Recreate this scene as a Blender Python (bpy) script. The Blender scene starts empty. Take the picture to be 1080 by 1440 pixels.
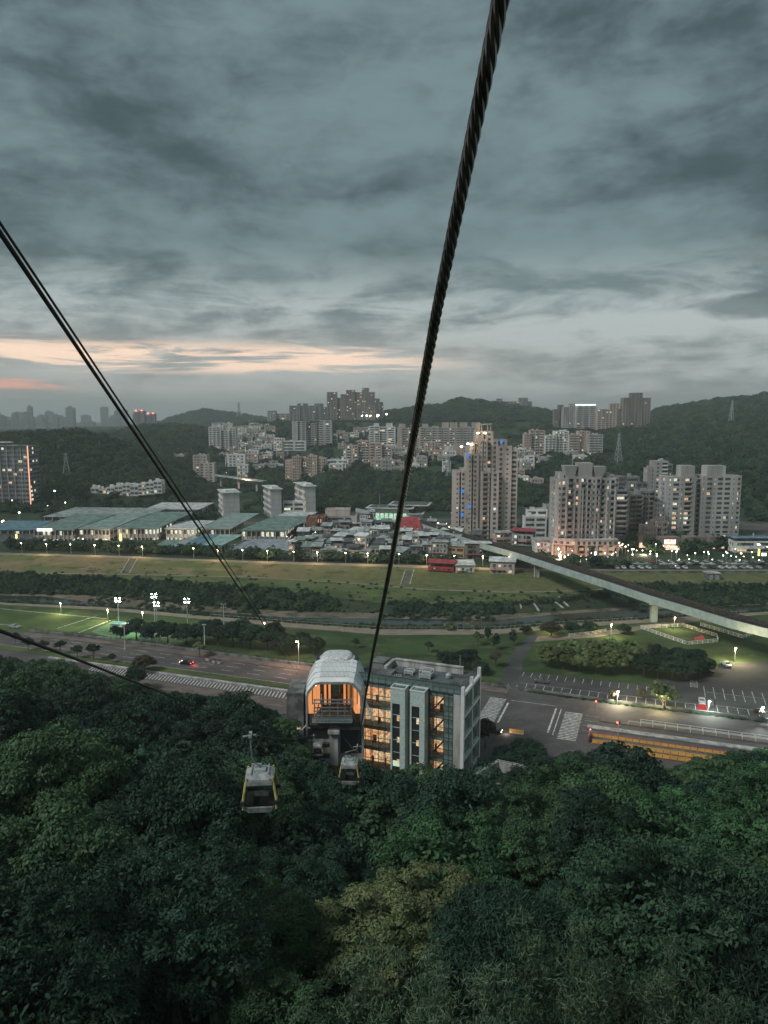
import bpy, math, random
import numpy as np
from mathutils import Vector, Matrix
S = bpy.context.scene
COL = S.collection
rnd = random.Random(7)
PI = math.pi
# ------------------------------------------------------------------ camera
F_PX, PITCH, HC = 1050.0, math.radians(7.3), 80.0
cd = bpy.data.cameras.new('camera'); cam = bpy.data.objects.new('camera', cd); COL.objects.link(cam)
cam.location = (0, 0, HC); cam.rotation_euler = (PI/2 - PITCH, 0, 0)
cd.sensor_fit = 'VERTICAL'; cd.sensor_height = 36; cd.sensor_width = 27; cd.lens = 36*F_PX/1440
cd.clip_start = 0.1; cd.clip_end = 30000
S.camera = cam
# ------------------------------------------------------------------ exposure
S.view_settings.view_transform = 'Standard'; S.view_settings.look = 'None'
S.view_settings.gamma = 1; S.view_settings.use_curve_mapping = False
S.view_settings.exposure = 0.5
cy = S.cycles
cy.max_bounces = 4; cy.diffuse_bounces = 2; cy.glossy_bounces = 2; cy.transmission_bounces = 3; cy.transparent_max_bounces = 6
cy.volume_bounces = 0; cy.caustics_reflective = False; cy.caustics_refractive = False
cy.use_denoising = True; cy.sample_clamp_indirect = 3.0; cy.use_light_tree = True
# ------------------------------------------------------------------ world
world = bpy.data.worlds.new('World'); S.world = world; world.use_nodes = True
NT = world.node_tree; NT.nodes.clear()
class G:
    """small helper to wire shader nodes"""
    def __init__(s, nt): s.nt = nt
    def n(s, t, **k):
        nd = s.nt.nodes.new(t)
        for a, b in k.items(): setattr(nd, a, b)
        return nd
    def put(s, sock, v):
        if hasattr(v, 'is_output') or isinstance(v, bpy.types.NodeSocket): s.nt.links.new(v, sock)
        elif v is not None: sock.default_value = v
    def m(s, op, a, b=None, c=None, clamp=False):
        nd = s.n('ShaderNodeMath', operation=op, use_clamp=clamp)
        s.put(nd.inputs[0], a)
        if b is not None: s.put(nd.inputs[1], b)
        if c is not None: s.put(nd.inputs[2], c)
        return nd.outputs[0]
    def ss(s, x, a, b, lo=0., hi=1.):
        nd = s.n('ShaderNodeMapRange', interpolation_type='SMOOTHSTEP')
        s.put(nd.inputs[0], x); nd.inputs[1].default_value = a; nd.inputs[2].default_value = b
        nd.inputs[3].default_value = lo; nd.inputs[4].default_value = hi
        return nd.outputs[0]
    def mix(s, f, a, b, mode='MIX'):
        nd = s.n('ShaderNodeMix', data_type='RGBA', blend_type=mode)
        s.put(nd.inputs[0], f)
        for i, v in ((6, a), (7, b)):
            if isinstance(v, tuple) and len(v) == 3: v = (*v, 1)
            s.put(nd.inputs[i], v)
        return nd.outputs[2]
    def noise(s, vec, scale, detail=4, rough=.55, dist=0., typ=None):
        nd = s.n('ShaderNodeTexNoise')
        if vec is not None: s.nt.links.new(vec, nd.inputs['Vector'])
        nd.inputs['Scale'].default_value = scale; nd.inputs['Detail'].default_value = detail
        nd.inputs['Roughness'].default_value = rough; nd.inputs['Distortion'].default_value = dist
        return nd.outputs[0]
    def xyz(s, x, y, z):
        nd = s.n('ShaderNodeCombineXYZ')
        for i, v in enumerate((x, y, z)): s.put(nd.inputs[i], v)
        return nd.outputs[0]
g = G(NT)
tc = g.n('ShaderNodeTexCoord'); sp = g.n('ShaderNodeSeparateXYZ'); NT.links.new(tc.outputs['Generated'], sp.inputs[0])
X, Y_, Z = sp.outputs
zc = g.m('MAXIMUM', Z, 0.0)
den = g.m('ADD', zc, 0.085)
P = g.xyz(g.m('DIVIDE', X, den), g.m('MULTIPLY', g.m('DIVIDE', Y_, den), 1.0), 0.0)
az = g.m('ARCTAN2', X, Y_); el = g.m('ARCSINE', zc)
def band(e0, e1, e2, e3, x=None):
    x = x or el; return g.m('MULTIPLY', g.ss(x, e0, e1), g.ss(x, e3, e2))
def angv(sx, sy, o): return g.xyz(g.m('MULTIPLY', az, sx), g.m('MULTIPLY', el, sy), o)
n1 = g.noise(P, 0.50, 7, .60, .25)                       # large cloud masses
n2 = g.noise(angv(3.0, 6.2, 1.7), 1.0, 8, .58, .2)      # lumps seen from below
n5 = g.noise(angv(11, 26, 4.2), 1.0, 7, .62, .3)         # small lumps
cloud = g.m('ADD', g.m('ADD', g.m('MULTIPLY', n1, .24), g.m('MULTIPLY', n2, .52)), g.m('MULTIPLY', n5, .24))
cl = g.ss(cloud, .39, .59)
top = g.mix(cl, (.040, .064, .070), (.135, .192, .203))
n3 = g.noise(angv(4.5, 22.0, 3.1), 1.0, 8, .62, .5)      # long low banks near the horizon
lf = g.m('ADD', g.m('MULTIPLY', n3, .65), g.m('MULTIPLY', n5, .35))
lowc = g.mix(g.ss(lf, .38, .57), (.12, .16, .165), (.36, .41, .40))
mixc = g.mix(g.ss(el, .225, .12), top, lowc)
hz = g.ss(el, .055, .0)
mixc = g.mix(g.m('MULTIPLY', hz, .85), mixc, (.20, .235, .235))
# last sunset colour breaking through between the banks
n4 = g.noise(angv(4.6, 52.0, 8.7), 1.0, 8, .66, .7)
azw = g.m('MULTIPLY', g.ss(az, .16, -.06), g.ss(az, -.95, -.5))
glow = g.m('MULTIPLY', g.m('MULTIPLY', g.ss(n4, .45, .58), band(.050, .062, .080, .102)), azw)
glow2 = g.m('MULTIPLY', g.m('MULTIPLY', g.ss(n4, .38, .5), band(.030, .036, .042, .048)), g.ss(az, -.36, -.42))
warm = g.m('MULTIPLY', g.m('MULTIPLY', band(.0, .03, .06, .15), g.ss(az, .75, -.1)), .42)
mixc = g.mix(warm, mixc, (.40, .365, .34))
mixc = g.mix(g.m('MULTIPLY', glow, .92), mixc, (.98, .70, .52))
dk = g.m('ADD', g.m('POWER', g.m('DIVIDE', g.m('SUBTRACT', az, .445), .070), 2.0), g.m('POWER', g.m('DIVIDE', g.m('SUBTRACT', el, .128), .017), 2.0))
dk = g.ss(g.m('ADD', dk, g.m('MULTIPLY', g.m('SUBTRACT', n5, .5), 3.2)), 1.1, .2)
mixc = g.mix(g.m('MULTIPLY', dk, .7), mixc, (.060, .085, .092))
mixc = g.mix(glow2, mixc, (.75, .36, .27))
sky = g.n('ShaderNodeTexSky', sky_type='NISHITA'); sky.sun_disc = False
SUN_EL, SUN_AZ = math.radians(46), math.radians(-124)      # azimuth clockwise from +Y
sky.sun_elevation = SUN_EL; sky.sun_rotation = SUN_AZ
bg1 = g.n('ShaderNodeBackground'); g.put(bg1.inputs[0], mixc); bg1.inputs[1].default_value = 1.0
bg2 = g.n('ShaderNodeBackground'); NT.links.new(sky.outputs[0], bg2.inputs[0]); bg2.inputs[1].default_value = 0.05
mx = g.n('ShaderNodeMixShader'); mx.inputs[0].default_value = .06
NT.links.new(bg1.outputs[0], mx.inputs[1]); NT.links.new(bg2.outputs[0], mx.inputs[2])
wo = g.n('ShaderNodeOutputWorld'); NT.links.new(mx.outputs[0], wo.inputs[0])
# ------------------------------------------------------------------ sun (soft light through the overcast)
sd = bpy.data.lights.new('sun', 'SUN'); sd.energy = 1.55; sd.angle = math.radians(16); sd.color = (1, .96, .93)
so = bpy.data.objects.new('sun', sd); COL.objects.link(so)
sdir = Vector((math.sin(SUN_AZ)*math.cos(SUN_EL), math.cos(SUN_AZ)*math.cos(SUN_EL), math.sin(SUN_EL)))
so.rotation_euler = (-sdir).to_track_quat('-Z', 'Y').to_euler(); so.location = (0, 0, 300)

# ------------------------------------------------------------------ projection helpers (find where a seen point stands in the world)
cR = Vector((1, 0, 0)); cU = Vector((0, math.sin(PITCH), math.cos(PITCH))); cF = Vector((0, math.cos(PITCH), -math.sin(PITCH)))
C0 = Vector((0, 0, HC))
def ray(px, py): return cR*((px-540)/F_PX) + cU*((720-py)/F_PX) + cF
def at(px, py, z=0.0):
    d = ray(px, py); return C0 + d*((z-HC)/d.z)
def atY(px, py, Y):
    d = ray(px, py); return C0 + d*(Y/d.y)
def atD(px, py, dep): return C0 + ray(px, py)*dep
def pxof(x, Y, z):
    v = Vector((x, Y, z)) - C0; dep = v.dot(cF)
    return 540+F_PX*v.x/dep, 720-F_PX*v.dot(cU)/dep, dep
# ------------------------------------------------------------------ mesh helpers
class MB:
    def __init__(s): s.v = []; s.f = []
    def quad(s, a, b, c, d):
        i = len(s.v); s.v += [tuple(a), tuple(b), tuple(c), tuple(d)]; s.f.append((i, i+1, i+2, i+3)); return s
    def poly(s, pts):
        i = len(s.v); s.v += [tuple(p) for p in pts]; s.f.append(tuple(range(i, i+len(pts)))); return s
    def box(s, x0, x1, y0, y1, z0, z1, M=None):
        c = [(x0,y0,z0),(x1,y0,z0),(x1,y1,z0),(x0,y1,z0),(x0,y0,z1),(x1,y0,z1),(x1,y1,z1),(x0,y1,z1)]
        if M is not None: c = [tuple(M @ Vector(p)) for p in c]
        i = len(s.v); s.v += c
        for f in ((0,3,2,1),(4,5,6,7),(0,1,5,4),(1,2,6,5),(2,3,7,6),(3,0,4,7)): s.f.append(tuple(i+k for k in f))
        return s
    def bar(s, a, b, w, h=None):
        a = Vector(a); b = Vector(b); h = h or w
        d = b-a; L = d.length
        if L < 1e-6: return s
        q = d.to_track_quat('Y', 'Z').to_matrix().to_4x4(); q.translation = a
        return s.box(-w/2, w/2, 0, L, -h/2, h/2, q)
    def tube(s, pts, r, n=6, cap=True):
        pts = [Vector(p) for p in pts]; base = len(s.v); m = len(pts)
        for k, p in enumerate(pts):
            d = (pts[min(k+1, m-1)] - pts[max(k-1, 0)]).normalized()
            a = d.cross(Vector((0, 0, 1)));
            if a.length < 1e-3: a = d.cross(Vector((0, 1, 0)))
            a.normalize(); b = d.cross(a)
            rr = r[k] if isinstance(r, (list, tuple)) else r
            for j in range(n):
                t = 2*PI*j/n; s.v.append(tuple(p + a*math.cos(t)*rr + b*math.sin(t)*rr))
        for k in range(m-1):
            for j in range(n):
                a0 = base+k*n+j; a1 = base+k*n+(j+1) % n; s.f.append((a0, a1, a1+n, a0+n))
        if cap:
            s.f.append(tuple(base+j for j in range(n))[::-1]); s.f.append(tuple(base+(m-1)*n+j for j in range(n)))
        return s
    def lathe(s, cx, cyy, prof, n=12):
        base = len(s.v)
        for (r, z) in prof:
            for j in range(n): s.v.append((cx+r*math.cos(2*PI*j/n), cyy+r*math.sin(2*PI*j/n), z))
        for k in range(len(prof)-1):
            for j in range(n):
                a0 = base+k*n+j; a1 = base+k*n+(j+1) % n; s.f.append((a0, a1, a1+n, a0+n))
        s.f.append(tuple(base+j for j in range(n))[::-1]); s.f.append(tuple(base+(len(prof)-1)*n+j for j in range(n)))
        return s
    def prism(s, pts, z0, z1):
        n = len(pts); i = len(s.v)
        s.v += [(p[0], p[1], z0) for p in pts] + [(p[0], p[1], z1) for p in pts]
        s.f.append(tuple(i+k for k in range(n))[::-1]); s.f.append(tuple(i+n+k for k in range(n)))
        for k in range(n): s.f.append((i+k, i+(k+1) % n, i+n+(k+1) % n, i+n+k))
        return s
    def mesh(s, name, mat):
        me = bpy.data.meshes.new(name); me.from_pydata(s.v, [], s.f)
        if mat: me.materials.append(mat)
        return me
def link(name, me, parent=None, kind=None):
    o = bpy.data.objects.new(name, me); COL.objects.link(o)
    if parent: o.parent = parent
    if kind: o['kind'] = kind
    return o
def obj(name, mb, mat, parent=None, kind=None, label=None):
    o = link(name, mb.mesh(name, mat), parent, kind)
    if label: o['label'] = label
    return o
def tag(o, label=None, cat=None, group=None):
    if label: o['label'] = label
    if cat: o['category'] = cat
    if group: o['group'] = group
    return o
def thing(name, label, cat, loc=(0,0,0), rz=0, group=None):
    o = bpy.data.objects.new(name, None); COL.objects.link(o); o.location = loc; o.rotation_euler = (0,0,rz)
    o.empty_display_size = .5
    return tag(o, label, cat, group)
def dup(root, loc, rz=None, label=None, group=None, sc=None):
    kids = {}
    r = root.copy(); COL.objects.link(r); r.location = loc
    if rz is not None: r.rotation_euler = (0,0,rz)
    if sc: r.scale = sc if isinstance(sc, tuple) else (sc, sc, sc)
    if label: r['label'] = label
    if group: r['group'] = group
    for ch in root.children:
        c = ch.copy(); COL.objects.link(c); c.parent = r
        for gch in ch.children:
            d = gch.copy(); COL.objects.link(d); d.parent = c
    return r
def npmesh(name, V, Fq, mat, attr=None, tri=False):
    me = bpy.data.meshes.new(name); k = 3 if tri else 4
    me.vertices.add(len(V)); me.vertices.foreach_set('co', np.asarray(V, np.float32).ravel())
    nf = len(Fq); me.loops.add(nf*k); me.loops.foreach_set('vertex_index', np.asarray(Fq, np.int32).ravel())
    me.polygons.add(nf); me.polygons.foreach_set('loop_start', np.arange(0, nf*k, k, dtype=np.int32))
    me.update(calc_edges=True)
    if attr is not None:
        a = me.attributes.new('tone', 'FLOAT', 'FACE'); a.data.foreach_set('value', np.asarray(attr, np.float32))
    me.materials.append(mat); return me
# ------------------------------------------------------------------ materials
MATS = {}
def pmat(name, col, rough=.8, metal=0., var=.25, scale=2.0, bump=0., col2=None, emit=None, estr=0., spec=None, det=5, streak=False):
    if name in MATS: return MATS[name]
    m = bpy.data.materials.new(name); m.use_nodes = True; nt = m.node_tree; nt.nodes.clear(); q = G(nt)
    bs = q.n('ShaderNodeBsdfPrincipled'); out = q.n('ShaderNodeOutputMaterial'); nt.links.new(bs.outputs[0], out.inputs[0])
    t = q.n('ShaderNodeTexCoord'); vec = t.outputs['Object']
    if streak:
        mp = q.n('ShaderNodeMapping'); mp.inputs['Scale'].default_value = (1, 1, .12); nt.links.new(vec, mp.inputs[0]); vec = mp.outputs[0]
    nz = q.noise(vec, scale, det, .6)
    c2 = col2 or tuple(c*(1-var*1.6) for c in col)
    c1 = tuple(min(1, c*(1+var*.5)) for c in col)
    cc = q.mix(q.ss(nz, .35, .65), c2, c1)
    q.put(bs.inputs['Base Color'], cc)
    bs.inputs['Roughness'].default_value = rough; bs.inputs['Metallic'].default_value = metal
    if spec is not None: bs.inputs['Specular IOR Level'].default_value = spec
    if emit:
        bs.inputs['Emission Color'].default_value = (*emit, 1); bs.inputs['Emission Strength'].default_value = estr
    if bump:
        b = q.n('ShaderNodeBump'); b.inputs['Strength'].default_value = bump; b.inputs['Distance'].default_value = .1
        nt.links.new(q.noise(vec, scale*6, 4, .6), b.inputs['Height']); nt.links.new(b.outputs[0], bs.inputs['Normal'])
    MATS[name] = m; return m
def emat(name, col, st):
    if name in MATS: return MATS[name]
    m = bpy.data.materials.new(name); m.use_nodes = True; nt = m.node_tree; nt.nodes.clear(); q = G(nt)
    e = q.n('ShaderNodeEmission'); e.inputs[0].default_value = (*col, 1); e.inputs[1].default_value = st
    out = q.n('ShaderNodeOutputMaterial'); nt.links.new(e.outputs[0], out.inputs[0])
    m.cycles.emission_sampling = 'NONE' if st < 30 else 'AUTO'
    MATS[name] = m; return m
def winmat(name, cols, st, cell=2.0):
    """lit windows: emission varying from one window to the next and inside each (curtains, furniture)"""
    m = bpy.data.materials.new(name); m.use_nodes = True; nt = m.node_tree; nt.nodes.clear(); q = G(nt)
    t = q.n('ShaderNodeTexCoord')
    a = q.noise(t.outputs['Object'], .23, 1, .5); b = q.noise(t.outputs['Object'], 1.5, 3, .7)
    c = q.mix(q.ss(a, .4, .6), cols[0], cols[1])
    e = q.n('ShaderNodeEmission'); q.put(e.inputs[0], c)
    q.put(e.inputs[1], q.m('MULTIPLY', q.ss(b, .3, .7, .25, 1.0), st))
    out = q.n('ShaderNodeOutputMaterial'); nt.links.new(e.outputs[0], out.inputs[0]); m.cycles.emission_sampling = 'NONE'
    MATS[name] = m; return m
def leafmat(name, dark, light, alt=None, amt=.5):
    m = bpy.data.materials.new(name); m.use_nodes = True; nt = m.node_tree; nt.nodes.clear(); q = G(nt)
    bs = q.n('ShaderNodeBsdfPrincipled'); out = q.n('ShaderNodeOutputMaterial')
    at_ = q.n('ShaderNodeAttribute', attribute_name='tone'); oi = q.n('ShaderNodeObjectInfo')
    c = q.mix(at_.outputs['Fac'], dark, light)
    if alt: c = q.mix(q.m('MULTIPLY', q.ss(oi.outputs['Random'], .45, .95), amt), c, alt)
    hs = q.n('ShaderNodeHueSaturation'); nt.links.new(c, hs.inputs['Color'])
    q.put(hs.inputs['Value'], q.m('MULTIPLY_ADD', oi.outputs['Random'], .85, .55))
    nt.links.new(hs.outputs[0], bs.inputs['Base Color'])
    bs.inputs['Roughness'].default_value = .58; bs.inputs['Specular IOR Level'].default_value = .20
    nt.links.new(bs.outputs[0], out.inputs[0]); MATS[name] = m; return m
M_leaf = leafmat('leaf_broad', (.014,.038,.027), (.048,.105,.062), (.07,.10,.035), .5)
M_leafnear = leafmat('leaf_hillside', (.007,.024,.017), (.038,.092,.060), (.050,.094,.032), .6)
M_leafpale = leafmat('leaf_pale', (.06,.10,.04), (.24,.30,.12))
M_leafdark = leafmat('leaf_dark', (.014,.034,.022), (.034,.066,.038))
M_leafyel = leafmat('leaf_yellowish', (.05,.085,.035), (.19,.22,.10))
M_bamboo = leafmat('leaf_bamboo', (.035,.085,.05), (.14,.21,.12))
M_palm = leafmat('leaf_palm', (.03,.07,.03), (.10,.17,.07))
M_leafred = leafmat('leaf_reddish', (.035,.03,.022), (.09,.07,.045))
M_bark = pmat('bark', (.10,.085,.07), .9, scale=4, bump=.4)
M_conc = pmat('concrete', (.42,.43,.41), .85, var=.3, scale=.5, streak=True)
M_concd = pmat('concrete_dark', (.17,.18,.175), .9, var=.35, scale=.4)
M_white = pmat('white_paint', (.68,.72,.71), .6, var=.06, scale=.7)
M_steel = pmat('painted_steel', (.42,.47,.47), .45, metal=.3, var=.15, scale=2)
M_dark = pmat('dark_metal', (.045,.05,.052), .5, metal=.4, var=.2)
M_asph = None
M_glass = pmat('window_glass', (.045,.055,.06), .12, var=.0, col2=(.11,.12,.12), scale=.45, spec=.8, det=1)
M_warm = winmat('lit_window_warm', ((1.0,.58,.30),(1.0,.82,.54)), .80)
M_cool = winmat('lit_window_cool', ((.85,.95,.78),(1.0,.90,.62)), .95)
M_lampw = emat('lamp_white', (.9,1.0,.92), 45)
M_lampy = emat('lamp_warm', (1.0,.72,.38), 28)
M_lampf = emat('lamp_flood', (.88,1.0,.9), 70)
M_lampdot = emat('lamp_far', (1.0,.85,.62), 7)
M_lampdotc = emat('lamp_far_cool', (.85,1.0,.9), 7)
M_red = emat('lamp_red', (1.0,.12,.10), 5)
M_redp = pmat('red_paint', (.42,.06,.06), .6, var=.25, scale=1)
M_orange = pmat('orange_paint', (.78,.42,.10), .6, var=.12, scale=.3)
M_line = pmat('road_paint', (.62,.64,.62), .7, var=.35, scale=1.2)
# ------------------------------------------------------------------ terrain rows: how high the land stands, by distance
ROWS = [
 (560,  None),
 (640,  [(-400,690),(0,690),(150,700),(250,712),(330,730),(1000,730),(1080,712),(1500,690)]),
 (740,  [(-400,640),(0,643),(100,648),(200,668),(290,698),(340,712),(430,700),(470,690),(560,685),(650,680),(760,690),(860,690),(960,676),(1080,655),(1500,640)]),
 (860,  [(-400,615),(0,616),(60,610),(110,610),(150,620),(200,640),(270,668),(320,700),(380,696),(450,664),(520,662),(600,650),(700,648),(780,650),(860,655),(930,648),(1080,628),(1500,610)]),
 (1050, [(-400,640),(0,650),(160,642),(260,648),(330,655),(400,662),(460,650),(520,645),(600,636),(700,634),(800,635),(900,628),(1000,618),(1080,605),(1500,580)]),
 (1300, [(-400,640),(0,640),(150,622),(220,606),(280,612),(330,626),(400,626),(470,618),(560,620),(660,615),(760,615),(850,612),(930,602),(1000,594),(1080,582),(1500,560)]),
 (1600, [(-400,630),(0,630),(150,615),(190,604),(240,600),(300,604),(340,606),(400,598),(460,592),(540,590),(620,590),(760,592),(800,600),(900,600),(940,588),(1000,576),(1080,565),(1500,552)]),
 (1900, [(-400,618),(0,618),(200,610),(300,608),(400,592),(450,587),(520,588),(545,580),(580,575),(620,572),(645,562),(680,566),(720,572),(760,578),(790,588),(850,592),(905,586),(930,576),(980,568),(1030,561),(1080,556),(1500,548)]),
 (2400, [(-400,612),(0,609),(150,607),(300,606),(400,604),(520,600),(700,590),(850,595),(1080,575),(1500,565)]),
 (3000, [(-400,606),(0,604),(180,603),(215,600),(245,588),(268,581),(290,576),(310,579),(335,583),(370,588),(420,596),(520,600),(1080,598),(1500,596)]),
 (4200, [(-400,602),(1500,602)]),
 (9000, [(-400,593.5),(1500,593.5)]),
]
TOWN_Z = 1.0
def _rz(i, r):
    Y, prof = ROWS[i]
    if prof is None: return TOWN_Z
    px = 540 + F_PX*r; py = np.interp(px, [p[0] for p in prof], [p[1] for p in prof])
    d = ray(float(px), float(py)); z = HC + d.z*(Y/d.y)
    return max(z, TOWN_Z if Y < 3500 else -40)
def hz_(x, Y):
    """terrain height beyond the levee"""
    if Y <= ROWS[0][0]: return TOWN_Z
    r = x/Y
    for i in range(len(ROWS)-1):
        if Y <= ROWS[i+1][0]:
            a, b = ROWS[i][0], ROWS[i+1][0]; t = (Y-a)/(b-a)
            z = _rz(i, r)*(1-t) + _rz(i+1, r)*t
            return z + min(1, z/15)*2.2*math.sin(x*.031+Y*.017)*math.sin(Y*.023-x*.013)
    return _rz(len(ROWS)-1, r)
def hit(px, py, Y0=430, Y1=4300):
    d = ray(px, py); Y = Y0
    while Y < Y1:
        p = C0 + d*(Y/d.y)
        if p.z <= hz_(p.x, Y): return p
        Y += 6
    return C0 + d*(Y1/d.y)
# ------------------------------------------------------------------ bands of land between the near road and the levee
BD = {
 'road_near': (0, [(-300,925),(0,950),(250,1000),(440,1060),(700,1110),(1080,1110),(1400,1110)]),
 'hedge':     (0, [(-300,855),(130,897),(420,935),(670,962),(860,988),(1080,1015),(1400,1058)]),
 'lawn_far':  (0, [(-300,815),(0,850),(150,858),(300,872),(420,883),(540,893),(700,892),(780,884),(900,876),(1080,864),(1400,850)]),
 'path_far':  (0, [(-300,812),(0,847),(150,854),(300,867),(420,877),(540,885),(700,885),(780,878),(900,871),(1080,860),(1400,846)]),
 'river_near':(-3,[(-300,809),(0,848),(60,850),(150,856),(300,864),(420,874),(540,880),(700,880),(780,873),(900,868),(1080,859),(1400,845)]),
 'river_far': (-3,[(-300,798),(0,837),(60,838),(120,846),(160,853),(300,860),(400,868),(540,870),(700,872),(780,864),(860,859),(960,855),(1080,850),(1400,840)]),
 'sand_far':  (-2.4,[(-300,795),(0,835),(100,836),(150,838),(250,848),(330,856),(450,861),(540,862),(640,866),(700,864),(780,860),(860,855),(960,851),(1080,847),(1400,836)]),
 'shrub_far': (-1.8,[(-300,790),(0,808),(150,814),(300,824),(420,834),(540,848),(640,850),(720,848),(800,841),(860,834),(960,832),(1080,832),(1400,830)]),
 'terrace':   (-1.2,[(-300,789),(0,804),(180,807),(360,811),(480,818),(600,828),(720,832),(800,830),(860,827),(1080,827),(1400,827)]),
 'levee_near':(2.0,[(-300,777),(0,780),(180,785),(300,790),(420,794),(540,797),(640,800),(700,802),(800,804),(860,805),(1080,805),(1400,806)]),
 'levee_far': (2.0,[(-300,774),(0,777),(180,782),(300,787),(420,790.5),(540,793.5),(640,796.5),(700,798.5),(800,800),(860,801),(1080,801),(1400,802)]),
}
ORDER = ['road_near','hedge','lawn_far','path_far','river_near','river_far','sand_far','shrub_far','terrace','levee_near','levee_far']
_bw = {}
for k, (z, pts) in BD.items():
    w = [at(px, py, z) for px, py in pts]; _bw[k] = ([p.x for p in w], [p.y for p in w], z)
def BY(k, x):
    xs, ys, z = _bw[k]
    if x > xs[-1]: return ys[-1] + (x-xs[-1])*(ys[-1]-ys[-2])/(xs[-1]-xs[-2])*.3
    if x < xs[0]: return ys[0] + (x-xs[0])*(ys[1]-ys[0])/(xs[1]-xs[0])*.3
    return float(np.interp(x, xs, ys))
def gz(x, Y):
    """height of the land between the road and the levee"""
    for i in range(len(ORDER)-1):
        a, b = BY(ORDER[i], x), BY(ORDER[i+1], x)
        if a <= Y <= b: return _bw[ORDER[i]][2] + (Y-a)/max(b-a, .01)*(_bw[ORDER[i+1]][2]-_bw[ORDER[i]][2])
    return 0 if Y < 300 else TOWN_Z
def ghit(px, py):
    d = ray(px, py); Y = 150
    while Y < 520:
        p = C0 + d*(Y/d.y)
        if p.z <= (gz(p.x, Y) if Y < BY('levee_far', p.x) else TOWN_Z): return p
        Y += .5
    return at(px, py, TOWN_Z)
def groundmat(name, layers, bump=.3, rough=.95, sc=.08):
    m = bpy.data.materials.new(name); m.use_nodes = True; nt = m.node_tree; nt.nodes.clear(); q = G(nt)
    bs = q.n('ShaderNodeBsdfPrincipled'); out = q.n('ShaderNodeOutputMaterial'); nt.links.new(bs.outputs[0], out.inputs[0])
    t = q.n('ShaderNodeTexCoord'); v = t.outputs['Object']; c = None
    for i, (col, scale, lo, hi) in enumerate(layers):
        if c is None: c = (*col, 1)
        else:
            mp = q.n('ShaderNodeMapping'); mp.inputs['Location'].default_value = (i*13.7, i*5.1, 0); mp.inputs['Scale'].default_value = (1, 1.7, 1)
            nt.links.new(v, mp.inputs[0]); c = q.mix(q.ss(q.noise(mp.outputs[0], scale, 6, .62, .3), lo, hi), c, col)
    q.put(bs.inputs['Base Color'], c); bs.inputs['Roughness'].default_value = rough; bs.inputs['Specular IOR Level'].default_value = .25
    b = q.n('ShaderNodeBump'); b.inputs['Strength'].default_value = bump; b.inputs['Distance'].default_value = .5
    nt.links.new(q.noise(v, 1.3, 6, .7), b.inputs['Height']); nt.links.new(b.outputs[0], bs.inputs['Normal'])
    MATS[name] = m; return m
M_road = groundmat('asphalt', [((.105,.10,.10),0,0,0),((.075,.072,.075),.05,.4,.6),((.14,.125,.12),.35,.5,.75),((.06,.06,.062),2.5,.55,.8)], .06, .85)
M_lawn = groundmat('lawn', [((.050,.092,.032),0,0,0),((.030,.058,.022),.04,.42,.6),((.10,.115,.05),.10,.5,.7),((.13,.115,.07),.05,.6,.72),((.03,.05,.02),.9,.5,.8)], .4)
M_pathm = groundmat('path_paving', [((.26,.23,.18),0,0,0),((.19,.165,.13),.15,.4,.65)], .1)
M_bank = groundmat('reed_bank', [((.035,.065,.03),0,0,0),((.06,.10,.045),.1,.4,.62),((.02,.035,.02),.5,.5,.7)], .8)
M_sand = groundmat('sandbank', [((.20,.165,.13),0,0,0),((.12,.10,.08),.06,.4,.6),((.06,.075,.045),.16,.48,.62),((.25,.22,.18),.6,.55,.75)], .4)
M_scrub = groundmat('scrub_ground', [((.03,.05,.026),0,0,0),((.055,.065,.035),.09,.45,.65)], .8)
M_terr = groundmat('terrace_grass', [((.10,.14,.05),0,0,0),((.05,.085,.03),.05,.42,.6),((.13,.11,.06),.11,.5,.7),((.04,.055,.025),.7,.55,.75)], .5)
M_slope = groundmat('slope_grass', [((.20,.165,.085),0,0,0),((.115,.15,.05),.018,.42,.58),((.26,.20,.13),.07,.5,.66),((.06,.055,.03),.10,.54,.64),((.14,.12,.06),.8,.5,.8)], .5)
# the levee grass is dry and brown at the left and greener to the right
_nt = M_slope.node_tree; _q = G(_nt); _bs = [n for n in _nt.nodes if n.type == 'BSDF_PRINCIPLED'][0]; _src = _bs.inputs['Base Color'].links[0].from_socket
_tc = _q.n('ShaderNodeTexCoord'); _sx = _q.n('ShaderNodeSeparateXYZ'); _nt.links.new(_tc.outputs['Object'], _sx.inputs[0])
_f = _q.ss(_q.m('ADD', _sx.outputs[0], _q.m('MULTIPLY', _q.noise(_tc.outputs['Object'], .03, 5), 90.)), -40, 60, .1, .8)
_gr = _q.mix(_q.ss(_q.noise(_tc.outputs['Object'], .25, 6, .7), .4, .65), (.075,.105,.040), (.135,.150,.062))
_q.put(_bs.inputs['Base Color'], _q.mix(_f, _src, _gr))
def strip(name, a, b, mat, x0=-700, x1=600, n=260, m=4, dz=0, kind='structure', rough=0.):
    V = []; Fq = []
    za, zb = _bw[a][2], _bw[b][2]
    for i in range(n+1):
        x = x0 + (x1-x0)*i/n; ya, yb = BY(a, x), BY(b, x)
        for j in range(m+1):
            t = j/m; V.append((x, ya+(yb-ya)*t, za+(zb-za)*t+dz+(rough*math.sin(x*.23+j*2.1)*math.sin(j*PI/m) if 0 < j < m else 0)))
    for i in range(n):
        for j in range(m):
            k = i*(m+1)+j; Fq.append((k, k+m+1, k+m+2, k+1))
    return link(name, npmesh(name, V, Fq, mat), None, kind)
strip('road', 'road_near', 'hedge', M_road)
strip('park_lawn', 'hedge', 'lawn_far', M_lawn, m=8)
strip('riverside_path', 'lawn_far', 'path_far', M_pathm)
strip('river_bank', 'path_far', 'river_near', M_bank, rough=.2)
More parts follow.
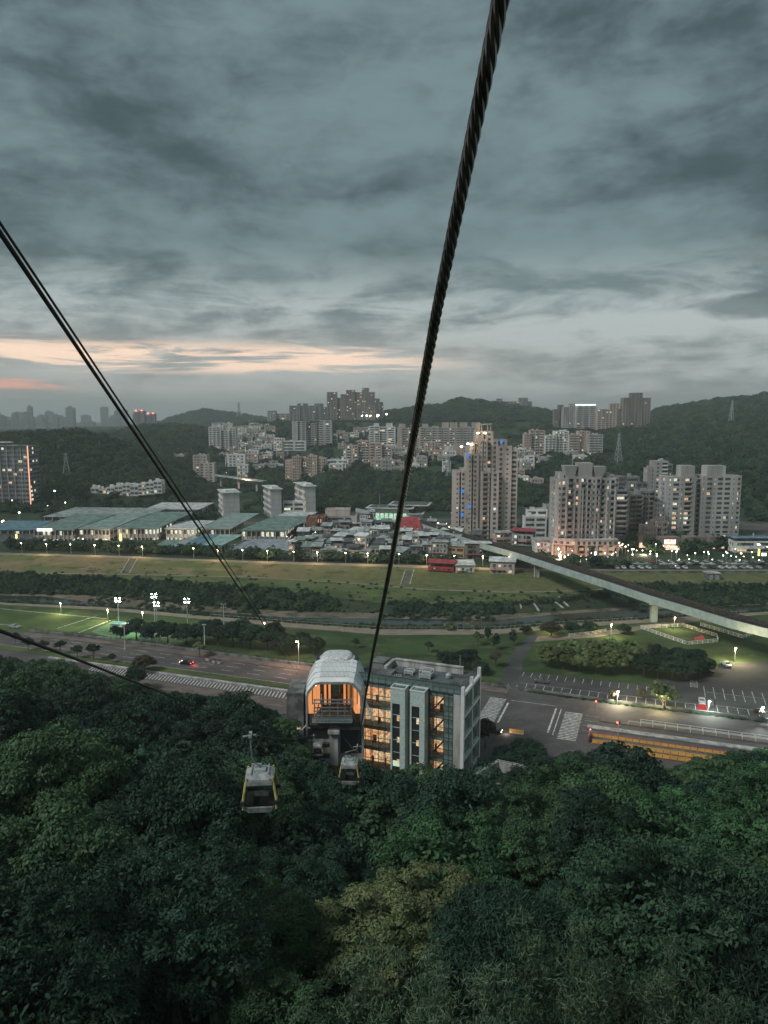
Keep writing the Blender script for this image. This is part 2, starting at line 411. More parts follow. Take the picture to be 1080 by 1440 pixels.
strip('sandbank', 'river_far', 'sand_far', M_sand, rough=.15)
strip('scrub_bank', 'sand_far', 'shrub_far', M_scrub, rough=.3)
strip('grass_terrace', 'shrub_far', 'terrace', M_terr, rough=.1)
strip('levee_slope', 'terrace', 'levee_near', M_slope, m=6)
strip('levee_path', 'levee_near', 'levee_far', M_pathm)
M_water = bpy.data.materials.new('water'); M_water.use_nodes = True
_q = G(M_water.node_tree); _b = M_water.node_tree.nodes['Principled BSDF']
_b.inputs['Base Color'].default_value = (.03,.045,.035,1); _b.inputs['Roughness'].default_value = .12; _b.inputs['IOR'].default_value = 1.33
_bp = _q.n('ShaderNodeBump'); _bp.inputs['Strength'].default_value = .25; _bp.inputs['Distance'].default_value = .1
_t = _q.n('ShaderNodeTexCoord'); M_water.node_tree.links.new(_q.noise(_t.outputs['Object'], .8, 3), _bp.inputs['Height']); M_water.node_tree.links.new(_bp.outputs[0], _b.inputs['Normal'])
strip('river_water', 'river_near', 'river_far', M_water)
# near hillside -------------------------------------------------------------
def nh(x, Y):
    yt = BY('road_near', x) - 1.0
    t = (yt-Y)/max(yt, 1)
    z = 50*max(t, 0)**.92 if t > 0 else 0
    z += min(1, max(t, 0)*6)*1.8*math.sin(x*.09+1.3)*math.sin(Y*.07)
    if Y < 0: z = nh(x, 0.01) - Y*.25 if Y < -.01 else z
    return max(z, -.5)
M_floor = groundmat('forest_floor', [((.03,.035,.02),0,0,0),((.018,.03,.016),.3,.4,.6)], .6)
V = []; Fq = []; NX, NY = 110, 70
for i in range(NX+1):
    x = -420 + 840*i/NX
    for j in range(NY+1):
        t = j/NY; y = -60 + (BY('road_near', x)+60)*t
        V.append((x, y, nh(x, y) if j < NY else -.02))
for i in range(NX):
    for j in range(NY):
        k = i*(NY+1)+j; Fq.append((k, k+NY+1, k+NY+2, k+1))
link('hillside', npmesh('hillside', V, Fq, M_floor), None, 'structure')
# terrain beyond the levee ---------------------------------------------------
M_town = groundmat('town_ground', [((.12,.115,.105),0,0,0),((.06,.065,.055),.03,.4,.6),((.04,.06,.03),.015,.5,.6)], .2)
M_hill = groundmat('hill_ground', [((.022,.045,.026),0,0,0),((.035,.065,.035),.012,.4,.6),((.016,.03,.02),.06,.5,.7)], 1.0)
V = []; Fq = []; rr = np.linspace(-1.1, 1.1, 261); ys = [None, 500, 560]
Ys = [ROWS[0][0]]
for y in list(range(580, 1100, 20))+list(range(1100, 2000, 40))+list(range(2000, 4300, 130))+[5000, 6500, 9000]: ys.append(y)
for r in rr:
    for j, y in enumerate(ys):
        if j == 0:
            x = r*430; yy = BY('levee_far', x); V.append((x, yy, 2.0)); continue
        if j == 1: x = r*500; V.append((x, max(500, BY('levee_far', x)+12), TOWN_Z)); continue
        V.append((r*y, y, hz_(r*y, y)))
n = len(ys)
for i in range(len(rr)-1):
    for j in range(n-1):
        k = i*n+j; Fq.append((k, k+n, k+n+1, k+1))
terr = link('terrain', npmesh('terrain', V, Fq, M_hill), None, 'structure')
# town floor: a sheet over the flat part, 4 cm proud
mb = MB(); xs = np.linspace(-420, 420, 85)
for a, b in zip(xs[:-1], xs[1:]): mb.quad((a, BY('levee_far', a)+.1, 2.0), (b, BY('levee_far', b)+.1, 2.0), (b, BY('levee_far', b)+13, TOWN_Z+.12), (a, BY('levee_far', a)+13, TOWN_Z+.12)); mb.quad((a, BY('levee_far', a)+13, TOWN_Z+.12), (b, BY('levee_far', b)+13, TOWN_Z+.12), (b, 575, TOWN_Z+.12), (a, 575, TOWN_Z+.12))
obj('town_ground', mb, M_town, None, 'structure')
# ------------------------------------------------------------------ haze
def haze():
    mb = MB(); mb.box(-7600, 7600, -300, 9800, -60, 250)
    m = bpy.data.materials.new('haze'); m.use_nodes = True; nt = m.node_tree; nt.nodes.clear()
    v = nt.nodes.new('ShaderNodeVolumePrincipled'); v.inputs['Color'].default_value = (.88,1,.98,1); v.inputs['Density'].default_value = .00016
    v.inputs['Anisotropy'].default_value = .1
    o = nt.nodes.new('ShaderNodeOutputMaterial'); nt.links.new(v.outputs[0], o.inputs['Volume'])
    obj('haze', mb, m, None, 'stuff')
haze()
# ------------------------------------------------------------------ foliage
def leaves(rs, cen, rad, per, ll, lw, flat=.75, up=.55, droop=0.):
    """leaf-sized faces around clump centres; returns quads and a tone per face"""
    n = len(cen)*per
    c = np.repeat(cen, per, 0); r = np.repeat(rad, per)
    d = rs.normal(size=(n,3)); d /= np.linalg.norm(d, axis=1)[:,None]
    d[:,2] = np.abs(d[:,2])*.9 - .22
    rr = r*rs.uniform(.55, 1.05, n)
    p = c + d*rr[:,None]*np.array([1,1,flat])
    nrm = d*.7 + np.array([0,0,up]) + rs.normal(size=(n,3))*.38; nrm /= np.linalg.norm(nrm, axis=1)[:,None]
    t = np.cross(nrm, rs.normal(size=(n,3))); t /= np.linalg.norm(t, axis=1)[:,None]
    t[:,2] -= droop; t /= np.linalg.norm(t, axis=1)[:,None]
    b = np.cross(nrm, t)
    L = (ll*rs.uniform(.6, 1.3, n))[:,None]; W = (lw*rs.uniform(.6, 1.3, n))[:,None]
    V = np.stack([p-t*L*.5, p+b*W*.5-t*L*.05, p+t*L*.5-nrm*L*.1, p-b*W*.5-t*L*.05], 1).reshape(-1,3)
    F = np.arange(n*4).reshape(-1,4)
    ct = np.repeat(rs.uniform(0, 1, len(cen)), per)
    tone = np.clip(ct*.6 + rs.uniform(0,.4,n), 0, 1)
    return V, F, tone
def blob(cx, cyy, cz, rx, ry, rz, rs, n=10, m=6):
    V = []; F = []
    for j in range(m+1):
        ph = PI*j/m
        for i in range(n):
            th = 2*PI*i/n; k = 1+rs.uniform(-.15,.15)
            V.append((cx+rx*k*math.sin(ph)*math.cos(th), cyy+ry*k*math.sin(ph)*math.sin(th), cz+rz*k*math.cos(ph)))
    for j in range(m):
        for i in range(n):
            a = j*n+i; b = j*n+(i+1) % n; F.append((a, b, b+n, a+n))
    return np.array(V), np.array(F)
def crown(name, seed, R, H, base, nc, per, ll, lw, mat, crad=(.22,.36), lobes=5, core=True, droop=0., flat=.75):
    """crown of several lobes, each carrying leaf clumps; gaps stay open between them"""
    rs = np.random.RandomState(seed); cen = []; rad = []
    lob = [(0,0,base+H*.55,R*.72,H*.46)]
    for k in range(lobes):
        a = 2*PI*k/lobes + rs.uniform(-.4,.4); q = R*rs.uniform(.42,.62)
        lob.append((q*math.cos(a), q*math.sin(a), base+H*rs.uniform(.32,.62), R*rs.uniform(.36,.52), H*rs.uniform(.25,.38)))
    while len(cen) < nc:
        lx, ly, lz, lr, lh = lob[rs.randint(len(lob))]
        d = rs.normal(size=3); d /= np.linalg.norm(d)
        if d[2] < -.35: continue
        p = np.array([lx+d[0]*lr, ly+d[1]*lr, lz+d[2]*lh])
        if any(((p[0]-a)/b)**2+((p[1]-c_)/b)**2+((p[2]-e)/f)**2 < .62 for a, c_, e, b, f in lob): continue
        cen.append(p); rad.append(R*rs.uniform(*crad))
    V, F, T = leaves(rs, np.array(cen), np.array(rad), per, ll, lw, droop=droop, flat=flat)
    if core == 'leafy':                    # inner foliage that closes the crown behind the outer clumps
        ic = []; ir = []
        for (lx, ly, lz, lr, lh) in lob:
            for _ in range(7):
                d = rs.normal(size=3); d *= rs.uniform(.2,.62)/np.linalg.norm(d); ic.append((lx+d[0]*lr, ly+d[1]*lr, lz+d[2]*lh)); ir.append(lr*.5)
        v2, f2, t2 = leaves(rs, np.array(ic), np.array(ir), max(50, per//2), ll*1.5, lw*1.7); F = np.vstack([F, f2+len(V)]); V = np.vstack([V, v2]); T = np.concatenate([T, t2])
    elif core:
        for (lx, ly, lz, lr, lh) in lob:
            v2, f2 = blob(lx, ly, lz, lr*.62, lr*.62, lh*.62, rs, 9, 5); F = np.vstack([F, f2+len(V)]); V = np.vstack([V, v2]); T = np.concatenate([T, np.zeros(len(f2))])  # core lobes take the darkest tone, inner shade put into the leaf colour
    me = npmesh(name, V, F, mat, T); me.materials.append(mat); return me
def trunk(name, H, r, R, seed, limbs=4):
    rs = random.Random(seed); mb = MB()
    mb.tube([(0,0,-1.2),(0.05,0,H*.3),(rs.uniform(-.2,.2),rs.uniform(-.2,.2),H*.62),(rs.uniform(-.3,.3),0,H*.85)], [r*1.25,r,r*.7,r*.35], 7)
    for k in range(limbs):
        a = 2*PI*k/limbs+rs.uniform(-.4,.4); z0 = H*rs.uniform(.35,.55)
        mb.tube([(0,0,z0),(R*.3*math.cos(a),R*.3*math.sin(a),z0+H*.18),(R*.62*math.cos(a),R*.62*math.sin(a),H*.8)], [r*.5,r*.33,r*.12], 5)
    return mb.mesh(name, M_bark)
def set_mat(me, mat):
    me = me.copy(); me.materials.clear(); me.materials.append(mat); return me
TRUNKS = [trunk('trunk', 9, .28, 5, s) for s in range(3)]
TR_S = [trunk('trunk', 4.2, .13, 2, s) for s in range(2)]
def tree(name, label, cat, x, Y, z, cme, tme, s=1.0, rz=0, group=None, sz=None):
    r = thing(name, label, cat, (x, Y, z), rz, group); r.scale = (s, s, sz or s)
    link('crown', cme, r); link('trunk', tme, r); return r
# hillside trees: near ones with fine leaves, farther ones with coarser
NEAR = [crown('crown', 10+k, 6.0, 7.0+.6*k, 4.0, (115,95,130,100)[k], (150,200,130,190)[k], (.30,.36,.26,.40)[k], (.13,.16,.12,.15)[k], M_leafnear, ((.11,.20),(.14,.26),(.10,.18),(.12,.26))[k], (7,5,8,6)[k], 'leafy', 0, (.38,.75,.5,.6)[k]) for k in range(4)]
MID = [crown('crown', 30+k, 6.0, 6.6+.5*k, 4.0, (120,90,130,100)[k], 90, (.44,.52,.40,.56)[k], .22, M_leafnear, ((.12,.20),(.15,.27),(.10,.19),(.13,.28))[k], (7,5,8,6)[k], 'leafy', 0, (.38,.75,.5,.6)[k]) for k in range(4)]
BROAD = crown('crown', 51, 5.6, 6.5, 4.0, 80, 150, .50, .26, M_leafnear, (.16,.28), 5, 'leafy')
BRIGHT = crown('crown', 54, 6.2, 6.8, 4.0, 130, 150, .38, .16, leafmat('leaf_bright', (.014,.046,.020), (.072,.170,.070)), (.12,.22), 7, 'leafy', .1, .45)
FEATH = crown('crown', 52, 5.6, 7.5, 4.0, 120, 190, .55, .09, M_leafnear, (.16,.28), 6, 'leafy', droop=.5)
PALEN = crown('crown', 53, 5.0, 6.5, 4.0, 100, 170, .30, .15, M_leafyel, (.12,.22), 7, 'leafy', 0, .6)
def inview(x, Y, z, mx=40):
    px, py, d = pxof(x, Y, z); return d > 1 and -60-mx < px < 1140+mx and py < 1560
r2 = random.Random(11); hill = []
Yv = 17.0
while Yv < 262:
    stp = 7.2 if Yv < 90 else 8.0
    x = -(.56*Yv+16)
    while x < .56*Yv+16:
        xx = x+r2.uniform(-2.3,2.3); yy = Yv+r2.uniform(-2.3,2.3); x += stp
        if yy > BY('road_near', xx)-3.5: continue
        hill.append((xx, yy))
    Yv += stp*.95
def clear_zone(x, y):
    """ground kept free of trees round the station and its stairs"""
    px, py, _ = pxof(x, y, nh(x,y)+5)
    u = (x-16.6)*(-.928)+(y-155)*.372; v = (x-16.6)*.372+(y-155)*.928
    if -7 < u < 44 and v > -5.0: return True
    if 24 < u < 38 and v > -14: return True
    return False
nt_ = 0
_used = []
BSP = [(785,1312,37,1.0),(560,1335,40,.95),(665,1362,36,.9),(985,1372,35,.95),(870,1362,38,.9)]
BW = [atD(a, b_, c) for a, b_, c, _ in BSP]+[atD(600,1240,60),atD(525,1275,56)]
for (x, y) in hill:
    if clear_zone(x, y): continue
    if any((x-q.x)**2+(y-q.y)**2 < (5.0 if k_ < 5 else 6.5)**2 for k_, q in enumerate(BW)): continue
    if any(abs(x-q.x) < 4 and 0 < q.y-y < 9 for q in BW): continue
    z = nh(x, y)
    h = r2.uniform(.66, 1.38)
    # keep the slope in front of the station and of the cabins low
    px, py, dep = pxof(x, y, z+9*h)
    if y > 100 and -24 < x < 30: h *= .72
    if y < 60 and abs(x) < 9: h *= .8
    zt = z+11.6*h
    # canopy must stay under the line of sight to road and station
    lim = np.interp(px, [-100,0,130,250,330,400,430,470,520,600,660,700,760,850,930,1000,1060,1180], [925,925,945,975,985,1010,1080,1096,1096,1094,1098,1122,1066,1058,1082,1076,1058,1056])
    _, pt, _ = pxof(x, y, zt)
    if pt < lim:
        zn = atY(px, float(lim)+r2.uniform(0,8), y).z - z
        if zn < 4.2: continue
        h = zn/10.8
    s = max(.60, min(1.12, h*r2.uniform(.80,1.04)))
    sel = r2.random(); grp = 'trees crowded on the near hillside'
    near = dep < 85
    size = 'tall' if h > 1.12 else 'low' if h < .88 else 'rounded'
    side = 'left corner' if px < 180 else 'left part' if px < 400 else 'middle' if px < 680 else 'right part' if px < 900 else 'right corner'
    zone = ('in the bottom row, %s of the picture' % side if dep < 48 else 'low on the near hillside, %s of the picture' % side if dep < 70 else
            'halfway down the hillside %s' % ('at the left edge' if px < 200 else 'left of the nearest cabin' if px < 345 else 'below the hanging cabins' if px < 540 else 'below the entrance ramp' if px < 760 else 'below the roadworks' if px < 930 else 'at the right edge') if dep < 130 else
            'at the foot of the hillside %s' % ('by the left edge road' if px < 200 else 'left of the station' if px < 430 else 'below the station' if px < 690 else 'before the roadworks'))
    if dep < 60 and sel < .12: me, lab = FEATH, '%s feathery narrow leaved tree %s' % (size, zone)
    elif dep < 140 and px > 560 and py < 1290 and sel < .62: me, lab = BRIGHT, '%s fresh green layered tree %s' % (size, zone)
    elif sel < .19 and dep > 60: me, lab = BROAD, '%s large leaved tree %s' % (size, zone)
    else:
        me = (NEAR if near else MID)[r2.randrange(4) if dep > 52 else r2.choice((0,2,2))]
        lab = '%s dark green broadleaf tree %s' % (size, zone)
    tree('broadleaf_tree', lab, 'tree', x, y, z, me, TRUNKS[r2.randrange(3)], s, r2.uniform(0, 6.28), grp, h)
    nt_ += 1
print('HILL TREES', nt_)
# pale flowering tree and bamboo close to the lens
def place_canopy(px, py, dep):
    p = atD(px, py, dep); return p
for px, py, dep, s in ((600,1232,60,1.05),(525,1262,56,.95)):
    p = atD(px, py, dep); z0 = nh(p.x, p.y)
    tree('flowering_tree', 'pale yellowish tree with cream blossom in the middle of the near hillside' if px > 560 else 'smaller pale yellowish tree left of the cream blossoming one', 'tree', p.x, p.y, z0, PALEN, TRUNKS[0], s, px, 'pale trees on the near hillside', max(.6,(p.z-z0)/10.6))
def bamboo(seed, H, R, n):
    rs = random.Random(seed); canes = MB(); tips = []
    for k in range(n):
        a = rs.uniform(0, 2*PI); q = R*rs.random()**.5; lean = R*rs.uniform(.3,.9); h = H*rs.uniform(.75,1.05); pts = []
        for j in range(9):
            t = j/8; pts.append((math.cos(a)*(q*.5+lean*t**2.3), math.sin(a)*(q*.5+lean*t**2.3), h*(t-.10*t**4)))
        canes.tube(pts, [.045*(1-.75*j/8) for j in range(9)], 5)
        for j in range(3, 9):
            for _ in range(3): tips.append((pts[j][0]+rs.uniform(-.5,.5), pts[j][1]+rs.uniform(-.5,.5), pts[j][2]+rs.uniform(-.4,.3)))
    V, F, T = leaves(np.random.RandomState(seed), np.array(tips), np.full(len(tips), .62), 40, .36, .075, flat=.9, up=.1, droop=.75)
    return canes, npmesh('foliage', V, F, M_bamboo, T)
bl = [('tall bamboo clump with pale tips at the bottom edge right of centre', 785, 1305, 37, 1.0), ('bamboo clump at the bottom edge below the pale blossoming tree', 560, 1330, 40, .95),
      ('shorter bamboo clump between the two taller ones at the bottom edge', 665, 1355, 36, .9), ('bamboo clump in the bottom right corner', 985, 1368, 35, .95), ('bamboo clump right of the tallest one at the bottom edge', 870, 1358, 38, .9)]
for k, (lab, px, py, dep, s) in enumerate(bl):
    p = atD(px, py, dep); z0 = nh(p.x, p.y); H = p.z-z0; H = max(4, H)
    r = thing('bamboo_clump', lab, 'bamboo', (p.x, p.y, z0), k*1.3, 'bamboo clumps at the foot of the picture')
    cn, fo = bamboo(70+k, H, 2.6*s, 20)
    link('foliage', fo, r); obj('canes', cn, pmat('bamboo_cane', (.10,.14,.06), .6), r)
# ------------------------------------------------------------------ scatter of far woods (geometry nodes over a cloud of points)
def far_crown(seed, R, H, n, ll, mat):
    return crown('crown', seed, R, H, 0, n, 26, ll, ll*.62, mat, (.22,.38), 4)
def park_tree(name, label, cat, px, py, s, cme, tme=None, group=None, sz=None, fn=None):
    p = (fn or ghit)(px, py); return tree(name, label, cat, p.x, p.y, p.z, cme, tme or TRUNKS[int(px) % 3], s, px*.37, group, sz)
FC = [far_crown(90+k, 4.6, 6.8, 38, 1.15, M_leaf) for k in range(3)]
_scn = 0
def scatter(name, pts, src, label=None):
    """one mass of woodland: points instanced with the crown of a real tree"""
    global _scn; _scn += 1
    V = np.array([(p[0], p[1], p[2]) for p in pts]); me = bpy.data.meshes.new(name)
    me.vertices.add(len(V)); me.vertices.foreach_set('co', V.astype(np.float32).ravel())
    a = me.attributes.new('sc', 'FLOAT_VECTOR', 'POINT'); a.data.foreach_set('vector', np.array([(p[3], p[3], p[4]) for p in pts], np.float32).ravel())
    b = me.attributes.new('rot', 'FLOAT_VECTOR', 'POINT'); b.data.foreach_set('vector', np.array([(0, 0, p[5]) for p in pts], np.float32).ravel())
    o = link(name, me, None, 'stuff')
    ng = bpy.data.node_groups.new(name, 'GeometryNodeTree')
    ng.interface.new_socket('Geometry', in_out='INPUT', socket_type='NodeSocketGeometry'); ng.interface.new_socket('Geometry', in_out='OUTPUT', socket_type='NodeSocketGeometry')
    N = ng.nodes; i = N.new('NodeGroupInput'); u = N.new('NodeGroupOutput'); ip = N.new('GeometryNodeInstanceOnPoints'); oi = N.new('GeometryNodeObjectInfo')
    oi.inputs['Object'].default_value = src; oi.inputs['As Instance'].default_value = True; oi.transform_space = 'ORIGINAL'
    for nm, inp in (('rot', 'Rotation'), ('sc', 'Scale')):
        na = N.new('GeometryNodeInputNamedAttribute'); na.data_type = 'FLOAT_VECTOR'; na.inputs['Name'].default_value = nm
        ng.links.new([s for s in na.outputs if s.enabled and s.name == 'Attribute'][0], ip.inputs[inp])
    ng.links.new(i.outputs[0], ip.inputs['Points']); ng.links.new(oi.outputs['Geometry'], ip.inputs['Instance']); ng.links.new(ip.outputs[0], u.inputs[0])
    md = o.modifiers.new('scatter', 'NODES'); md.node_group = ng
    return o
# trees at the edge of the woods whose crowns the woods repeat
srcs = []
for k, (px, py) in enumerate(((262,722),(448,722),(742,735))):
    p = hit(px, py); r = tree('broadleaf_tree', ['round tree in front of the left wood behind the green roofed sheds','round tree at the foot of the wood right of the tall white school blocks','round tree beside the tall beige tower at the foot of the wood'][k], 'tree', p.x, p.y, p.z, FC[k], TR_S[0], 1.0, k)
    srcs.append(r.children[0] if r.children[0].name.startswith('crown') else r.children[1])
HOLES = [(285,600,362,678),(270,665,345,672),(380,612,470,650),(398,640,462,676),(470,592,770,662),(735,600,850,642),(405,560,545,594),(780,560,920,604),(905,640,945,700),(125,683,225,705),(300,660,365,720)]
def inhole(px, py):
    return any(a < px < c and b < py < d for a, b, c, d in HOLES)
r3 = random.Random(5); W = [[], [], []]
Y = 562.0
while Y < 2500:
    st = max(5.6, Y*.0082)
    ang = .60; x = -ang*Y
    while x < ang*Y:
        xx, yy = x+r3.uniform(-.5,.5)*st, Y+r3.uniform(-.5,.5)*st*1.3; x += st
        z = hz_(xx, yy)
        px, py, d = pxof(xx, yy, z+4)
        if z < TOWN_Z+3 and yy < 760 and (r3.random() < .25 or px < 60 and yy < 640): continue
        if yy < 640 and 300 < px < 1050 and z < 4 and not (620 < yy and px < 700): continue
        if 305 < px < 455 and yy < 632: continue
        if inhole(px, py) and r3.random() < .86: continue
        s = (st/7.2)*r3.uniform(.8,1.3)
        W[r3.randrange(3)].append((xx, yy, z-.8, s, s*r3.uniform(.8,1.15)/max(1, (st/9)), r3.uniform(0,6.28)))
    Y += st*1.25
Y = 2500.0
while Y < 3200:
    x = -.42*Y
    while x < -.1*Y:
        z = hz_(x, Y); W[r3.randrange(3)].append((x+r3.uniform(-9,9), Y+r3.uniform(-9,9), z-1, 2.6, 1.4, r3.uniform(0,6)))
        x += 26
    Y += 30
for k in range(3): scatter('wooded_hills', W[k], srcs[k])
print('WOOD', [len(w) for w in W])
# shrubs on the river banks, as masses nobody could count
SH = crown('crown', 140, 1.6, 2.0, 0, 20, 36, .42, .2, M_leaf, (.25,.4), 4)
SHY = crown('crown', 141, 1.6, 2.0, 0, 20, 36, .42, .2, M_leafyel, (.25,.4), 4)
sr = park_tree('shrub', 'rounded shrub at the water edge left of the viaduct pier', 'shrub', 800, 884, 1.0, SH, TR_S[1]); sr.scale = (1.6,1.6,1.3)
sr2 = park_tree('shrub', 'pale lamp lit shrub on the reed bank right of the big cable', 'shrub', 631, 886, 1.0, SHY, TR_S[1]); sr2.scale = (1.4,1.4,1.5)
def crown_of(r): return [c for c in r.children if c.name.startswith('crown')][0]
def bandpts(a, b, n, x0, x1, s0, s1, hs=1., keep=None):
    L = []; rr_ = random.Random(n)
    for _ in range(n):
        x = rr_.uniform(x0, x1); t = rr_.random(); y = BY(a, x)*(1-t)+BY(b, x)*t
        if keep and not keep(x, y, t): continue
        s = rr_.uniform(s0, s1); L.append((x, y, gz(x, y)-.25, s, s*hs*rr_.uniform(.7,1.2), rr_.uniform(0,6.28)))
    return L
def nz2(x, y): return math.sin(x*.05)*.5+math.sin(x*.021+y*.05)*.5
sh = bandpts('sand_far','shrub_far', 2800, -260, 260, .6, 1.2, .9, lambda x, y, t: (x < 55 or x > 110 or t > .75) and (x < -70 or nz2(x, y*1.5) > -.35))
sh += bandpts('sand_far','shrub_far', 900, -260, -20, .8, 1.6, 1.0)
sh += bandpts('shrub_far','terrace', 500, 105, 300, .8, 1.6, 1.2)
sh += bandpts('river_far','sand_far', 500, -260, 260, .5, 1.0, .8, lambda x, y, t: nz2(x, y) > .25)
sh += bandpts('path_far','river_near', 1300, -260, 260, .35, .75, .9)
sh += bandpts('lawn_far','path_far', 0, 0, 1, 1, 1)
sh += bandpts('sand_far','terrace', 700, -260, 260, .3, .7, .8)
sh += bandpts('terrace','levee_near', 420, -300, 120, .18, .5, .6, lambda x, y, t: nz2(x*1.7, y*2) > .1 and (t < .45 or t > .8))
scatter('riverside_scrub', sh, crown_of(sr))
# ------------------------------------------------------------------ cables
M_rope = pmat('steel_rope', (.15,.14,.13), .36, metal=.6, var=.3, scale=8)
M_ropedk = pmat('cable_dark', (.030,.030,.030), .6, metal=.2, var=.2, scale=8)
def rope(name, pts, r, label, group, strands=True, upto=16.0, mat=None):
    """stranded wire rope: six helical strands near the viewer, a plain round rope beyond"""
    P_ = [Vector(p) for p in pts]; mat = mat or M_rope
    def samp(s_):
        acc = 0
        for a, b in zip(P_[:-1], P_[1:]):
            L = (b-a).length
            if acc+L >= s_: return a.lerp(b, (s_-acc)/L)
            acc += L
        return P_[-1]
    tot = sum((b-a).length for a, b in zip(P_[:-1], P_[1:]))
    root = thing(name, label, 'cable', tuple(P_[0]), 0, group)
    inv = -P_[0]
    e = min(upto, tot) if strands else 0
    if strands:
        mb = MB(); n = int(e/.022); rs_ = r*.40; rc = r*.62
        cen = [samp(e*k/n) for k in range(n+1)]; d = (cen[-1]-cen[0]).normalized(); a = d.cross(Vector((0,0,1))).normalized(); b = d.cross(a)
        for s_ in range(6):
            pts2 = []
            for k in range(n+1):
                th = -2*PI*(e*k/n)/.34 + s_*PI/3
                pts2.append(cen[k]+inv+a*math.cos(th)*rc+b*math.sin(th)*rc)
            mb.tube(pts2, rs_, 6)
        obj('stranded_length', mb, mat, root)
    mb = MB(); pl = [samp(e+(tot-e)*k/40)+inv for k in range(41)]
    mb.tube(pl, r*.98, 8); obj('far_length', mb, mat, root)
    return root
a_ = 2.0
def mainrope(Y): return 82.0-.53*Y+.00046*Y*Y
mp = []
for Y in [-14,-8,-4,0,1,2,3,4.5,6,8,10,14,20,30,45,60,72,90,110,130,150,160]:
    z = mainrope(Y) if Y > 0 else 82.0-.53*Y
    dep = Y*math.cos(PITCH)+(HC-z)*math.sin(PITCH)
    t = Y
    # sideways run fitted to where the rope crosses the sky and the lawn
    x = .50*1 - 0.085*Y if Y < 0 else None
    if x is None:
        _, py, _ = pxof(0, Y, z)
        pxx = float(np.interp(py, [-700,-200,0,150,300,450,600,740,830,915,985,1030,1050], [860,749,705,672,640,612,583,560,543,525,513,507,503])) if Y < 75 else float(np.interp(Y, [72,160],[503,482]))
        x = (pxx-540)/F_PX*dep
    mp.append((x, Y, z))
# continue the near end upward and behind in a straight line
mp = [q for q in mp if q[1] > 1.2]
d0 = (Vector(mp[0])-Vector(mp[2])).normalized(); mp = [tuple(Vector(mp[0])+d0*16)]+mp
ROPE1 = rope('haul_cable', mp, .0222, 'thick twisted steel rope from the top edge down to the station roof', 'gondola ropes', True, 44)
def line3(px0, py0, d0_, px1, py1, d1_, ext=14, n=30, sag=0.):
    A = atD(px0, py0, d0_); B = atD(px1, py1, d1_); dr = (B-A).normalized()
    return [tuple(A-dr*ext)]+[tuple(A.lerp(B, k/n)-Vector((0,0,sag*4*(k/n)*(1-k/n)))) for k in range(n+1)]
l2 = line3(0,327,6.6, 419,950,168, 10)
rope('haul_cable', l2, .0240, 'dark rope running from the left edge down to the left side of the station', 'gondola ropes', True, 40, M_ropedk)
l3 = line3(52,400,9.6, 423,948,168, 14)
l3 = [tuple(Vector(p)) for p in line3(11,330,6.9, 428,955,168, 10)]
mb = MB(); mb.tube([Vector(p) for p in l3], .015, 6)
tag(obj('signal_cable', mb, M_ropedk), 'thin cable just right of the dark rope on the left', 'cable', 'gondola ropes')
# the return rope: straight stretches through the points it is seen at
rp = [atD(-70,856,9.0), atD(0,887,11), atD(100,924,15), atD(200,963,22), atD(300,1003,32), atD(352,1033,44), atD(405,1040,90), atD(441,1034,150)]
rp = [rp[0]+(rp[0]-rp[1]).normalized()*12]+rp
rope('return_cable', [tuple(p) for p in rp], .030, 'dark rope crossing the trees at the left and carrying a cabin', 'gondola ropes', True, 26, M_ropedk)
# ------------------------------------------------------------------ gondola cabins
M_yel = pmat('cabin_yellow', (.50,.42,.16), .5, var=.2); M_cw = pmat('cabin_white', (.33,.35,.35), .4, var=.25, scale=3)
M_seat = pmat('cabin_seat', (.06,.05,.05), .7)
M_cglass = bpy.data.materials.new('cabin_glass'); M_cglass.use_nodes = True
_nt = M_cglass.node_tree; _nt.nodes.clear(); _q = G(_nt); _tr = _q.n('ShaderNodeBsdfTransparent'); _tr.inputs[0].default_value = (.62,.66,.64,1)
_gl = _q.n('ShaderNodeBsdfGlossy'); _gl.inputs[1].default_value = .05; _mx = _q.n('ShaderNodeMixShader'); _mx.inputs[0].default_value = .20
_o = _q.n('ShaderNodeOutputMaterial'); _nt.links.new(_tr.outputs[0], _mx.inputs[1]); _nt.links.new(_gl.outputs[0], _mx.inputs[2]); _nt.links.new(_mx.outputs[0], _o.inputs[0])
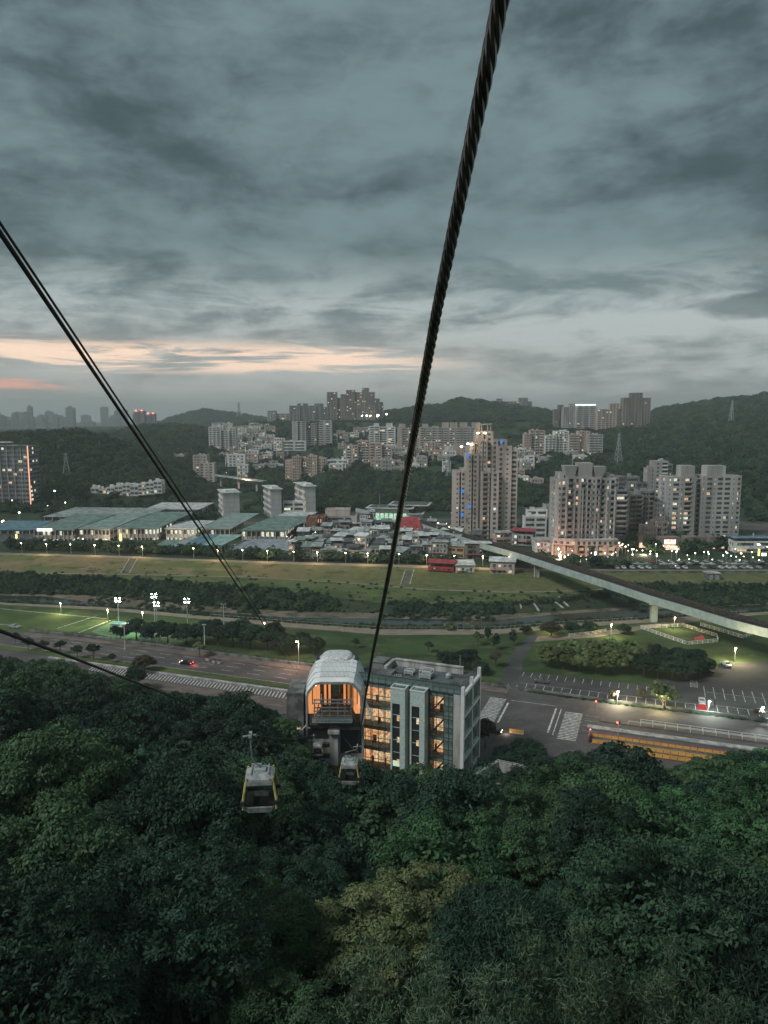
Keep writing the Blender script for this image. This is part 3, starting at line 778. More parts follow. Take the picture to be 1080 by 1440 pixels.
def cabin(label, loc, rz, rope_pt):
    r = thing('gondola_cabin', label, 'gondola', loc, rz, 'gondola cabins on the ropes')
    # origin at the cabin floor; plan 1.9 x 2.0, height 2.15, widest at the waist
    def ring(z, hw, hd, c=.28): return [(-hw+c,-hd,z),(hw-c,-hd,z),(hw,-hd+c,z),(hw,hd-c,z),(hw-c,hd,z),(-hw+c,hd,z),(-hw,hd-c,z),(-hw,-hd+c,z)]
    def loft(rings, capb=True, capt=True):
        mb = MB(); n = 8; i = 0; mb.v = [p for q in rings for p in q]
        for k in range(len(rings)-1):
            for j in range(n): mb.f.append((k*n+j, k*n+(j+1) % n, (k+1)*n+(j+1) % n, (k+1)*n+j))
        if capb: mb.f.append(tuple(range(n))[::-1])
        if capt: mb.f.append(tuple((len(rings)-1)*n+j for j in range(n)))
        return mb
    obj('lower_shell', loft([ring(0,.72,.78),ring(.10,.92,.96),ring(.42,1.0,1.04),ring(.50,.98,1.02)], True, False), M_cw, r)
    fl = MB(); fl.box(-.85,.85,-.88,.88,.10,.14); obj('floor', fl, M_dark, r)
    obj('roof', loft([ring(1.98,.84,.88),ring(2.06,.84,.88),ring(2.20,.66,.72),ring(2.26,.52,.60)]), M_cw, r)
    hd = MB(); hd.box(-.72,.72,-.90,-.84,1.72,1.98); hd.box(-.72,.72,.84,.90,1.72,1.98); obj('window_header', hd, M_cw, r)
    for sx in (-1,1):
        for sy in (-1,1):
            p = MB(); p.tube([(sx*.96,sy*.92,.30),(sx*.95,sy*.92,.9),(sx*.86,sy*.84,1.5),(sx*.74,sy*.78,2.12)], .075, 6); obj('corner_post', p, M_yel, r)
            b = MB(); b.box(sx*.98-.13, sx*.98+.13, sy*.98-.16, sy*.98+.16, .62, .84); obj('bumper', b, M_dark, r)
    for sy in (-1,1):
        w = MB(); w.quad((-.88,sy*.97,.5),(.88,sy*.97,.5),(.70,sy*.83,1.74),(-.70,sy*.83,1.74)); obj('window', w, M_cglass, r)
    for sx in (-1,1):
        w = MB(); w.quad((sx*.95,-.88,.5),(sx*.95,.88,.5),(sx*.80,.74,1.98),(sx*.80,-.74,1.98)); obj('window', w, M_cglass, r)
        s = MB(); s.box(sx*.42,sx*.88,-.8,.8,.42,.52) if sx > 0 else s.box(-.88,-.42,-.8,.8,.42,.52); obj('bench', s, M_seat, r)
        rk = MB(); rk.bar((sx*.5,-.6,2.30),(sx*.5,.6,2.30),.07); rk.bar((sx*.5,0,2.2),(sx*.5,0,2.32),.07); obj('roof_rail', rk, M_steel, r)
    # dark ceiling, and a dark sheet painting the shade in the upper window
    up = MB(); up.box(-.70,.70,-.80,.80,1.90,1.97); obj('ceiling', up, M_dark, r)
    bl_ = MB(); bl_.quad((-.76,.79,1.16),(.76,.79,1.16),(.68,.77,1.9),(-.68,.77,1.9)); obj('tinted_rear_band', bl_, M_seat, r)
    M_ = r.matrix_basis.inverted() if False else (Matrix.Translation(loc) @ Matrix.Rotation(rz,4,'Z')).inverted()
    q = M_ @ Vector(rope_pt)
    h = MB(); h.tube([(0,0,2.26),(0,0,2.50),(-.30,0,2.72),(-.46,0,3.0),tuple(Vector((q.x, q.y, q.z))+Vector((0,0,-.35))),(q.x,q.y,q.z-.03)], [.07,.07,.055,.05,.045,.04], 7)
    ha = obj('hanger_arm', h, pmat('hanger_steel', (.20,.22,.22), .5, metal=.3), r)
    k = MB(); k.box(-.34,.34,-.30,.30,2.28,2.40); k.bar((-.5,0,2.62),(.1,0,2.62),.09); obj('suspension_frame', k, M_steel, r)
    gm = MB(); gm.box(q.x-.09,q.x+.09,q.y-.34,q.y+.34,q.z-.08,q.z+.07); gm.bar((q.x-.45,q.y,q.z-.10),(q.x+.35,q.y,q.z-.02),.07)
    obj('grip', gm, M_steel, r)
    return r
p = atD(367,1133,44.5); cabin('nearest gondola cabin with yellow corner posts hanging above the trees left of the station', tuple(p), .10, atD(352,1033,44))
p = atD(492,1098,75.5); cabin('gondola cabin hanging in front of the station wall right of the concrete pillar', tuple(p), -.05, atD(503,1049,75))
p = atD(447,1061,146); cabin('small distant gondola cabin below the terminal mouth at the left', tuple(p), .05, atD(441,1034,148))
# ------------------------------------------------------------------ gondola station
ST = (16.6, 155.0, 0.0); SA = math.atan2(.372, -.928)        # local +x runs along the facade to the left; y away
# use a frame with +x to the right along the facade, +y away from the viewer
ux = Vector((.928,-.372,0)); rot = math.atan2(ux.y, ux.x)
LST = (ST[0]-ux.x*34, ST[1]-ux.y*34, 0)       # origin 34 m left of the right corner
M_curt = pmat('curtain_glass', (.07,.12,.11), .12, var=.0, col2=(.17,.25,.23), scale=.35, spec=.8, det=1)
M_mull = pmat('mullion', (.045,.055,.055), .5, var=.1)
M_shaft = pmat('shaft_cladding', (.50,.62,.59), .5, var=.12)
M_warmwall = pmat('interior_warm_glow', (.5,.30,.16), .8, var=.5, scale=.5, emit=(1.0,.40,.14), estr=.50)  # lamp light put into the linings and panels as emission
M_inwall = winmat('interior_glow', ((1.0,.50,.25),(1.0,.70,.42)), 1.2)  # room light put into the back walls as emission
M_inlamp = emat('ceiling_strip', (1.0,.85,.62), 6)
M_roofd = pmat('flat_roof', (.10,.115,.12), .9, var=.35, scale=.3)
L_ = 34.0; Dp = 14.5; HT = 20.4; FH = 5.0
station = thing('gondola_station', 'glass fronted gondola station with lit floors and a white vaulted terminal hood', 'station', LST, rot)
x0s = 8.0                                      # left limit of the glass block
mb = MB(); mb.box(x0s, L_, Dp-.4, Dp, 0, HT); mb.box(L_-1.7, L_, 0, .5, 0, HT); mb.box(x0s, x0s+.4, .6, Dp-.4, 0, HT)
obj('wall', mb, M_conc, station)
for k in range(5):
    sl = MB(); z = k*FH; sl.box(x0s+.4, L_-.6, .18, Dp-.4, z-.45, z-.05) ; obj('floor_slab', sl, M_concd, station)
rf = MB(); rf.box(x0s, L_-.02, 0, Dp-.001, HT-.2, HT+.001); obj('roof', rf, M_roofd, station)
# glowing interior back walls and rooms behind the glass, floor by floor
bays = [(8.4,11.4),(11.6,14.7),(14.9,18.1),(18.2,18.6),(22.2,23.1),(27.0,30.1),(30.3,32.0)]
litbays = {0:1,1:1,2:1,3:1,4:1,5:1}
for f in range(4):
    for bi, (a, b) in enumerate(bays[:6]):
        z0, z1 = f*FH, f*FH+FH-.5
        if bi in (0,1) and f == 3: pass
        w = MB(); w.box(a+.05, b-.05, 3.2, 3.4, z0, z1); obj('room_wall', w, M_inwall, station)
        c = MB(); c.box(a+.5, b-.5, 1.2, 1.5, z1-.12, z1-.03); c.box(a+.5, b-.5, 2.9, 3.2, z1-.12, z1-.03); obj('ceiling_lamp', c, M_inlamp, station)
        ww = MB()
        if b-a > 2:
          for k in range(1):
            xx = a+.4+rnd.random()*(b-a-1); hh = rnd.uniform(.9,2.4); ww.box(xx, xx+rnd.uniform(.3,.8), 2.2+k*.7, 2.5+k*.7, z0, z0+hh)
        if bi == 5: ww.bar((a+.2,2.0,z0+.4),(b-.3,2.0,z1-1.0),.35)
        if ww.f: obj('room_fitting', ww, pmat('fitting_brown', (.16,.08,.05), .7), station)
    for a in (18.35, 26.8, 30.3):
        pw = MB(); pw.box(a-.12, a+.12, .3, 3.2, f*FH, f*FH+FH-.5); obj('partition', pw, M_concd, station)
dk = MB(); dk.box(30.4, L_-1.7, .9, 1.0, 0, HT-.5); obj('dark_bay_backing', dk, M_dark, station)
# curtain wall: panes and mullions
px_edges = [8.4,10.0,11.5,13.2,14.8,16.4,18.1,20.2,22.2,23.1,25.0,27.0,28.5,30.2,31.3,L_-1.7]
rows_z = []
for f in range(4): rows_z += [f*FH+.0, f*FH+2.3, f*FH+4.3]
rows_z += [HT-.5]
M_clear = bpy.data.materials.new('clear_pane'); M_clear.use_nodes = True
_nt = M_clear.node_tree; _nt.nodes.clear(); _q = G(_nt); _tr = _q.n('ShaderNodeBsdfTransparent'); _tr.inputs[0].default_value = (.82,.80,.76,1)
_gl = _q.n('ShaderNodeBsdfGlossy'); _gl.inputs[0].default_value = (.9,1,1,1); _gl.inputs[1].default_value = .04; _mx = _q.n('ShaderNodeMixShader'); _mx.inputs[0].default_value = .07
_o = _q.n('ShaderNodeOutputMaterial'); _nt.links.new(_tr.outputs[0], _mx.inputs[1]); _nt.links.new(_gl.outputs[0], _mx.inputs[2]); _nt.links.new(_mx.outputs[0], _o.inputs[0])
pane_cache = {}
for a, b in zip(px_edges[:-1], px_edges[1:]):
    if 20.9 <= a < 23.6 and False: continue
    for j in range(len(rows_z)-1):
        z0, z1 = rows_z[j], rows_z[j+1]
        if z1-z0 < .05: continue
        solid = (j % 3 == 2) or a >= 30.2
        key = (round(b-a,2), round(z1-z0,2), solid)
        if key not in pane_cache:
            m_ = MB(); m_.box(.04, b-a-.04, 0, .03, .04, z1-z0-.04); pane_cache[key] = m_.mesh('pane', M_curt if solid else M_clear)
        o = link('pane', pane_cache[key], station); o.location = (a, .02, z0)
mu = MB()
for a in px_edges: mu.box(a-.05, a+.05, -.06, .10, 0, HT)
for z in rows_z: mu.box(8.4, L_-1.7, -.05, .09, z-.05, z+.05)
for f in range(4):
    mu.box(8.4, L_-1.7, -.045, .08, f*FH+1.15, f*FH+1.21)
obj('mullion_grid', mu, M_mull, station, 'stuff')
# glazed parapet above the roof
pr = MB(); n = 16
for k in range(n+1):
    x = 8.4+(L_-8.4)*k/n; pr.bar((x,.05,HT),(x,.05,HT+1.9),.08)
pr.bar((8.4,.05,HT+1.9),(L_,.05,HT+1.9),.10); pr.bar((8.4,.05,HT+.95),(L_,.05,HT+.95),.06)
for k in range(12):
    y = Dp*k/11; pr.bar((L_-.05,y,HT),(L_-.05,y,HT+1.9),.08)
pr.bar((L_-.05,0,HT+1.9),(L_-.05,Dp,HT+1.9),.10)
for k in range(20):
    x = 8.4+(L_-8.4)*k/19; pr.bar((x,Dp-.05,HT),(x,Dp-.05,HT+2.2),.06)
for z in (.55,1.1,1.65,2.2): pr.bar((8.4,Dp-.05,HT+z),(L_,Dp-.05,HT+z),.06)
obj('roof_fence', pr, M_mull, station)
for k in range(n):
    x = 8.4+(L_-8.4)*k/n; key = ('par',)
    if key not in pane_cache:
        m_ = MB(); m_.box(.05, (L_-8.4)/n-.05, 0, .03, .05, 1.85); pane_cache[key] = m_.mesh('parapet_pane', M_curt)
    o = link('parapet_pane', pane_cache[key], station); o.location = (x, .06, HT)
ch = MB(); ch.box(14,31,Dp-2.2,Dp-1.6,HT,HT+1.5); ch.box(14,31,Dp-2.4,Dp-1.4,HT+1.5,HT+1.75); ch.box(13.2,14,7,Dp-1.6,HT,HT+1.5); obj('rooftop_parapet', ch, M_conc, station)
# plant on the roof
for (a,b,c,d,h) in ((22.4,25.0,6.0,8.6,1.9),(18.3,20.3,7.2,9.0,1.0)):
    fr = MB(); fr.box(a,b,c,d,HT+.25,HT+h*.5)
    e = obj('cooling_unit', fr, M_steel, station); rl = MB()
    for k in range(6):
        x = a+(b-a)*k/5; rl.bar((x,c,HT+h),(x,d,HT+h),.08)
    for (x,y) in ((a,c),(b,c),(a,d),(b,d)): rl.bar((x,y,HT),(x,y,HT+h),.10)
    for (p1,p2) in (((a,c),(b,c)),((b,c),(b,d)),((a,d),(b,d)),((a,c),(a,d))): rl.bar((*p1,HT+h),(*p2,HT+h),.12)
    obj('unit_frame', rl, M_white, e)
tk = MB(); tk.lathe(28.6,8.6,[(.1,HT),(.7,HT+.2),(.75,HT+.9),(.3,HT+1.3)],12); obj('water_tank', tk, M_steel, station)
bx = MB(); bx.box(9.5,12.5,8.5,12.5,HT,HT+1.6); bx.box(9.3,12.7,8.3,12.7,HT+1.6,HT+1.75); bx.box(13.2,16.2,4.5,7.5,HT,HT+.9); obj('rooftop_hut', bx, M_concd, station)
vent = MB()
for k in range(5): vent.bar((17.2+k*.5,3.2,HT+.3),(15.8+k*.5,6.0,HT+.3),.18)
obj('roof_pipes', vent, M_steel, station)
mt = MB(); mt.bar((30.6,11,HT),(30.6,11,HT+5),.09); obj('roof_mast', mt, M_steel, station)
# two protruding lift shafts with white frames
for cx in (20.4, 24.95):
    a, b = cx-1.7, cx+1.7; f = MB()
    f.box(a,a+.38,-2.6,-.07,0,HT+.2); f.box(b-1.2,b,-2.6,-.07,0,HT+.2); f.box(a+.38,b-1.2,-2.6,-.07,HT-3.2,HT+.2)
    s_ = obj('lift_shaft', f, M_shaft, station)
    gpan = MB(); gpan.box(a+.38,b-1.2,-2.3,-2.26,0,HT-3.2); obj('shaft_glass', gpan, M_dark, s_)
    cap = MB(); cap.box(a-.08,b+.08,-2.7,-2.45,HT+.2,HT+.5); cap.box(a-.08,b+.08,-.3,-.07,HT+.2,HT+.5); cap.box(a-.08,a+.15,-2.45,-.3,HT+.2,HT+.5); cap.box(b-.15,b+.08,-2.45,-.3,HT+.2,HT+.5)
    obj('shaft_rim', cap, M_white, s_)
    tp = MB(); tp.box(a+.16,b-.16,-2.44,-.31,HT+.21,HT+.26); obj('shaft_skylight', tp, M_curt, s_)
    rg = MB()
    for z in range(1, 6): rg.box(a+.38,b-1.2,-2.36,-2.31,z*2.9,z*2.9+.12)
    obj('shaft_ring', rg, M_shaft, s_, 'stuff')
    for z in (3.0, 8.2, 13.2):
        lw_ = MB(); lw_.box(b-1.95,b-1.35,-2.40,-2.37,z,z+1.3); obj('shaft_lit_window', lw_, M_warm, s_)
    if cx < 22:
        lw_ = MB(); lw_.box(a+.5,b-1.35,-2.40,-2.37,2.6,3.9); obj('shaft_lit_window', lw_, emat('green_light',(.6,.9,.65),.6), s_)
# the right end: open concrete frame with diagonal struts
ef = MB()
for (y0,y1) in ((-.01,.75),(Dp-.75,Dp+.01),(7.0,7.6)): ef.box(L_+.01,L_+.75,y0,y1,0,HT+1.6)
for f in range(5): ef.box(L_+.02,L_+.70,.75,7.0,f*FH-.30,f*FH+.3); ef.box(L_+.02,L_+.70,7.6,Dp-.75,f*FH-.30,f*FH+.3)
obj('end_frame', ef, M_white, station)
for f in range(4):
    for (y0,y1) in ((.9,6.9),(7.7,13.6)):
        st_ = MB(); st_.bar((L_+.3,y0,f*FH+.3),(L_+.3,y1,f*FH+FH-.4),.22); obj('diagonal_strut', st_, M_conc, station)
eg = MB(); eg.box(L_-.1,L_,.5,Dp-.4,0,HT); obj('end_wall', eg, M_curt, station)
ban = MB(); ban.box(L_-1.0+.5,L_+.0+.012,-.10,-.06,1.0,3.4); obj('banner', ban, pmat('banner_blue',(.12,.22,.36),.7,var=.9,scale=2,col2=(.35,.12,.14)), station)
# ---- vaulted terminal hood, in world axes, as part of the station
TX, TY = -11.0, 158.0
tl = thing('cable_terminal', 'white vaulted hood of the cable terminal with an orange lit mouth', 'terminal', (TX, TY, 0))
def sect(w, zt, zs, z0):                                   # half profile of the hood
    return [(-w,z0),(-w,zs),(-w+.35,zs+1.3),(-w+1.9,zt-.25),(-w+3.0,zt),(w-3.0,zt),(w-1.9,zt-.25),(w-.35,zs+1.3),(w,zs),(w,z0)]
stations_ = [(0.0,6.0,21.9,18.6),(1.5,6.2,22.5,18.9),(6,6.5,23.3,19.2),(11,6.5,23.6,19.3),(14.5,6.2,23.4,19.2),(17,5.5,22.9,18.9),(18.8,4.4,22.2,18.4)]
hd = MB(); n = 10
for (y, w, zt, zs) in stations_:
    for (x, z) in sect(w, zt, zs, 12.2): hd.v.append((x, y, z))
for k in range(len(stations_)-1):
    for j in range(n-1): hd.f.append((k*n+j, k*n+j+1, (k+1)*n+j+1, (k+1)*n+j))
hd.f.append(tuple((len(stations_)-1)*n+j for j in range(n)))
ho = obj('hood_shell', hd, pmat('hood_white', (.80,.84,.83), .5, var=.05, scale=.4), tl); sm = ho.modifiers.new('t', 'SOLIDIFY'); sm.thickness = .22; sm.offset = 1
sm_ = MB()
for (y, w, zt, zs) in [(1.5,6.2,22.5,18.9),(3.7,6.35,22.93,19.07),(6,6.5,23.3,19.2),(8.5,6.5,23.46,19.25),(11,6.5,23.6,19.3),(14.5,6.2,23.4,19.2)]:
    q = [(x*1.04, z+.2) for x, z in sect(w, zt, zs, 12.2)]
    for a, b in zip(q[:-1], q[1:]): sm_.bar((a[0],y,a[1]),(b[0],y,b[1]),.07,.10)
obj('hood_seams', sm_, M_steel, tl, 'stuff')
# ribbed translucent centre panel and raised dome
for k in range(22):
    x = -3.1+6.2*k/21; rb = MB(); rb.tube([(x,1.3,22.72),(x,6,23.50),(x,9.5,23.74)], .055, 4); obj('roof_rib', rb, pmat('rib_grey', (.45,.50,.50), .5), tl)
dm = MB(); rings = []
for (sc, z) in ((1,23.5),(.97,24.1),(.85,24.45),(.6,24.6)):
    ring = []
    for j in range(24):
        t = 2*PI*j/24; ring.append((3.6*sc*math.copysign(abs(math.cos(t))**.6, math.cos(t)), 12.6+3.4*sc*math.copysign(abs(math.sin(t))**.6, math.sin(t)), z))
    rings.append(ring)
for rg_ in rings: dm.v += rg_
for k in range(3):
    for j in range(24): dm.f.append((k*24+j, k*24+(j+1) % 24, (k+1)*24+(j+1) % 24, (k+1)*24+j))
dm.f.append(tuple(72+j for j in range(24))); obj('raised_dome', dm, pmat('dome_grey', (.66,.70,.70), .55), tl)
for k in range(25):
    t = -PI*.12 + PI*1.24*k/24
    cx_, cy_ = math.cos(t), math.sin(t)
    lv = MB(); x1, y1 = 3.9*cx_, 12.2+3.9*cy_; x2, y2 = 5.2*cx_, 12.2+5.4*cy_
    lv.bar((x1,y1,23.75),(x2,y2,23.25),.30,.25); obj('louvre', lv, M_white, tl)
sk = MB(); sk.tube([(4.6*math.cos(-PI*.12+PI*1.24*k/24),12.2+4.7*math.sin(-PI*.12+PI*1.24*k/24),23.42) for k in range(25)], .62, 6); obj('louvre_backing', sk, M_dark, tl)
# mouth: glowing linings, frame, machinery
fr = MB()
pts = [(x, z) for (x, z) in sect(6.0,21.9,18.6,12.2)]
for a, b in zip(pts[:-1], pts[1:]): fr.bar((a[0],-.12,a[1]),(b[0],-.12,b[1]),.30,.5)
obj('mouth_frame', fr, M_steel, tl)
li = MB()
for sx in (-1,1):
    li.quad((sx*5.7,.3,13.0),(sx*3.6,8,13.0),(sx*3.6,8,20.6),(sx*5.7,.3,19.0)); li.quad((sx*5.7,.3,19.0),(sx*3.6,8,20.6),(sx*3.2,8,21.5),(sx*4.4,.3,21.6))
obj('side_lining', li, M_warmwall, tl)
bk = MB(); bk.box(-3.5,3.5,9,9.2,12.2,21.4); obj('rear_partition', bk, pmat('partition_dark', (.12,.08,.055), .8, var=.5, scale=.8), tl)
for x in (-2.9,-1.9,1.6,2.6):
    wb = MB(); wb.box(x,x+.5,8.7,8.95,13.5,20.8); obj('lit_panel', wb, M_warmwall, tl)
ck = MB(); ck.box(-.7,.9,5,8,17,20.5); obj('drive_housing', ck, pmat('machine_teal', (.06,.17,.18), .5), tl)
for x in (-5.0,-3.2,3.2,5.0):
    cp = MB(); cp.bar((x,2.5,16),(x,2.5,21),.18); obj('mouth_post', cp, M_dark, tl)
for (x,y) in ((-4.4,1.8),(4.4,1.8),(-4.2,6),(4.2,6),(0,3.5)):
    lp = MB(); lp.box(x-.35,x+.35,y-.12,y+.12,20.6,20.7); obj('strip_lamp', lp, M_inlamp, tl)
dkk = MB(); dkk.box(-6.0,6.0,.2,15,11.7,12.2); obj('deck', dkk, M_concd, tl)
sw = MB()
for k in range(6): sw.box(-5.9,5.9,-.1,.12,12.2+k*.45,12.2+k*.45+.38)
obj('timber_apron', sw, pmat('timber', (.16,.10,.07), .8, var=.4, scale=1.2), tl, 'stuff')
# sheave gantry in front of the mouth
M_gan = pmat('gantry_blue', (.22,.34,.38), .45, metal=.3, var=.2)
for z in (14.8,16.6,18.4):
    gr_ = MB(); gr_.bar((-4.4,-1.0,z),(3.9,-1.0,z),.26,.22); gr_.bar((-4.4,-2.2,z-.3),(3.9,-2.2,z-.3),.20,.18); obj('gantry_beam', gr_, M_gan, tl)
for x in (-4.2,-2.6,-.9,.9,2.4,3.8):
    gr_ = MB(); gr_.bar((x,-1.0,14.6),(x,-1.0,18.6),.18); gr_.bar((x,-2.2,14.2),(x,-1.0,15.4),.12); gr_.bar((x,-2.2,13.9),(x,-2.2,17.9),.10); obj('gantry_post', gr_, M_gan, tl)
for x in (-3.4, 3.0):
    for k in range(6):
        wh = MB(); wh.tube([(x-.08,-2.9+k*.55,16.9),(x+.08,-2.9+k*.55,16.9)], .24, 10); obj('sheave', wh, M_dark, tl)
for k in range(14):
    rl = MB(); rl.bar((-4.6+k*.66,-2.4,14.0),(-4.6+k*.66,-2.4,15.0),.05); obj('railing_post', rl, M_steel, tl)
rl = MB(); rl.bar((-4.6,-2.4,15.0),(4.0,-2.4,15.0),.06); rl.bar((-4.6,-2.4,14.5),(4.0,-2.4,14.5),.05); obj('railing', rl, M_steel, tl)
wk = MB(); wk.box(-4.7,4.1,-2.5,-.15,13.7,13.85); obj('walkway', wk, M_gan, tl)
# concrete carcass under the hood
cc_ = MB(); cc_.box(-6.6,6.4,1.2,14,0,11.68); obj('lower_block', cc_, M_conc, tl)
for (a,b,z0,z1) in ((-6.1,-1.4,8.6,10.9),(-4.3,-1.2,6.6,7.4),(-5.4,-.9,4.0,4.9),(1.3,5.9,5.2,10.6)):
    sl = MB(); sl.box(a,b,1.10,1.19,z0,z1); obj('dark_slot', sl, M_dark, tl)
pc = MB(); pc.box(-.95,.85,-1.3,.9,-2,11.9); pc.box(-1.3,1.2,-2.2,1.1,11.0,11.69); obj('pillar', pc, M_conc, tl)
sb = MB(); sb.box(-10.6,-6.9,.8,10,6.5,19.2); obj('side_wall_block', sb, M_concd, tl)
sw_ = MB(); sw_.box(-8.8,-7.6,.72,.79,10.9,12.2); obj('lit_window', sw_, M_warm, tl)
cs_ = MB(); cs_.box(-9.9,-9.0,1.5,2.4,-1,6.5); cs_.box(-7.9,-7.1,1.5,2.4,-1,6.5); obj('column', cs_, M_conc, tl)
gy = MB(); gy.bar((-6.0,.2,12.3),(-8.6,.2,9.6),.22); gy.bar((6.3,.4,19),(8.6,.6,13),.35,.5); obj('raking_strut', gy, M_white, tl)
jn = MB()
for z in (2.5,5.0,7.6,10.2): jn.box(-6.55,-1.0,1.15,1.195,z,z+.06)
for x in (-5.2,-3.8,-2.4): jn.box(x,x+.05,1.15,1.195,0,11.6)
obj('panel_joints', jn, M_dark, tl, 'stuff')
# entrance ramp and stair at the right foot of the station
rp_ = thing('entrance_ramp', 'walled concrete ramp with a skylight at the right foot of the station', 'ramp', (0,0,0))
A = at(655,1108,5); B = at(700,1080,5); Cc = at(745,1090,5); D_ = at(690,1128,5)
wl = MB()
for a, b in ((A,B),(B,Cc)): wl.bar(a+Vector((0,0,.3)), b+Vector((0,0,.3)), .4, 2.4); wl.bar(a+Vector((0,0,1.9)), b+Vector((0,0,1.9)), .12, .1); wl.bar(a+Vector((0,0,1.55)), b+Vector((0,0,1.55)), .55, .12)
obj('parapet_wall', wl, M_conc, rp_)
sl = MB(); sl.prism([tuple(v)[:2] for v in (A, D_, Cc, B)], 1.0, 3.2); obj('landing', sl, M_concd, rp_)
q1, q2, q3, q4 = at(690,1104,4.6), at(713,1096,4.6), at(724,1112,4.6), at(700,1121,4.6)
sk = MB(); sk.prism([tuple(v)[:2] for v in (q4, q3, q2, q1)], 3.25, 4.3); obj('skylight', sk, pmat('skylight_blue', (.25,.36,.42), .3), rp_)
q1, q2, q3, q4 = at(655,1125,4), at(683,1112,4), at(712,1136,4), at(668,1150,4)
sk = MB(); sk.prism([tuple(v)[:2] for v in (q4, q3, q2, q1)], 2.5, 3.6); obj('roof_slab', sk, M_conc, rp_)
# ------------------------------------------------------------------ road frame: u along the road to the right, w towards the viewer from the hedge
R0 = Vector((28, 216.5, 0)); RE = Vector((.939,-.344,0)); RN = Vector((-.344,-.939,0))
def rd(u, w, z=0.0): return R0+RE*u+RN*w+Vector((0,0,z))
def hw(u):
    """offset of the hedge line from the straight frame"""
    p = R0+RE*u; return -(BY('hedge', p.x)-p.y)*.94
def rq(mb, u0, u1, w0, w1, z):
    return mb.quad(rd(u0,w1,z), rd(u1,w1,z), rd(u1,w0,z), rd(u0,w0,z))
ROT = math.atan2(RE.y, RE.x)
def rbox(mb, u0, u1, w0, w1, z0, z1):
    a = [rd(u0,w1), rd(u1,w1), rd(u1,w0), rd(u0,w0)]; return mb.prism([tuple(p)[:2] for p in a], z0, z1)
def seg(fn, u0, u1, step=10):
    u = u0
    while u < u1: fn(u, min(u+step, u1)); u += step
# sidewalk along the hedge (left of the crossing), median, lower lanes
M_side = groundmat('sidewalk_paving', [((.17,.14,.12),0,0,0),((.12,.10,.09),.2,.4,.6)], .1)
mb = MB(); seg(lambda a, b: rbox(mb, a, b, hw(a)+.8, hw(a)+4.4, .0, .12), -170, 10); obj('sidewalk', mb, M_side, None, 'structure')
mb = MB(); seg(lambda a, b: rbox(mb, a, b, 19.6, 23.2, .0, .14), -170, -6); obj('grass_median', mb, M_terr, None, 'structure')
mb = MB(); seg(lambda a, b: rbox(mb, a, b, 31.5, 36.5, .0, .12), -190, -12); obj('lower_sidewalk', mb, M_side, None, 'structure')
mb = MB(); seg(lambda a, b: rbox(mb, a, b, 24.3, 25.3, .0, .35), -140, -8); obj('median_kerb', mb, M_conc, None, 'structure')
mk = MB(); r5 = random.Random(3)
for w in (8.2, 11.8, 15.4):
    u = -165
    while u < -2:
        if w == 8.2 or True: rq(mk, u, u+4.5, w-.09, w+.09, .008)
        u += 9.5
rq(mk, -168, -2, 4.95, 5.12, .008); rq(mk, -168, -4, 19.1, 19.25, .008)
u = -120
while u < -18:                                       # hatched lane of short slanted bars
    a = rd(u, 26.2, .008); b = rd(u+.38, 26.2, .008); c = rd(u+1.5, 30.2, .008); d = rd(u+1.12, 30.2, .008)
    mk.quad(d, c, b, a); u += 1.15
rq(mk, -120, -16, 25.7, 25.9, .009)
for u0 in (6.0, 27.5):                               # two zebra crossings
    w = 9.0 if u0 < 10 else 12.5
    while w < (26 if u0 < 10 else 31): rq(mk, u0, u0+4.6, w, w+.48, .008); w += .98
rq(mk, 11.4, 11.9, 11.5, 26, .008); rq(mk, 24.6, 25.1, 11, 28, .008); rq(mk, 26.1, 26.35, 11, 29, .008); rq(mk, 12, 25, 9.2, 9.4, .008)
for w in (13.2, 16.6, 20.0, 23.4): rq(mk, 33, 36.5, w, w+.12, .008)
obj('road_markings', mk, M_line, None, 'structure')
# central reservation islands to the right of the crossing
isl = MB(); isl2 = MB()
seg(lambda a, b: rbox(isl, a, b, 13.6, 16.0, 0, .16), 37, 150); seg(lambda a, b: rbox(isl2, a, b, 19.4, 21.4, 0, .18), 34, 150)
obj('planted_island', isl, M_side, None, 'structure'); obj('concrete_island', isl2, M_conc, None, 'structure')
rl = thing('island_railing', 'pale railing along the planted road island right of the crossing', 'railing', (0,0,0))
u = 47
while u < 130:
    p = MB(); p.bar(rd(u,13.9,.16), rd(u,13.9,1.25), .14); obj('post', p, M_white, rl); u += 3.0
for z in (.6, 1.2):
    p = MB(); p.bar(rd(47,13.9,z), rd(130,13.9,z), .09); obj('rail', p, M_white, rl)
rl = thing('island_railing', 'second railing on the far edge of the planted road island', 'railing', (0,0,0))
u = 44
while u < 130:
    p = MB(); p.bar(rd(u,15.8,.16), rd(u,15.8,1.1), .12); obj('post', p, M_white, rl); u += 3.0
p = MB(); p.bar(rd(44,15.8,1.1), rd(130,15.8,1.1), .09); obj('rail', p, M_white, rl)
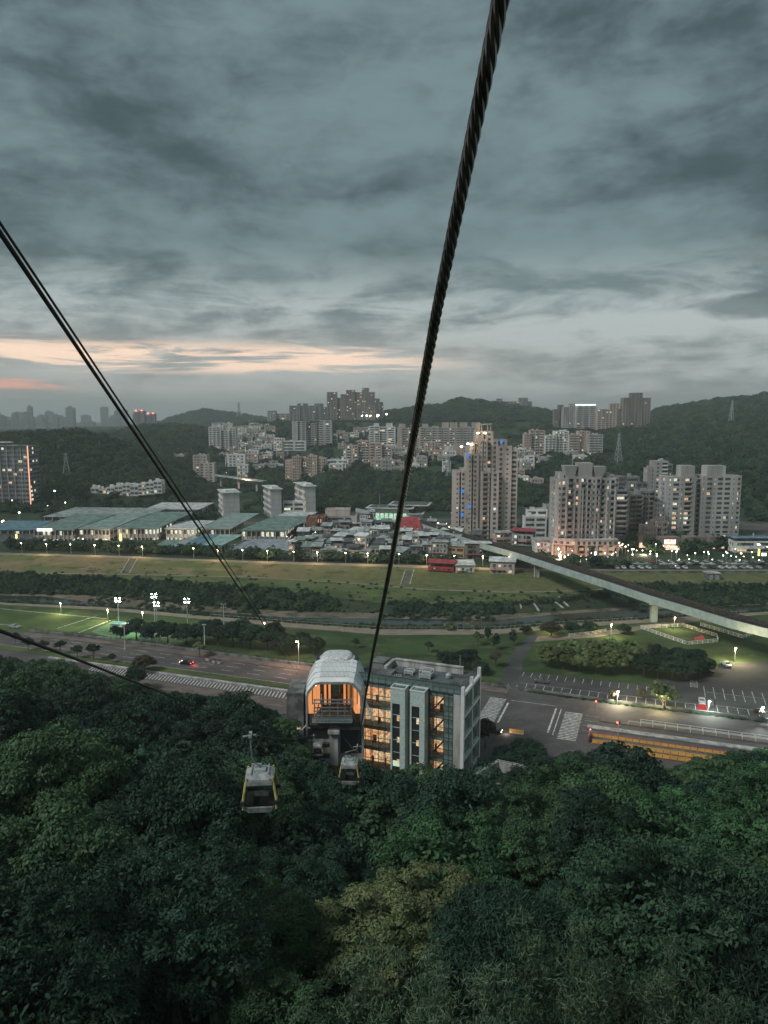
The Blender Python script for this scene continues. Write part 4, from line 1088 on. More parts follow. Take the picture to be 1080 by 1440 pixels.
# orange site barriers round the roadworks
for (lab, w, u0, u1) in (('long orange panel barrier on the far side of the roadworks', 26.6, 35.5, 66), ('long orange panel barrier on the near side of the roadworks', 30.6, 36, 66), ('short orange barrier at the near edge of the roadworks by the trees', 33.5, 49, 62)):
    t = thing('site_barrier', lab, 'barrier', (0,0,0), 0, 'orange barriers of the roadworks'); u = u0
    while u < u1-.5:
        p = MB(); p.bar(rd(u+.05,w,.55), rd(u+1.55,w,.55), .10, .72); obj('panel', p, M_orange, t)
        f = MB(); f.box(-.2,.2,-.3,.3,0,.12, Matrix.Translation(rd(u,w)) @ Matrix.Rotation(ROT,4,'Z')); obj('foot', f, M_concd, t); u += 1.65
    p = MB(); p.bar(rd(u0,w,1.08), rd(u1,w,1.08), .14, .08); obj('top_rail', p, M_redp if w < 27 else M_orange, t)
t = thing('site_board', 'red and white end board of the orange roadworks barrier', 'barrier', (0,0,0))
p = MB(); p.bar(rd(35.2,26.4,.9), rd(35.2,30.6,.9), .12, 1.5); obj('board', p, M_redp, t)
p = MB()
for k in range(3): p.bar(rd(35.1,26.8+k,.9), rd(35.1,27.2+k,.9), .12, 1.3)
obj('stripe', p, M_white, t, 'stuff'); p = MB(); p.box(-.12,.12,-.12,.12,1.65,1.9, Matrix.Translation(rd(35.2,26.4))); obj('warning_lamp', p, M_red, t)
t = thing('site_barrier', 'orange water filled barrier by the zebra crossing at the station corner', 'barrier', tuple(rd(17.5,31.2)), ROT)
p = MB(); p.box(-1.8,1.8,-.3,.3,0,.55); p.box(-1.8,1.8,-.15,.15,.55,1.05); obj('body', p, M_orange, t)
for k in range(4): p = MB(); p.box(-1.7+k*.95,-1.0+k*.95,-.32,-.305,.15,.45); obj('reflector', p, M_white, t)
pit = MB(); rq(pit, 37, 66, 27.0, 29.0, .012); obj('roadworks_trench', pit, M_sand, None, 'structure')
# hedge / low wall along the field
t = thing('boundary_wall', 'long dark low wall with fence between the road and the riverside field', 'wall', (0,0,0))
for u in range(-170, 120, 8):
    p = MB(); a = rd(u, hw(u), .45); b = rd(u+8, hw(u+8), .45); p.bar(a, b, .45, .9); obj('wall_length', p, M_concd, t)
for u in range(-170, 120, 3):
    p = MB(); p.bar(rd(u, hw(u), .9), rd(u, hw(u), 1.9), .07); obj('fence_post', p, M_dark, t)
hp = []
for _ in range(900):
    u = r5.uniform(-170, 10); s = r5.uniform(.35,.6); p = rd(u, hw(u)-r5.uniform(.5,1.6)); hp.append((p.x,p.y,-.2,s,s*.8,r5.uniform(0,6)))
for _ in range(350):
    u = r5.uniform(15, 130); s = r5.uniform(.3,.5); p = rd(u, hw(u)+r5.uniform(-.4,.8)); hp.append((p.x,p.y,-.2,s,s*.7,r5.uniform(0,6)))
scatter('hedge_planting', hp, crown_of(sr))
# car park
mb = MB(); 
def pq(pts, z, m): 
    m.poly([at(a, b, 0)+Vector((0,0,z)) for a, b in pts]); return m
pk = MB(); pq([(690,962),(860,985),(1000,1003),(1250,1035),(1250,925),(1020,932),(1000,940),(900,962),(740,945)], .006, pk)
obj('car_park', pk, groundmat('car_park_asphalt', [((.085,.088,.086),0,0,0),((.055,.058,.058),.05,.4,.6),((.12,.12,.115),.4,.55,.8)], .06), None, 'structure')
ln = MB()
def pl(a, b, w=.13, z=.012, m=None):
    A = at(*a, 0); B = at(*b, 0); d = (B-A).normalized(); n_ = Vector((-d.y, d.x, 0))*w/2; h = Vector((0,0,z)); (m or ln).quad(A-n_+h, B-n_+h, B+n_+h, A+n_+h)
for k in range(22):                                    # stalls along the hedge
    u = 9+k*2.6; 
    a = rd(u,-1.4,.013); b = rd(u,-5.4,.013); d = RE*.08; ln.quad(a-d,a+d,b+d,b-d)
    if u < 55: a = rd(u,-11.5,.013); b = rd(u,-15.6,.013); ln.quad(a-d,a+d,b+d,b-d)
for k in range(16):
    u = 64+k*2.6
    for (w0,w1) in ((-2,-6.4),(-12,-16.5),(-17,-21.5)):
        a = rd(u,w0,.013); b = rd(u,w1,.013); d = RE*.08; ln.quad(a-d,a+d,b+d,b-d)
for (u0,u1,w) in ((64,105,-16.75),(64,105,-6.6),(9,64,-5.6)): rq(ln, u0, u1, w-.06, w+.06, .016)
for w in range(0, 8): rq(ln, 60.5, 62.2, -20-w*.8-.1, -20-w*.8+.1, .014)
for w in (60.4, 62.3): rq(ln, w-.07, w+.07, -26, -19.5, .018)
obj('parking_lines', ln, M_line, None, 'structure')
# park path and drive right of the lawn
mb = MB()
for pts in ([(706,961),(710,932),(728,908),(745,894),(757,894),(746,912),(736,930),(731,964)],):
    pq(pts, .018, mb)
obj('park_drive', mb, MATS['car_park_asphalt'], None, 'structure')
mb = MB(); pq([(745,896),(840,888),(900,880),(985,868),(985,873),(900,886),(840,896),(745,903)], .010, mb); obj('park_path', mb, M_pathm, None, 'structure')
# dog run: white fenced lawns under the viaduct
def fenceline(lab, pts, group=None, h=1.3, step=2.0, mat=None, z=0.0):
    t = thing('paddock_fence', lab, 'fence', (0,0,0), 0, group)
    for (a, b) in zip(pts[:-1], pts[1:]):
        A = at(*a, z); B = at(*b, z); L = (B-A).length; n = max(1, int(L/step))
        for k in range(n+1):
            q = A.lerp(B, k/n); p = MB(); p.bar(q, q+Vector((0,0,h)), .16); obj('post', p, mat or M_white, t)
        for zz in (.25, .75, h-.05):
            p = MB(); p.bar(A+Vector((0,0,zz)), B+Vector((0,0,zz)), .10, .13); obj('rail', p, mat or M_white, t)
    return t
fenceline('white rail fence round the lawn with the red patch beside the viaduct', [(900,884),(966,907),(1010,903),(1008,896),(960,881),(930,883),(900,884)])
fenceline('white rail fence round the farther lawn under the viaduct', [(985,880),(1045,898),(1058,893),(1020,880)])
fenceline('white rail fence along the path behind the pale trees', [(800,896),(830,893),(852,889)])
mb = MB(); pq([(976,897),(988,893),(992,899),(978,901)], .02, mb); tag(obj('play_mat', mb, M_redp), 'red patch on the fenced lawn by the viaduct', 'mat')
# sports field at the left
fld = MB(); pq([(-60,862),(0,855),(120,866),(155,872),(80,893),(0,886),(-60,880)], .01, fld); obj('football_pitch', fld, groundmat('turf', [((.075,.12,.04),0,0,0),((.05,.085,.03),.05,.4,.6),((.10,.12,.05),.2,.55,.75)], .2), None, 'structure')
fl2 = MB(); pq([(128,888),(160,873),(215,880),(215,900),(150,896)], .012, fl2); obj('sports_court', fl2, groundmat('court_green', [((.09,.20,.10),0,0,0),((.07,.16,.08),.2,.4,.6)], .05), None, 'structure')
ln = MB()
for a, b in (((80,884),(136,866)),((0,856),(150,870)),((110,890),(156,872)),((0,878),(30,880))): pl(a, b, .35, .02, ln)
obj('pitch_lines', ln, M_line, None, 'structure')
# river fence along the path
t = thing('river_fence', 'low post fence along the reeds beside the riverside path', 'fence', (0,0,0)); x = -70
while x < 150:
    p = MB(); y = BY('path_far', x)-.15; p.bar((x,y,-.2),(x,y,1.15),.18); obj('post', p, M_pathm, t); x += 2.0
p = MB()
for x in range(-70,150,10): p.bar((x,BY('path_far',x)-.15,.95),(x+10,BY('path_far',x+10)-.15,.95),.08)
obj('rail', p, M_conc, t)
# levee stairs, terrace path and stone groynes
for k, (a, b) in enumerate((((176,806),(188,786)),((570,822),(576,802)))):
    A = ghit(*a); B = ghit(*b); t = thing('levee_stairs', ['concrete stairs up the brown levee slope at the left','concrete stairs up the green levee slope right of the big cable'][k], 'stairs', (0,0,0))
    for off in (-2.2, 2.2):
        d = Vector((off,0,.15)); p = MB(); p.bar(A+d, B+d, .45, .4); obj('side_wall', p, M_conc, t)
    for j in range(14):
        q = A.lerp(B, (j+.5)/14); p = MB(); p.box(q.x-2, q.x+2, q.y-.4, q.y+.1, q.z-.3, q.z+.14); obj('step', p, M_concd, t)
mb = MB(); xs = np.linspace(-330, 110, 60)
for a, b in zip(xs[:-1], xs[1:]): mb.quad((a,BY('terrace',a)-2.2,gz(a,BY('terrace',a)-2.2)+.05),(b,BY('terrace',b)-2.2,gz(b,BY('terrace',b)-2.2)+.05),(b,BY('terrace',b)-.4,gz(b,BY('terrace',b)-.4)+.05),(a,BY('terrace',a)-.4,gz(a,BY('terrace',a)-.4)+.05))
obj('terrace_path', mb, M_pathm, None, 'structure')
for k, (a, b) in enumerate((((748,846),(758,860)),((774,842),(792,856)),((786,840),(800,854)),((730,845),(733,856)))):
    A = ghit(*a); B = ghit(*b); t = tag(obj('stone_groyne', MB().bar(A+Vector((0,0,.2)), B+Vector((0,0,.2)), .7, .6), M_conc), ['first','second','third','shortest'][k]+' pale stone groyne from the left on the river bank before the viaduct pier', 'groyne', 'stone groynes on the river bank')
# flood wall at the right, with an intake tower
t = thing('flood_wall', 'long concrete flood wall along the far bank below the parked cars', 'wall', (0,0,0))
x = 96
while x < 330:
    p = MB(); y = BY('levee_near', x)-.4; p.box(x+.03, x+5.97, y-.5, y, -3.5, 3.1); obj('wall_panel', p, M_concd, t); x += 6
p = ghit(999,845); t = thing('intake_tower', 'square concrete intake tower standing before the flood wall', 'tower', (atY(1000,830,BY('levee_near',175)-8).x, BY('levee_near',175)-8, 0))
p = MB(); p.box(-2.2,2.2,-2,2,-8,-1); p.box(-3,3,-2.6,2.6,-1,3.5); obj('shaft', p, M_concd, t)
p = MB(); p.box(-3.3,3.3,-2.9,2.9,3.5,3.9); obj('cap_slab', p, M_conc, t)
for sx in (-1.5, 1.5): p = MB(); p.box(sx-.9,sx+.9,-2.68,-2.61,.6,3.0); obj('opening', p, M_steel, t)
# ------------------------------------------------------------------ viaduct
ZV = 10.0
vp = [(500,718),(560,731),(592,741),(640,757),(680,770),(720,781),(787,803),(853,824.5),(910,844),(970,862),(1025,879),(1080,893),(1180,925)]
vw = [at(a, b, ZV-1.0) for a, b in vp]
vd = thing('metro_viaduct', 'long elevated railway viaduct with a pale green girder crossing the river', 'viaduct', (0,0,0))
M_vg = pmat('girder_green', (.34,.43,.41), .6, var=.12, scale=.4); M_bal = pmat('track_ballast', (.07,.06,.05), .9, var=.4, scale=1)
def offs(pts, d):
    out = []
    for k, p in enumerate(pts):
        t_ = (pts[min(k+1,len(pts)-1)]-pts[max(k-1,0)]); t_.z = 0; t_.normalize(); n_ = Vector((-t_.y, t_.x, 0)); out.append(p+n_*d)
    return out
near_e = vw; 
def sweep(d0, d1, z0, z1, name, mat, parent):
    a = offs(vw, d0); b = offs(vw, d1); mb = MB()
    for k in range(len(a)-1):
        f = lambda q, z: (q.x, q.y, ZV+z)
        A0, A1, B0, B1 = a[k], a[k+1], b[k], b[k+1]
        mb.quad(f(A0,z0),f(A1,z0),f(A1,z1),f(A0,z1)); mb.quad(f(B0,z0),f(B0,z1),f(B1,z1),f(B1,z0)); mb.quad(f(A0,z1),f(A1,z1),f(B1,z1),f(B0,z1)); mb.quad(f(A0,z0),f(B0,z0),f(B1,z0),f(A1,z0))
    return obj(name, mb, mat, parent)
sweep(0, .5, -2.0, 1.0, 'near_parapet', M_vg, vd); sweep(7.2, 7.7, -1.2, 1.4, 'far_parapet', M_bal, vd); sweep(.5, 7.2, -2.0, -.1, 'deck', M_bal, vd)
sweep(.49, 1.5, .1, .75, 'cable_trough', M_bal, vd)
for d in (2.2,3.3,4.9,6.0): sweep(d, d+.12, -.1, .12, 'rail', M_dark, vd)
for (px, py) in ((915,878),(1076,934),(770,835),(690,800)):
    B = ghit(px, py) if px != 1076 else at(1100, py, 0); t = vw[0]
    # pier stands under the deck centre nearest to this point
    best = min(range(len(vw)-1), key=lambda k: abs((vw[k]+vw[k+1]).x/2-B.x)); c = offs(vw, 3.6)
    seg_ = (c[best+1]-c[best]); tt = max(0, min(1, (B.x-c[best].x)/max(seg_.x, .1))); q = c[best]+seg_*tt
    p = MB(); p.box(q.x-1.2,q.x+1.2,q.y-1.0,q.y+1.0,-4,ZV-2.8); p.box(q.x-2.4,q.x+2.4,q.y-1.2,q.y+1.2,ZV-2.9,ZV-2.0); obj('pier', p, M_vg if px > 800 else M_conc, vd)
# ------------------------------------------------------------------ lamps
def pointlight(p, e, col, r=.15):
    l = bpy.data.lights.new('lamp_light', 'POINT'); l.energy = e; l.color = col; l.shadow_soft_size = r
    o = bpy.data.objects.new('lamp_light', l); COL.objects.link(o); o.location = p; return o
def streetlamp(lab, base, h, arm=1.2, mat=None, head=.28, e=0, col=(1,.75,.45), group=None, adir=(0,-1), up=False):
    t = thing('street_lamp', lab, 'street lamp', tuple(base), 0, group)
    p = MB(); p.tube([(0,0,-.3),(0,0,h*.9),(adir[0]*arm*.3,adir[1]*arm*.3,h),(adir[0]*arm,adir[1]*arm,h)], [.11,.08,.06,.05], 6); obj('pole', p, M_steel, t)
    q = MB(); q.lathe(adir[0]*arm, adir[1]*arm, [(head*.5,h-.28),(head,h-.16),(head*.9,h-.04),(head*.3,h+.02)], 8); obj('lamp_head', q, mat or M_lampy, t)
    e = e*2.2
    if e: 
        l = pointlight((adir[0]*arm, adir[1]*arm, h-.55), e, col); l.parent = t
    return t
WARM = (1,.66,.34)
for k, px in enumerate((30,65,99,133,167,200,272,306,341,376,413,446,486,517,561,600,639,679,716)):
    y = np.interp(px, [0,180,300,420,540,640,720], [778,783,788,792,795,798,800]); b = ghit(px, float(y))
    streetlamp('small lit lamp post on the levee path, %s' % ('left of the slanting rope' if px < 300 else 'between the ropes' if px < 540 else 'right of the big cable'), (b.x, b.y+1, b.z), 6.2, .5, M_lampy, .34, 700 if k % 2 else 0, WARM, 'lamps along the levee path')
fl_pos = [(167,882,15),(218,884,19),(221,888,14),(264,886,18),(315,884,15)]
for k, (px, py, hh) in enumerate(fl_pos):
    b = at(px, py-4, 0); top = atY(px, [842,836,848,843,850][k], b.y).z
    t = thing('floodlight_mast', ['leftmost floodlight mast beside the green court','tallest floodlight mast behind the banyan trees','shorter floodlight mast touching the tallest one','floodlight mast with four lit lamps right of the pair','unlit slim floodlight mast furthest right'][k], 'floodlight', (b.x, b.y, 0), 0, 'floodlight masts of the sports field')
    p = MB(); p.tube([(0,0,0),(0,0,top)], [.22,.13], 8); p.bar((-1.1,0,top-.05),(1.1,0,top-.05),.12); p.bar((-1.1,0,top-1.3),(1.1,0,top-1.3),.12); obj('mast', p, M_steel, t)
    for sx in (-.8,.8):
        for dz in (0,-1.25):
            q = MB(); q.lathe(sx,0,[(.08,top+dz),(.24,top+dz+.10),(.25,top+dz+.25),(.08,top+dz+.36)],8); obj('floodlight', q, M_lampf if k != 4 else M_steel, t)
    if k in (0,1,3):
        l = bpy.data.lights.new('flood_light', 'SPOT'); l.energy = 16000; l.spot_size = 1.5; l.spot_blend = .6; l.color = (.8,1,.75); l.shadow_soft_size = .4
        o = bpy.data.objects.new('flood_light', l); COL.objects.link(o); o.parent = t; o.location = (0,0,top-.6)
        trg = at([60,170,240][(0,1,3).index(k)],[878,888,890][(0,1,3).index(k)],0); o.rotation_euler = (trg-Vector((b.x,b.y,top-.6))).to_track_quat('-Z','Y').to_euler()
for (px, py, hh, e, lab) in ((152,868,5,1200,'low lit park lamp at the corner of the football pitch'),(201,872,5,500,'low lit park lamp just left of the paired masts'),(86,858,5,900,'low lit park lamp on the far side of the football pitch'),(22,872,5,0,''),
        (859,890,5,900,'lit park lamp in front of the viaduct pier beside the path'),(948,880,5,1200,'lit park lamp on the brown path behind the fenced lawn'),(1033,925,5,2200,'bright park lamp on the lawn at the right above the car park'),(1003,868,5,0,'small lit lamp behind the viaduct deck at the right'),
        (372,884,4,600,'small lit lamp on the path left of the gondola station'),(776,884,4,500,'small lit lamp by the reeds left of the pale trees')):
    if not lab: continue
    b = at(px, py+6, 0); streetlamp(lab, b, hh, .3, M_lampy, .26, e, (1,.78,.42))
b = rd(-58,3.2); streetlamp('tall warm street lamp above the sidewalk left of the station', b, 8.5, 1.5, M_lampy, .3, 1500, (1,.6,.4), None, (RN.x, RN.y))
for (u, w, e, lab) in ((40.5,2.2,1700,'hidden warm lamp under the yellow lit tree by the car park hedge'),(64,1.2,900,'white lamp on the car park wall right of the red sign'),(77,1.0,1500,'bright white lamp near the right edge of the car park')):
    streetlamp(lab, rd(u,w), 4.0, .4, M_lampw if u > 50 else M_lampy, .3, e, (1,.85,.55) if u < 50 else (.9,1,.9))
for (px, py) in ((197,905),(176,905),(95,915),(340,925),(540,960)): pass
for k, (px, py, h) in enumerate(((176,912,10),(288,912,9))):
    b = at(px, py+2, 0); t = thing('light_pole', ['tall bare white pole before the banyan trees at the left','tall bare pole beside the small yellow lit tree'][k], 'pole', tuple(b)); p = MB(); p.tube([(0,0,0),(0,0,h)], [.17,.1], 7); obj('shaft', p, M_white, t); p = MB(); p.box(-.7,.7,-.1,.1,h-.05,h+.12); obj('crossbar', p, M_white, t)
pointlight(at(928,1003,0)+Vector((0,0,3.2)), 1500, (1,.82,.4)); pointlight(at(940,1001,0)+Vector((0,-1,4.5)), 700, (1,.85,.4))  # two bare lights added to make the yellow tree glow
# traffic lights
for k, (px, py) in enumerate(((839,1003),(869,1034))):
    b = at(px, py, 0); t = thing('traffic_light', ['red traffic light on the far side of the zebra crossing','red traffic light on the concrete island by the orange barrier'][k], 'traffic light', tuple(b), ROT)
    p = MB(); p.tube([(0,0,0),(0,0,3.6)], .09, 6); obj('pole', p, M_steel, t); p = MB(); p.box(-.5,.5,-.16,.16,3.2,3.65); obj('signal_box', p, M_dark, t)
    p = MB(); p.lathe(0,0,[(.05,0),(.24,.02),(.2,.08)],10); q = obj('red_lamp', p, M_red, t); q.rotation_euler = (PI/2,0,0); q.location = (-.25,-.17,3.42)
    l = pointlight((-.25,-.6,3.42), 60, (1,.1,.08)); l.parent = t
# ------------------------------------------------------------------ park trees
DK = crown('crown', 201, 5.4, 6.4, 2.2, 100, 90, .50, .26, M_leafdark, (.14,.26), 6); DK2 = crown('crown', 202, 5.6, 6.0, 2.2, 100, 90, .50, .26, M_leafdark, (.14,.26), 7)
GRN = crown('crown', 203, 5.4, 6.4, 2.2, 100, 90, .50, .26, M_leaf, (.14,.26), 6)
PAL = crown('crown', 204, 4.4, 5.6, 1.2, 90, 95, .42, .2, M_leafpale, (.13,.24), 6)
SML = crown('crown', 205, 2.0, 2.6, 2.2, 34, 60, .36, .2, M_leafdark, (.2,.34), 4); SMLY = set_mat(SML, M_leafyel); SMLG = set_mat(SML, M_leaf); SMLR = set_mat(SML, M_leafred)
LITY = crown('crown', 206, 2.6, 3.8, 2.0, 34, 70, .4, .2, M_leafyel, (.18,.34), 5)
CYP = crown('crown', 207, 1.3, 4.6, .6, 30, 60, .34, .16, M_leafdark, (.3,.5), 3)
k = 0
for (px, py, s) in ((170,902,.62),(192,900,.8),(214,905,.78),(236,905,.85),(262,908,.8),(284,906,.85),(306,909,.82),(328,910,.9),(352,912,.85),(376,916,.8),(398,920,.78),(420,918,.72),(441,922,.7),(300,896,.7),(340,898,.7),(385,902,.7)):
    park_tree('banyan_tree', 'dark spreading banyan beside the road, %s' % ('at the left end of the row by the court' if px < 220 else 'near the floodlight masts' if px < 300 else 'in the middle of the banyan row' if px < 380 else 'at the right end of the row near the station'), 'tree', px, py, s*1.0, (DK, DK2, GRN)[k % 3], None, 'banyan trees along the road', s*1.12); k += 1
for (px, py, s) in ((770,938,.95),(792,942,1.0),(815,946,1.0),(838,948,1.0),(862,948,1.0),(884,944,.95),(800,930,.9),(830,930,.9),(858,930,.95),(885,928,.85),(915,932,.8)):
    park_tree('pale_tree', 'pale flowering tree in the thicket beside the car park', 'tree', px, py, s*.95, PAL, TR_S[0], 'pale trees beside the car park', s*1.15)
for (px, py, s) in ((905,952,.85),(925,954,.85),(945,956,.85),(965,956,.8),(985,950,.72),(930,938,.8),(955,940,.8),(975,938,.7)):
    park_tree('dark_tree', 'dark round tree in the thicket right of the pale ones beside the car park', 'tree', px, py, s*.95, DK, None, 'dark trees beside the car park', s*1.0)
for (px, py, s, me, lab) in ((655,940,.8,DK,'dark dense tree on the lawn behind the station roof'),(628,935,.6,DK2,'smaller dark tree at the left of the dense one behind the station roof'),(676,948,.55,DK,'low dark tree on the lawn at the right of the station roof'),
        (775,895,.7,set_mat(DK,M_leafred),'brownish round tree by the path left of the pale trees'),(806,893,.6,GRN,'small green tree on the path bend left of the viaduct pier'),(830,890,.55,DK2,'dark bushy tree on the path bend'),(878,892,.5,DK,'dark round bush before the viaduct pier'),(740,892,.4,DK,'dark bush beside the park drive')):
    park_tree('park_tree', lab, 'tree', px, py, s, me, None, None, s*.85)
for (px, py, s, me, lab) in ((672,908,1.0,SMLG,'small green palm like tree on the lawn left of the cypresses'),(686,902,1.0,CYP,'first dark cypress on the lawn'),(697,914,1.1,CYP,'second dark cypress on the lawn, nearest the viewer'),(721,908,1.1,CYP,'third dark cypress beside the park drive'),(697,938,1.0,SMLR,'small reddish tree below the cypresses'),(603,918,.8,SMLG,'small pale tree on the open lawn'),(500,912,.7,SML,'low bush on the lawn above the terminal hood')):
    park_tree('ornamental_tree', lab, 'tree', px, py, s, me, TR_S[0])
for (px, py, s, me, lab) in ((40,915,.9,SML,'small street tree furthest left on the median'),(85,920,.95,SML,'second small street tree from the left on the median'),(109,926,.9,SML,'third small street tree on the median'),(132,930,1.2,SML,'rounder street tree on the median with a clear trunk'),(158,932,.6,SML,'tiny sapling on the median'),(62,918,.9,SMLR,'small reddish street tree on the median'),(281,924,1.05,SMLY,'small yellow green tree lit by the street lamp'),(22,905,.8,SML,'small bare street tree by the left edge'),(262,912,.5,SML,'sapling beside the sidewalk fence')):
    park_tree('street_tree', lab, 'tree', px, py, s, me, TR_S[0], 'street trees on the median' if 'median' in lab else None)
park_tree('street_tree', 'broad dark umbrella shaped tree over the road median', 'tree', 203, 945, .62, set_mat(DK2, M_leafred), TRUNKS[1], None, .62)
park_tree('street_tree', 'slender green tree standing in front of the umbrella shaped one', 'tree', 192, 972, .55, GRN, TRUNKS[1], None, .85)
park_tree('street_tree', 'yellow green tree glowing in the lamp light beside the car park', 'tree', 932, 1000, 1.45, LITY, TR_S[1])
park_tree('street_tree', 'dark green tree behind the glowing yellow one', 'tree', 948, 994, .8, SMLG, TR_S[1])
park_tree('street_tree', 'reddish young tree at the right corner of the station', 'tree', 682, 1052, 1.45, SMLR, TR_S[1])
for (px, py) in ((862,988),(902,985),(560,948),(1066,1014)): park_tree('street_tree', 'thin leafless looking young tree along the car park hedge', 'tree', px, py, .7, SMLR, TR_S[1], 'young trees along the hedge')
for (px, py, s) in ((690,1110,.6),(715,1085,.62),(740,1075,.7),(560,1110,.5),(610,1112,.5),(645,1118,.5),(520,1112,.5),(440,1100,.6),(462,1112,.5)):
    p = at(px, py, 0); tree('broadleaf_tree', 'dark bushy tree at the foot of the station', 'tree', p.x, p.y, 0, MID[int(px) % 4], TRUNKS[0], s, px, 'trees at the foot of the station', s*.75)
for (px, py, s) in ((390,1010,.6),(375,1000,.65),(350,995,.6),(310,990,.6),(330,1002,.7)):
    pass
# palms and shrubs along the levee path
def palm():
    mb = MB()
    for k in range(13):
        a = 2*PI*k/13; pts = [(0,0,0)]
        for j in range(1, 6): t = j/5; pts.append((math.cos(a)*2.6*t, math.sin(a)*2.6*t, 1.1*math.sin(t*2.3)-1.0*t*t))
        for p, q in zip(pts[:-1], pts[1:]):
            w = .34*(1-.5*(p[0]**2+p[1]**2)**.5/2.6); n_ = Vector((-math.sin(a), math.cos(a), 0))*w
            mb.quad(Vector(p)-n_-Vector((0,0,.12)), Vector(q)-n_*.8-Vector((0,0,.12)), q, p); mb.quad(p, q, Vector(q)+n_*.8-Vector((0,0,.12)), Vector(p)+n_-Vector((0,0,.12)))
    return mb
PCR = palm().mesh('fronds', M_palm); _p = MB(); _p.tube([(0,0,-5.2),(0,0,0)], [.22,.15], 6); PTR = _p.mesh('trunk', M_bark)
r6 = random.Random(21); px = 8
while px < 745:
    py = float(np.interp(px, [0,180,300,420,540,640,720,745], [777,782,787,791,794,797,799,799])); b = ghit(px, py)
    if 640 < px < 716: px += 9; continue
    kind = r6.random()
    if px > 340 and kind < .55 or (kind < .15):
        t = thing('palm_tree', 'palm in the planted row behind the levee path, %s' % ('left of the slanting rope' if px < 290 else 'between the two ropes' if px < 545 else 'right of the big cable'), 'palm', (b.x, b.y+4+r6.uniform(0,3), 5.6+r6.uniform(-.5,1)), r6.uniform(0,6), 'palms behind the levee path')
        sc_ = r6.uniform(.8,1.05); t.scale = (sc_,sc_,sc_); link('fronds', PCR, t); link('trunk', PTR, t)
    else:
        tree('street_tree', 'bushy dark tree in the planted row behind the levee path, %s' % ('left of the slanting rope' if px < 290 else 'between the two ropes' if px < 545 else 'right of the big cable'), 'tree', b.x, b.y+4+r6.uniform(0,3), 1.2, FC[r6.randrange(3)], TR_S[0], r6.uniform(.6,.95), px, 'trees behind the levee path', r6.uniform(.8,1.15))
    px += r6.uniform(6, 11)
for (px, py, lab) in ((167,776,'lamp lit yellow tree behind the levee path at the left'),(193,776,'second lamp lit yellow tree behind the levee path')):
    b = ghit(px, py+6); tree('street_tree', lab, 'tree', b.x, b.y+3, 1.2, SMLY, TR_S[0], 1.2, px, 'lamp lit trees behind the levee path', 1.0)
# ------------------------------------------------------------------ buildings
M_bei = pmat('wall_beige', (.50,.45,.41), .85, var=.22, scale=.12, streak=True)
M_grey = pmat('wall_grey_tile', (.42,.42,.41), .85, var=.22, scale=.12, streak=True)
M_gdk = pmat('wall_grey_dark', (.24,.25,.255), .85, var=.3, scale=.15, streak=True)
M_pink = pmat('wall_pink_tile', (.50,.40,.35), .85, var=.2, scale=.12, streak=True)
M_wwh = pmat('wall_white', (.70,.72,.70), .8, var=.18, scale=.12, streak=True)
M_brown = pmat('wall_brown', (.25,.21,.19), .85, var=.25, scale=.12, streak=True)
M_brick = pmat('wall_brick', (.24,.12,.09), .9, var=.3, scale=.6)
M_grn = pmat('roof_green_metal', (.20,.30,.27), .55, metal=.1, var=.22, scale=.25)
M_rgr = pmat('roof_grey_metal', (.38,.43,.42), .55, metal=.1, var=.28, scale=.25)
M_rlt = pmat('roof_pale', (.60,.64,.62), .6, var=.25, scale=.25)
M_rred = pmat('roof_red_metal', (.36,.06,.07), .55, var=.25, scale=.4)
M_rblu = pmat('roof_blue_metal', (.14,.26,.33), .55, var=.25, scale=.3)
M_rdk = pmat('roof_dark', (.10,.11,.115), .8, var=.3, scale=.25)
M_lr = M_rdk
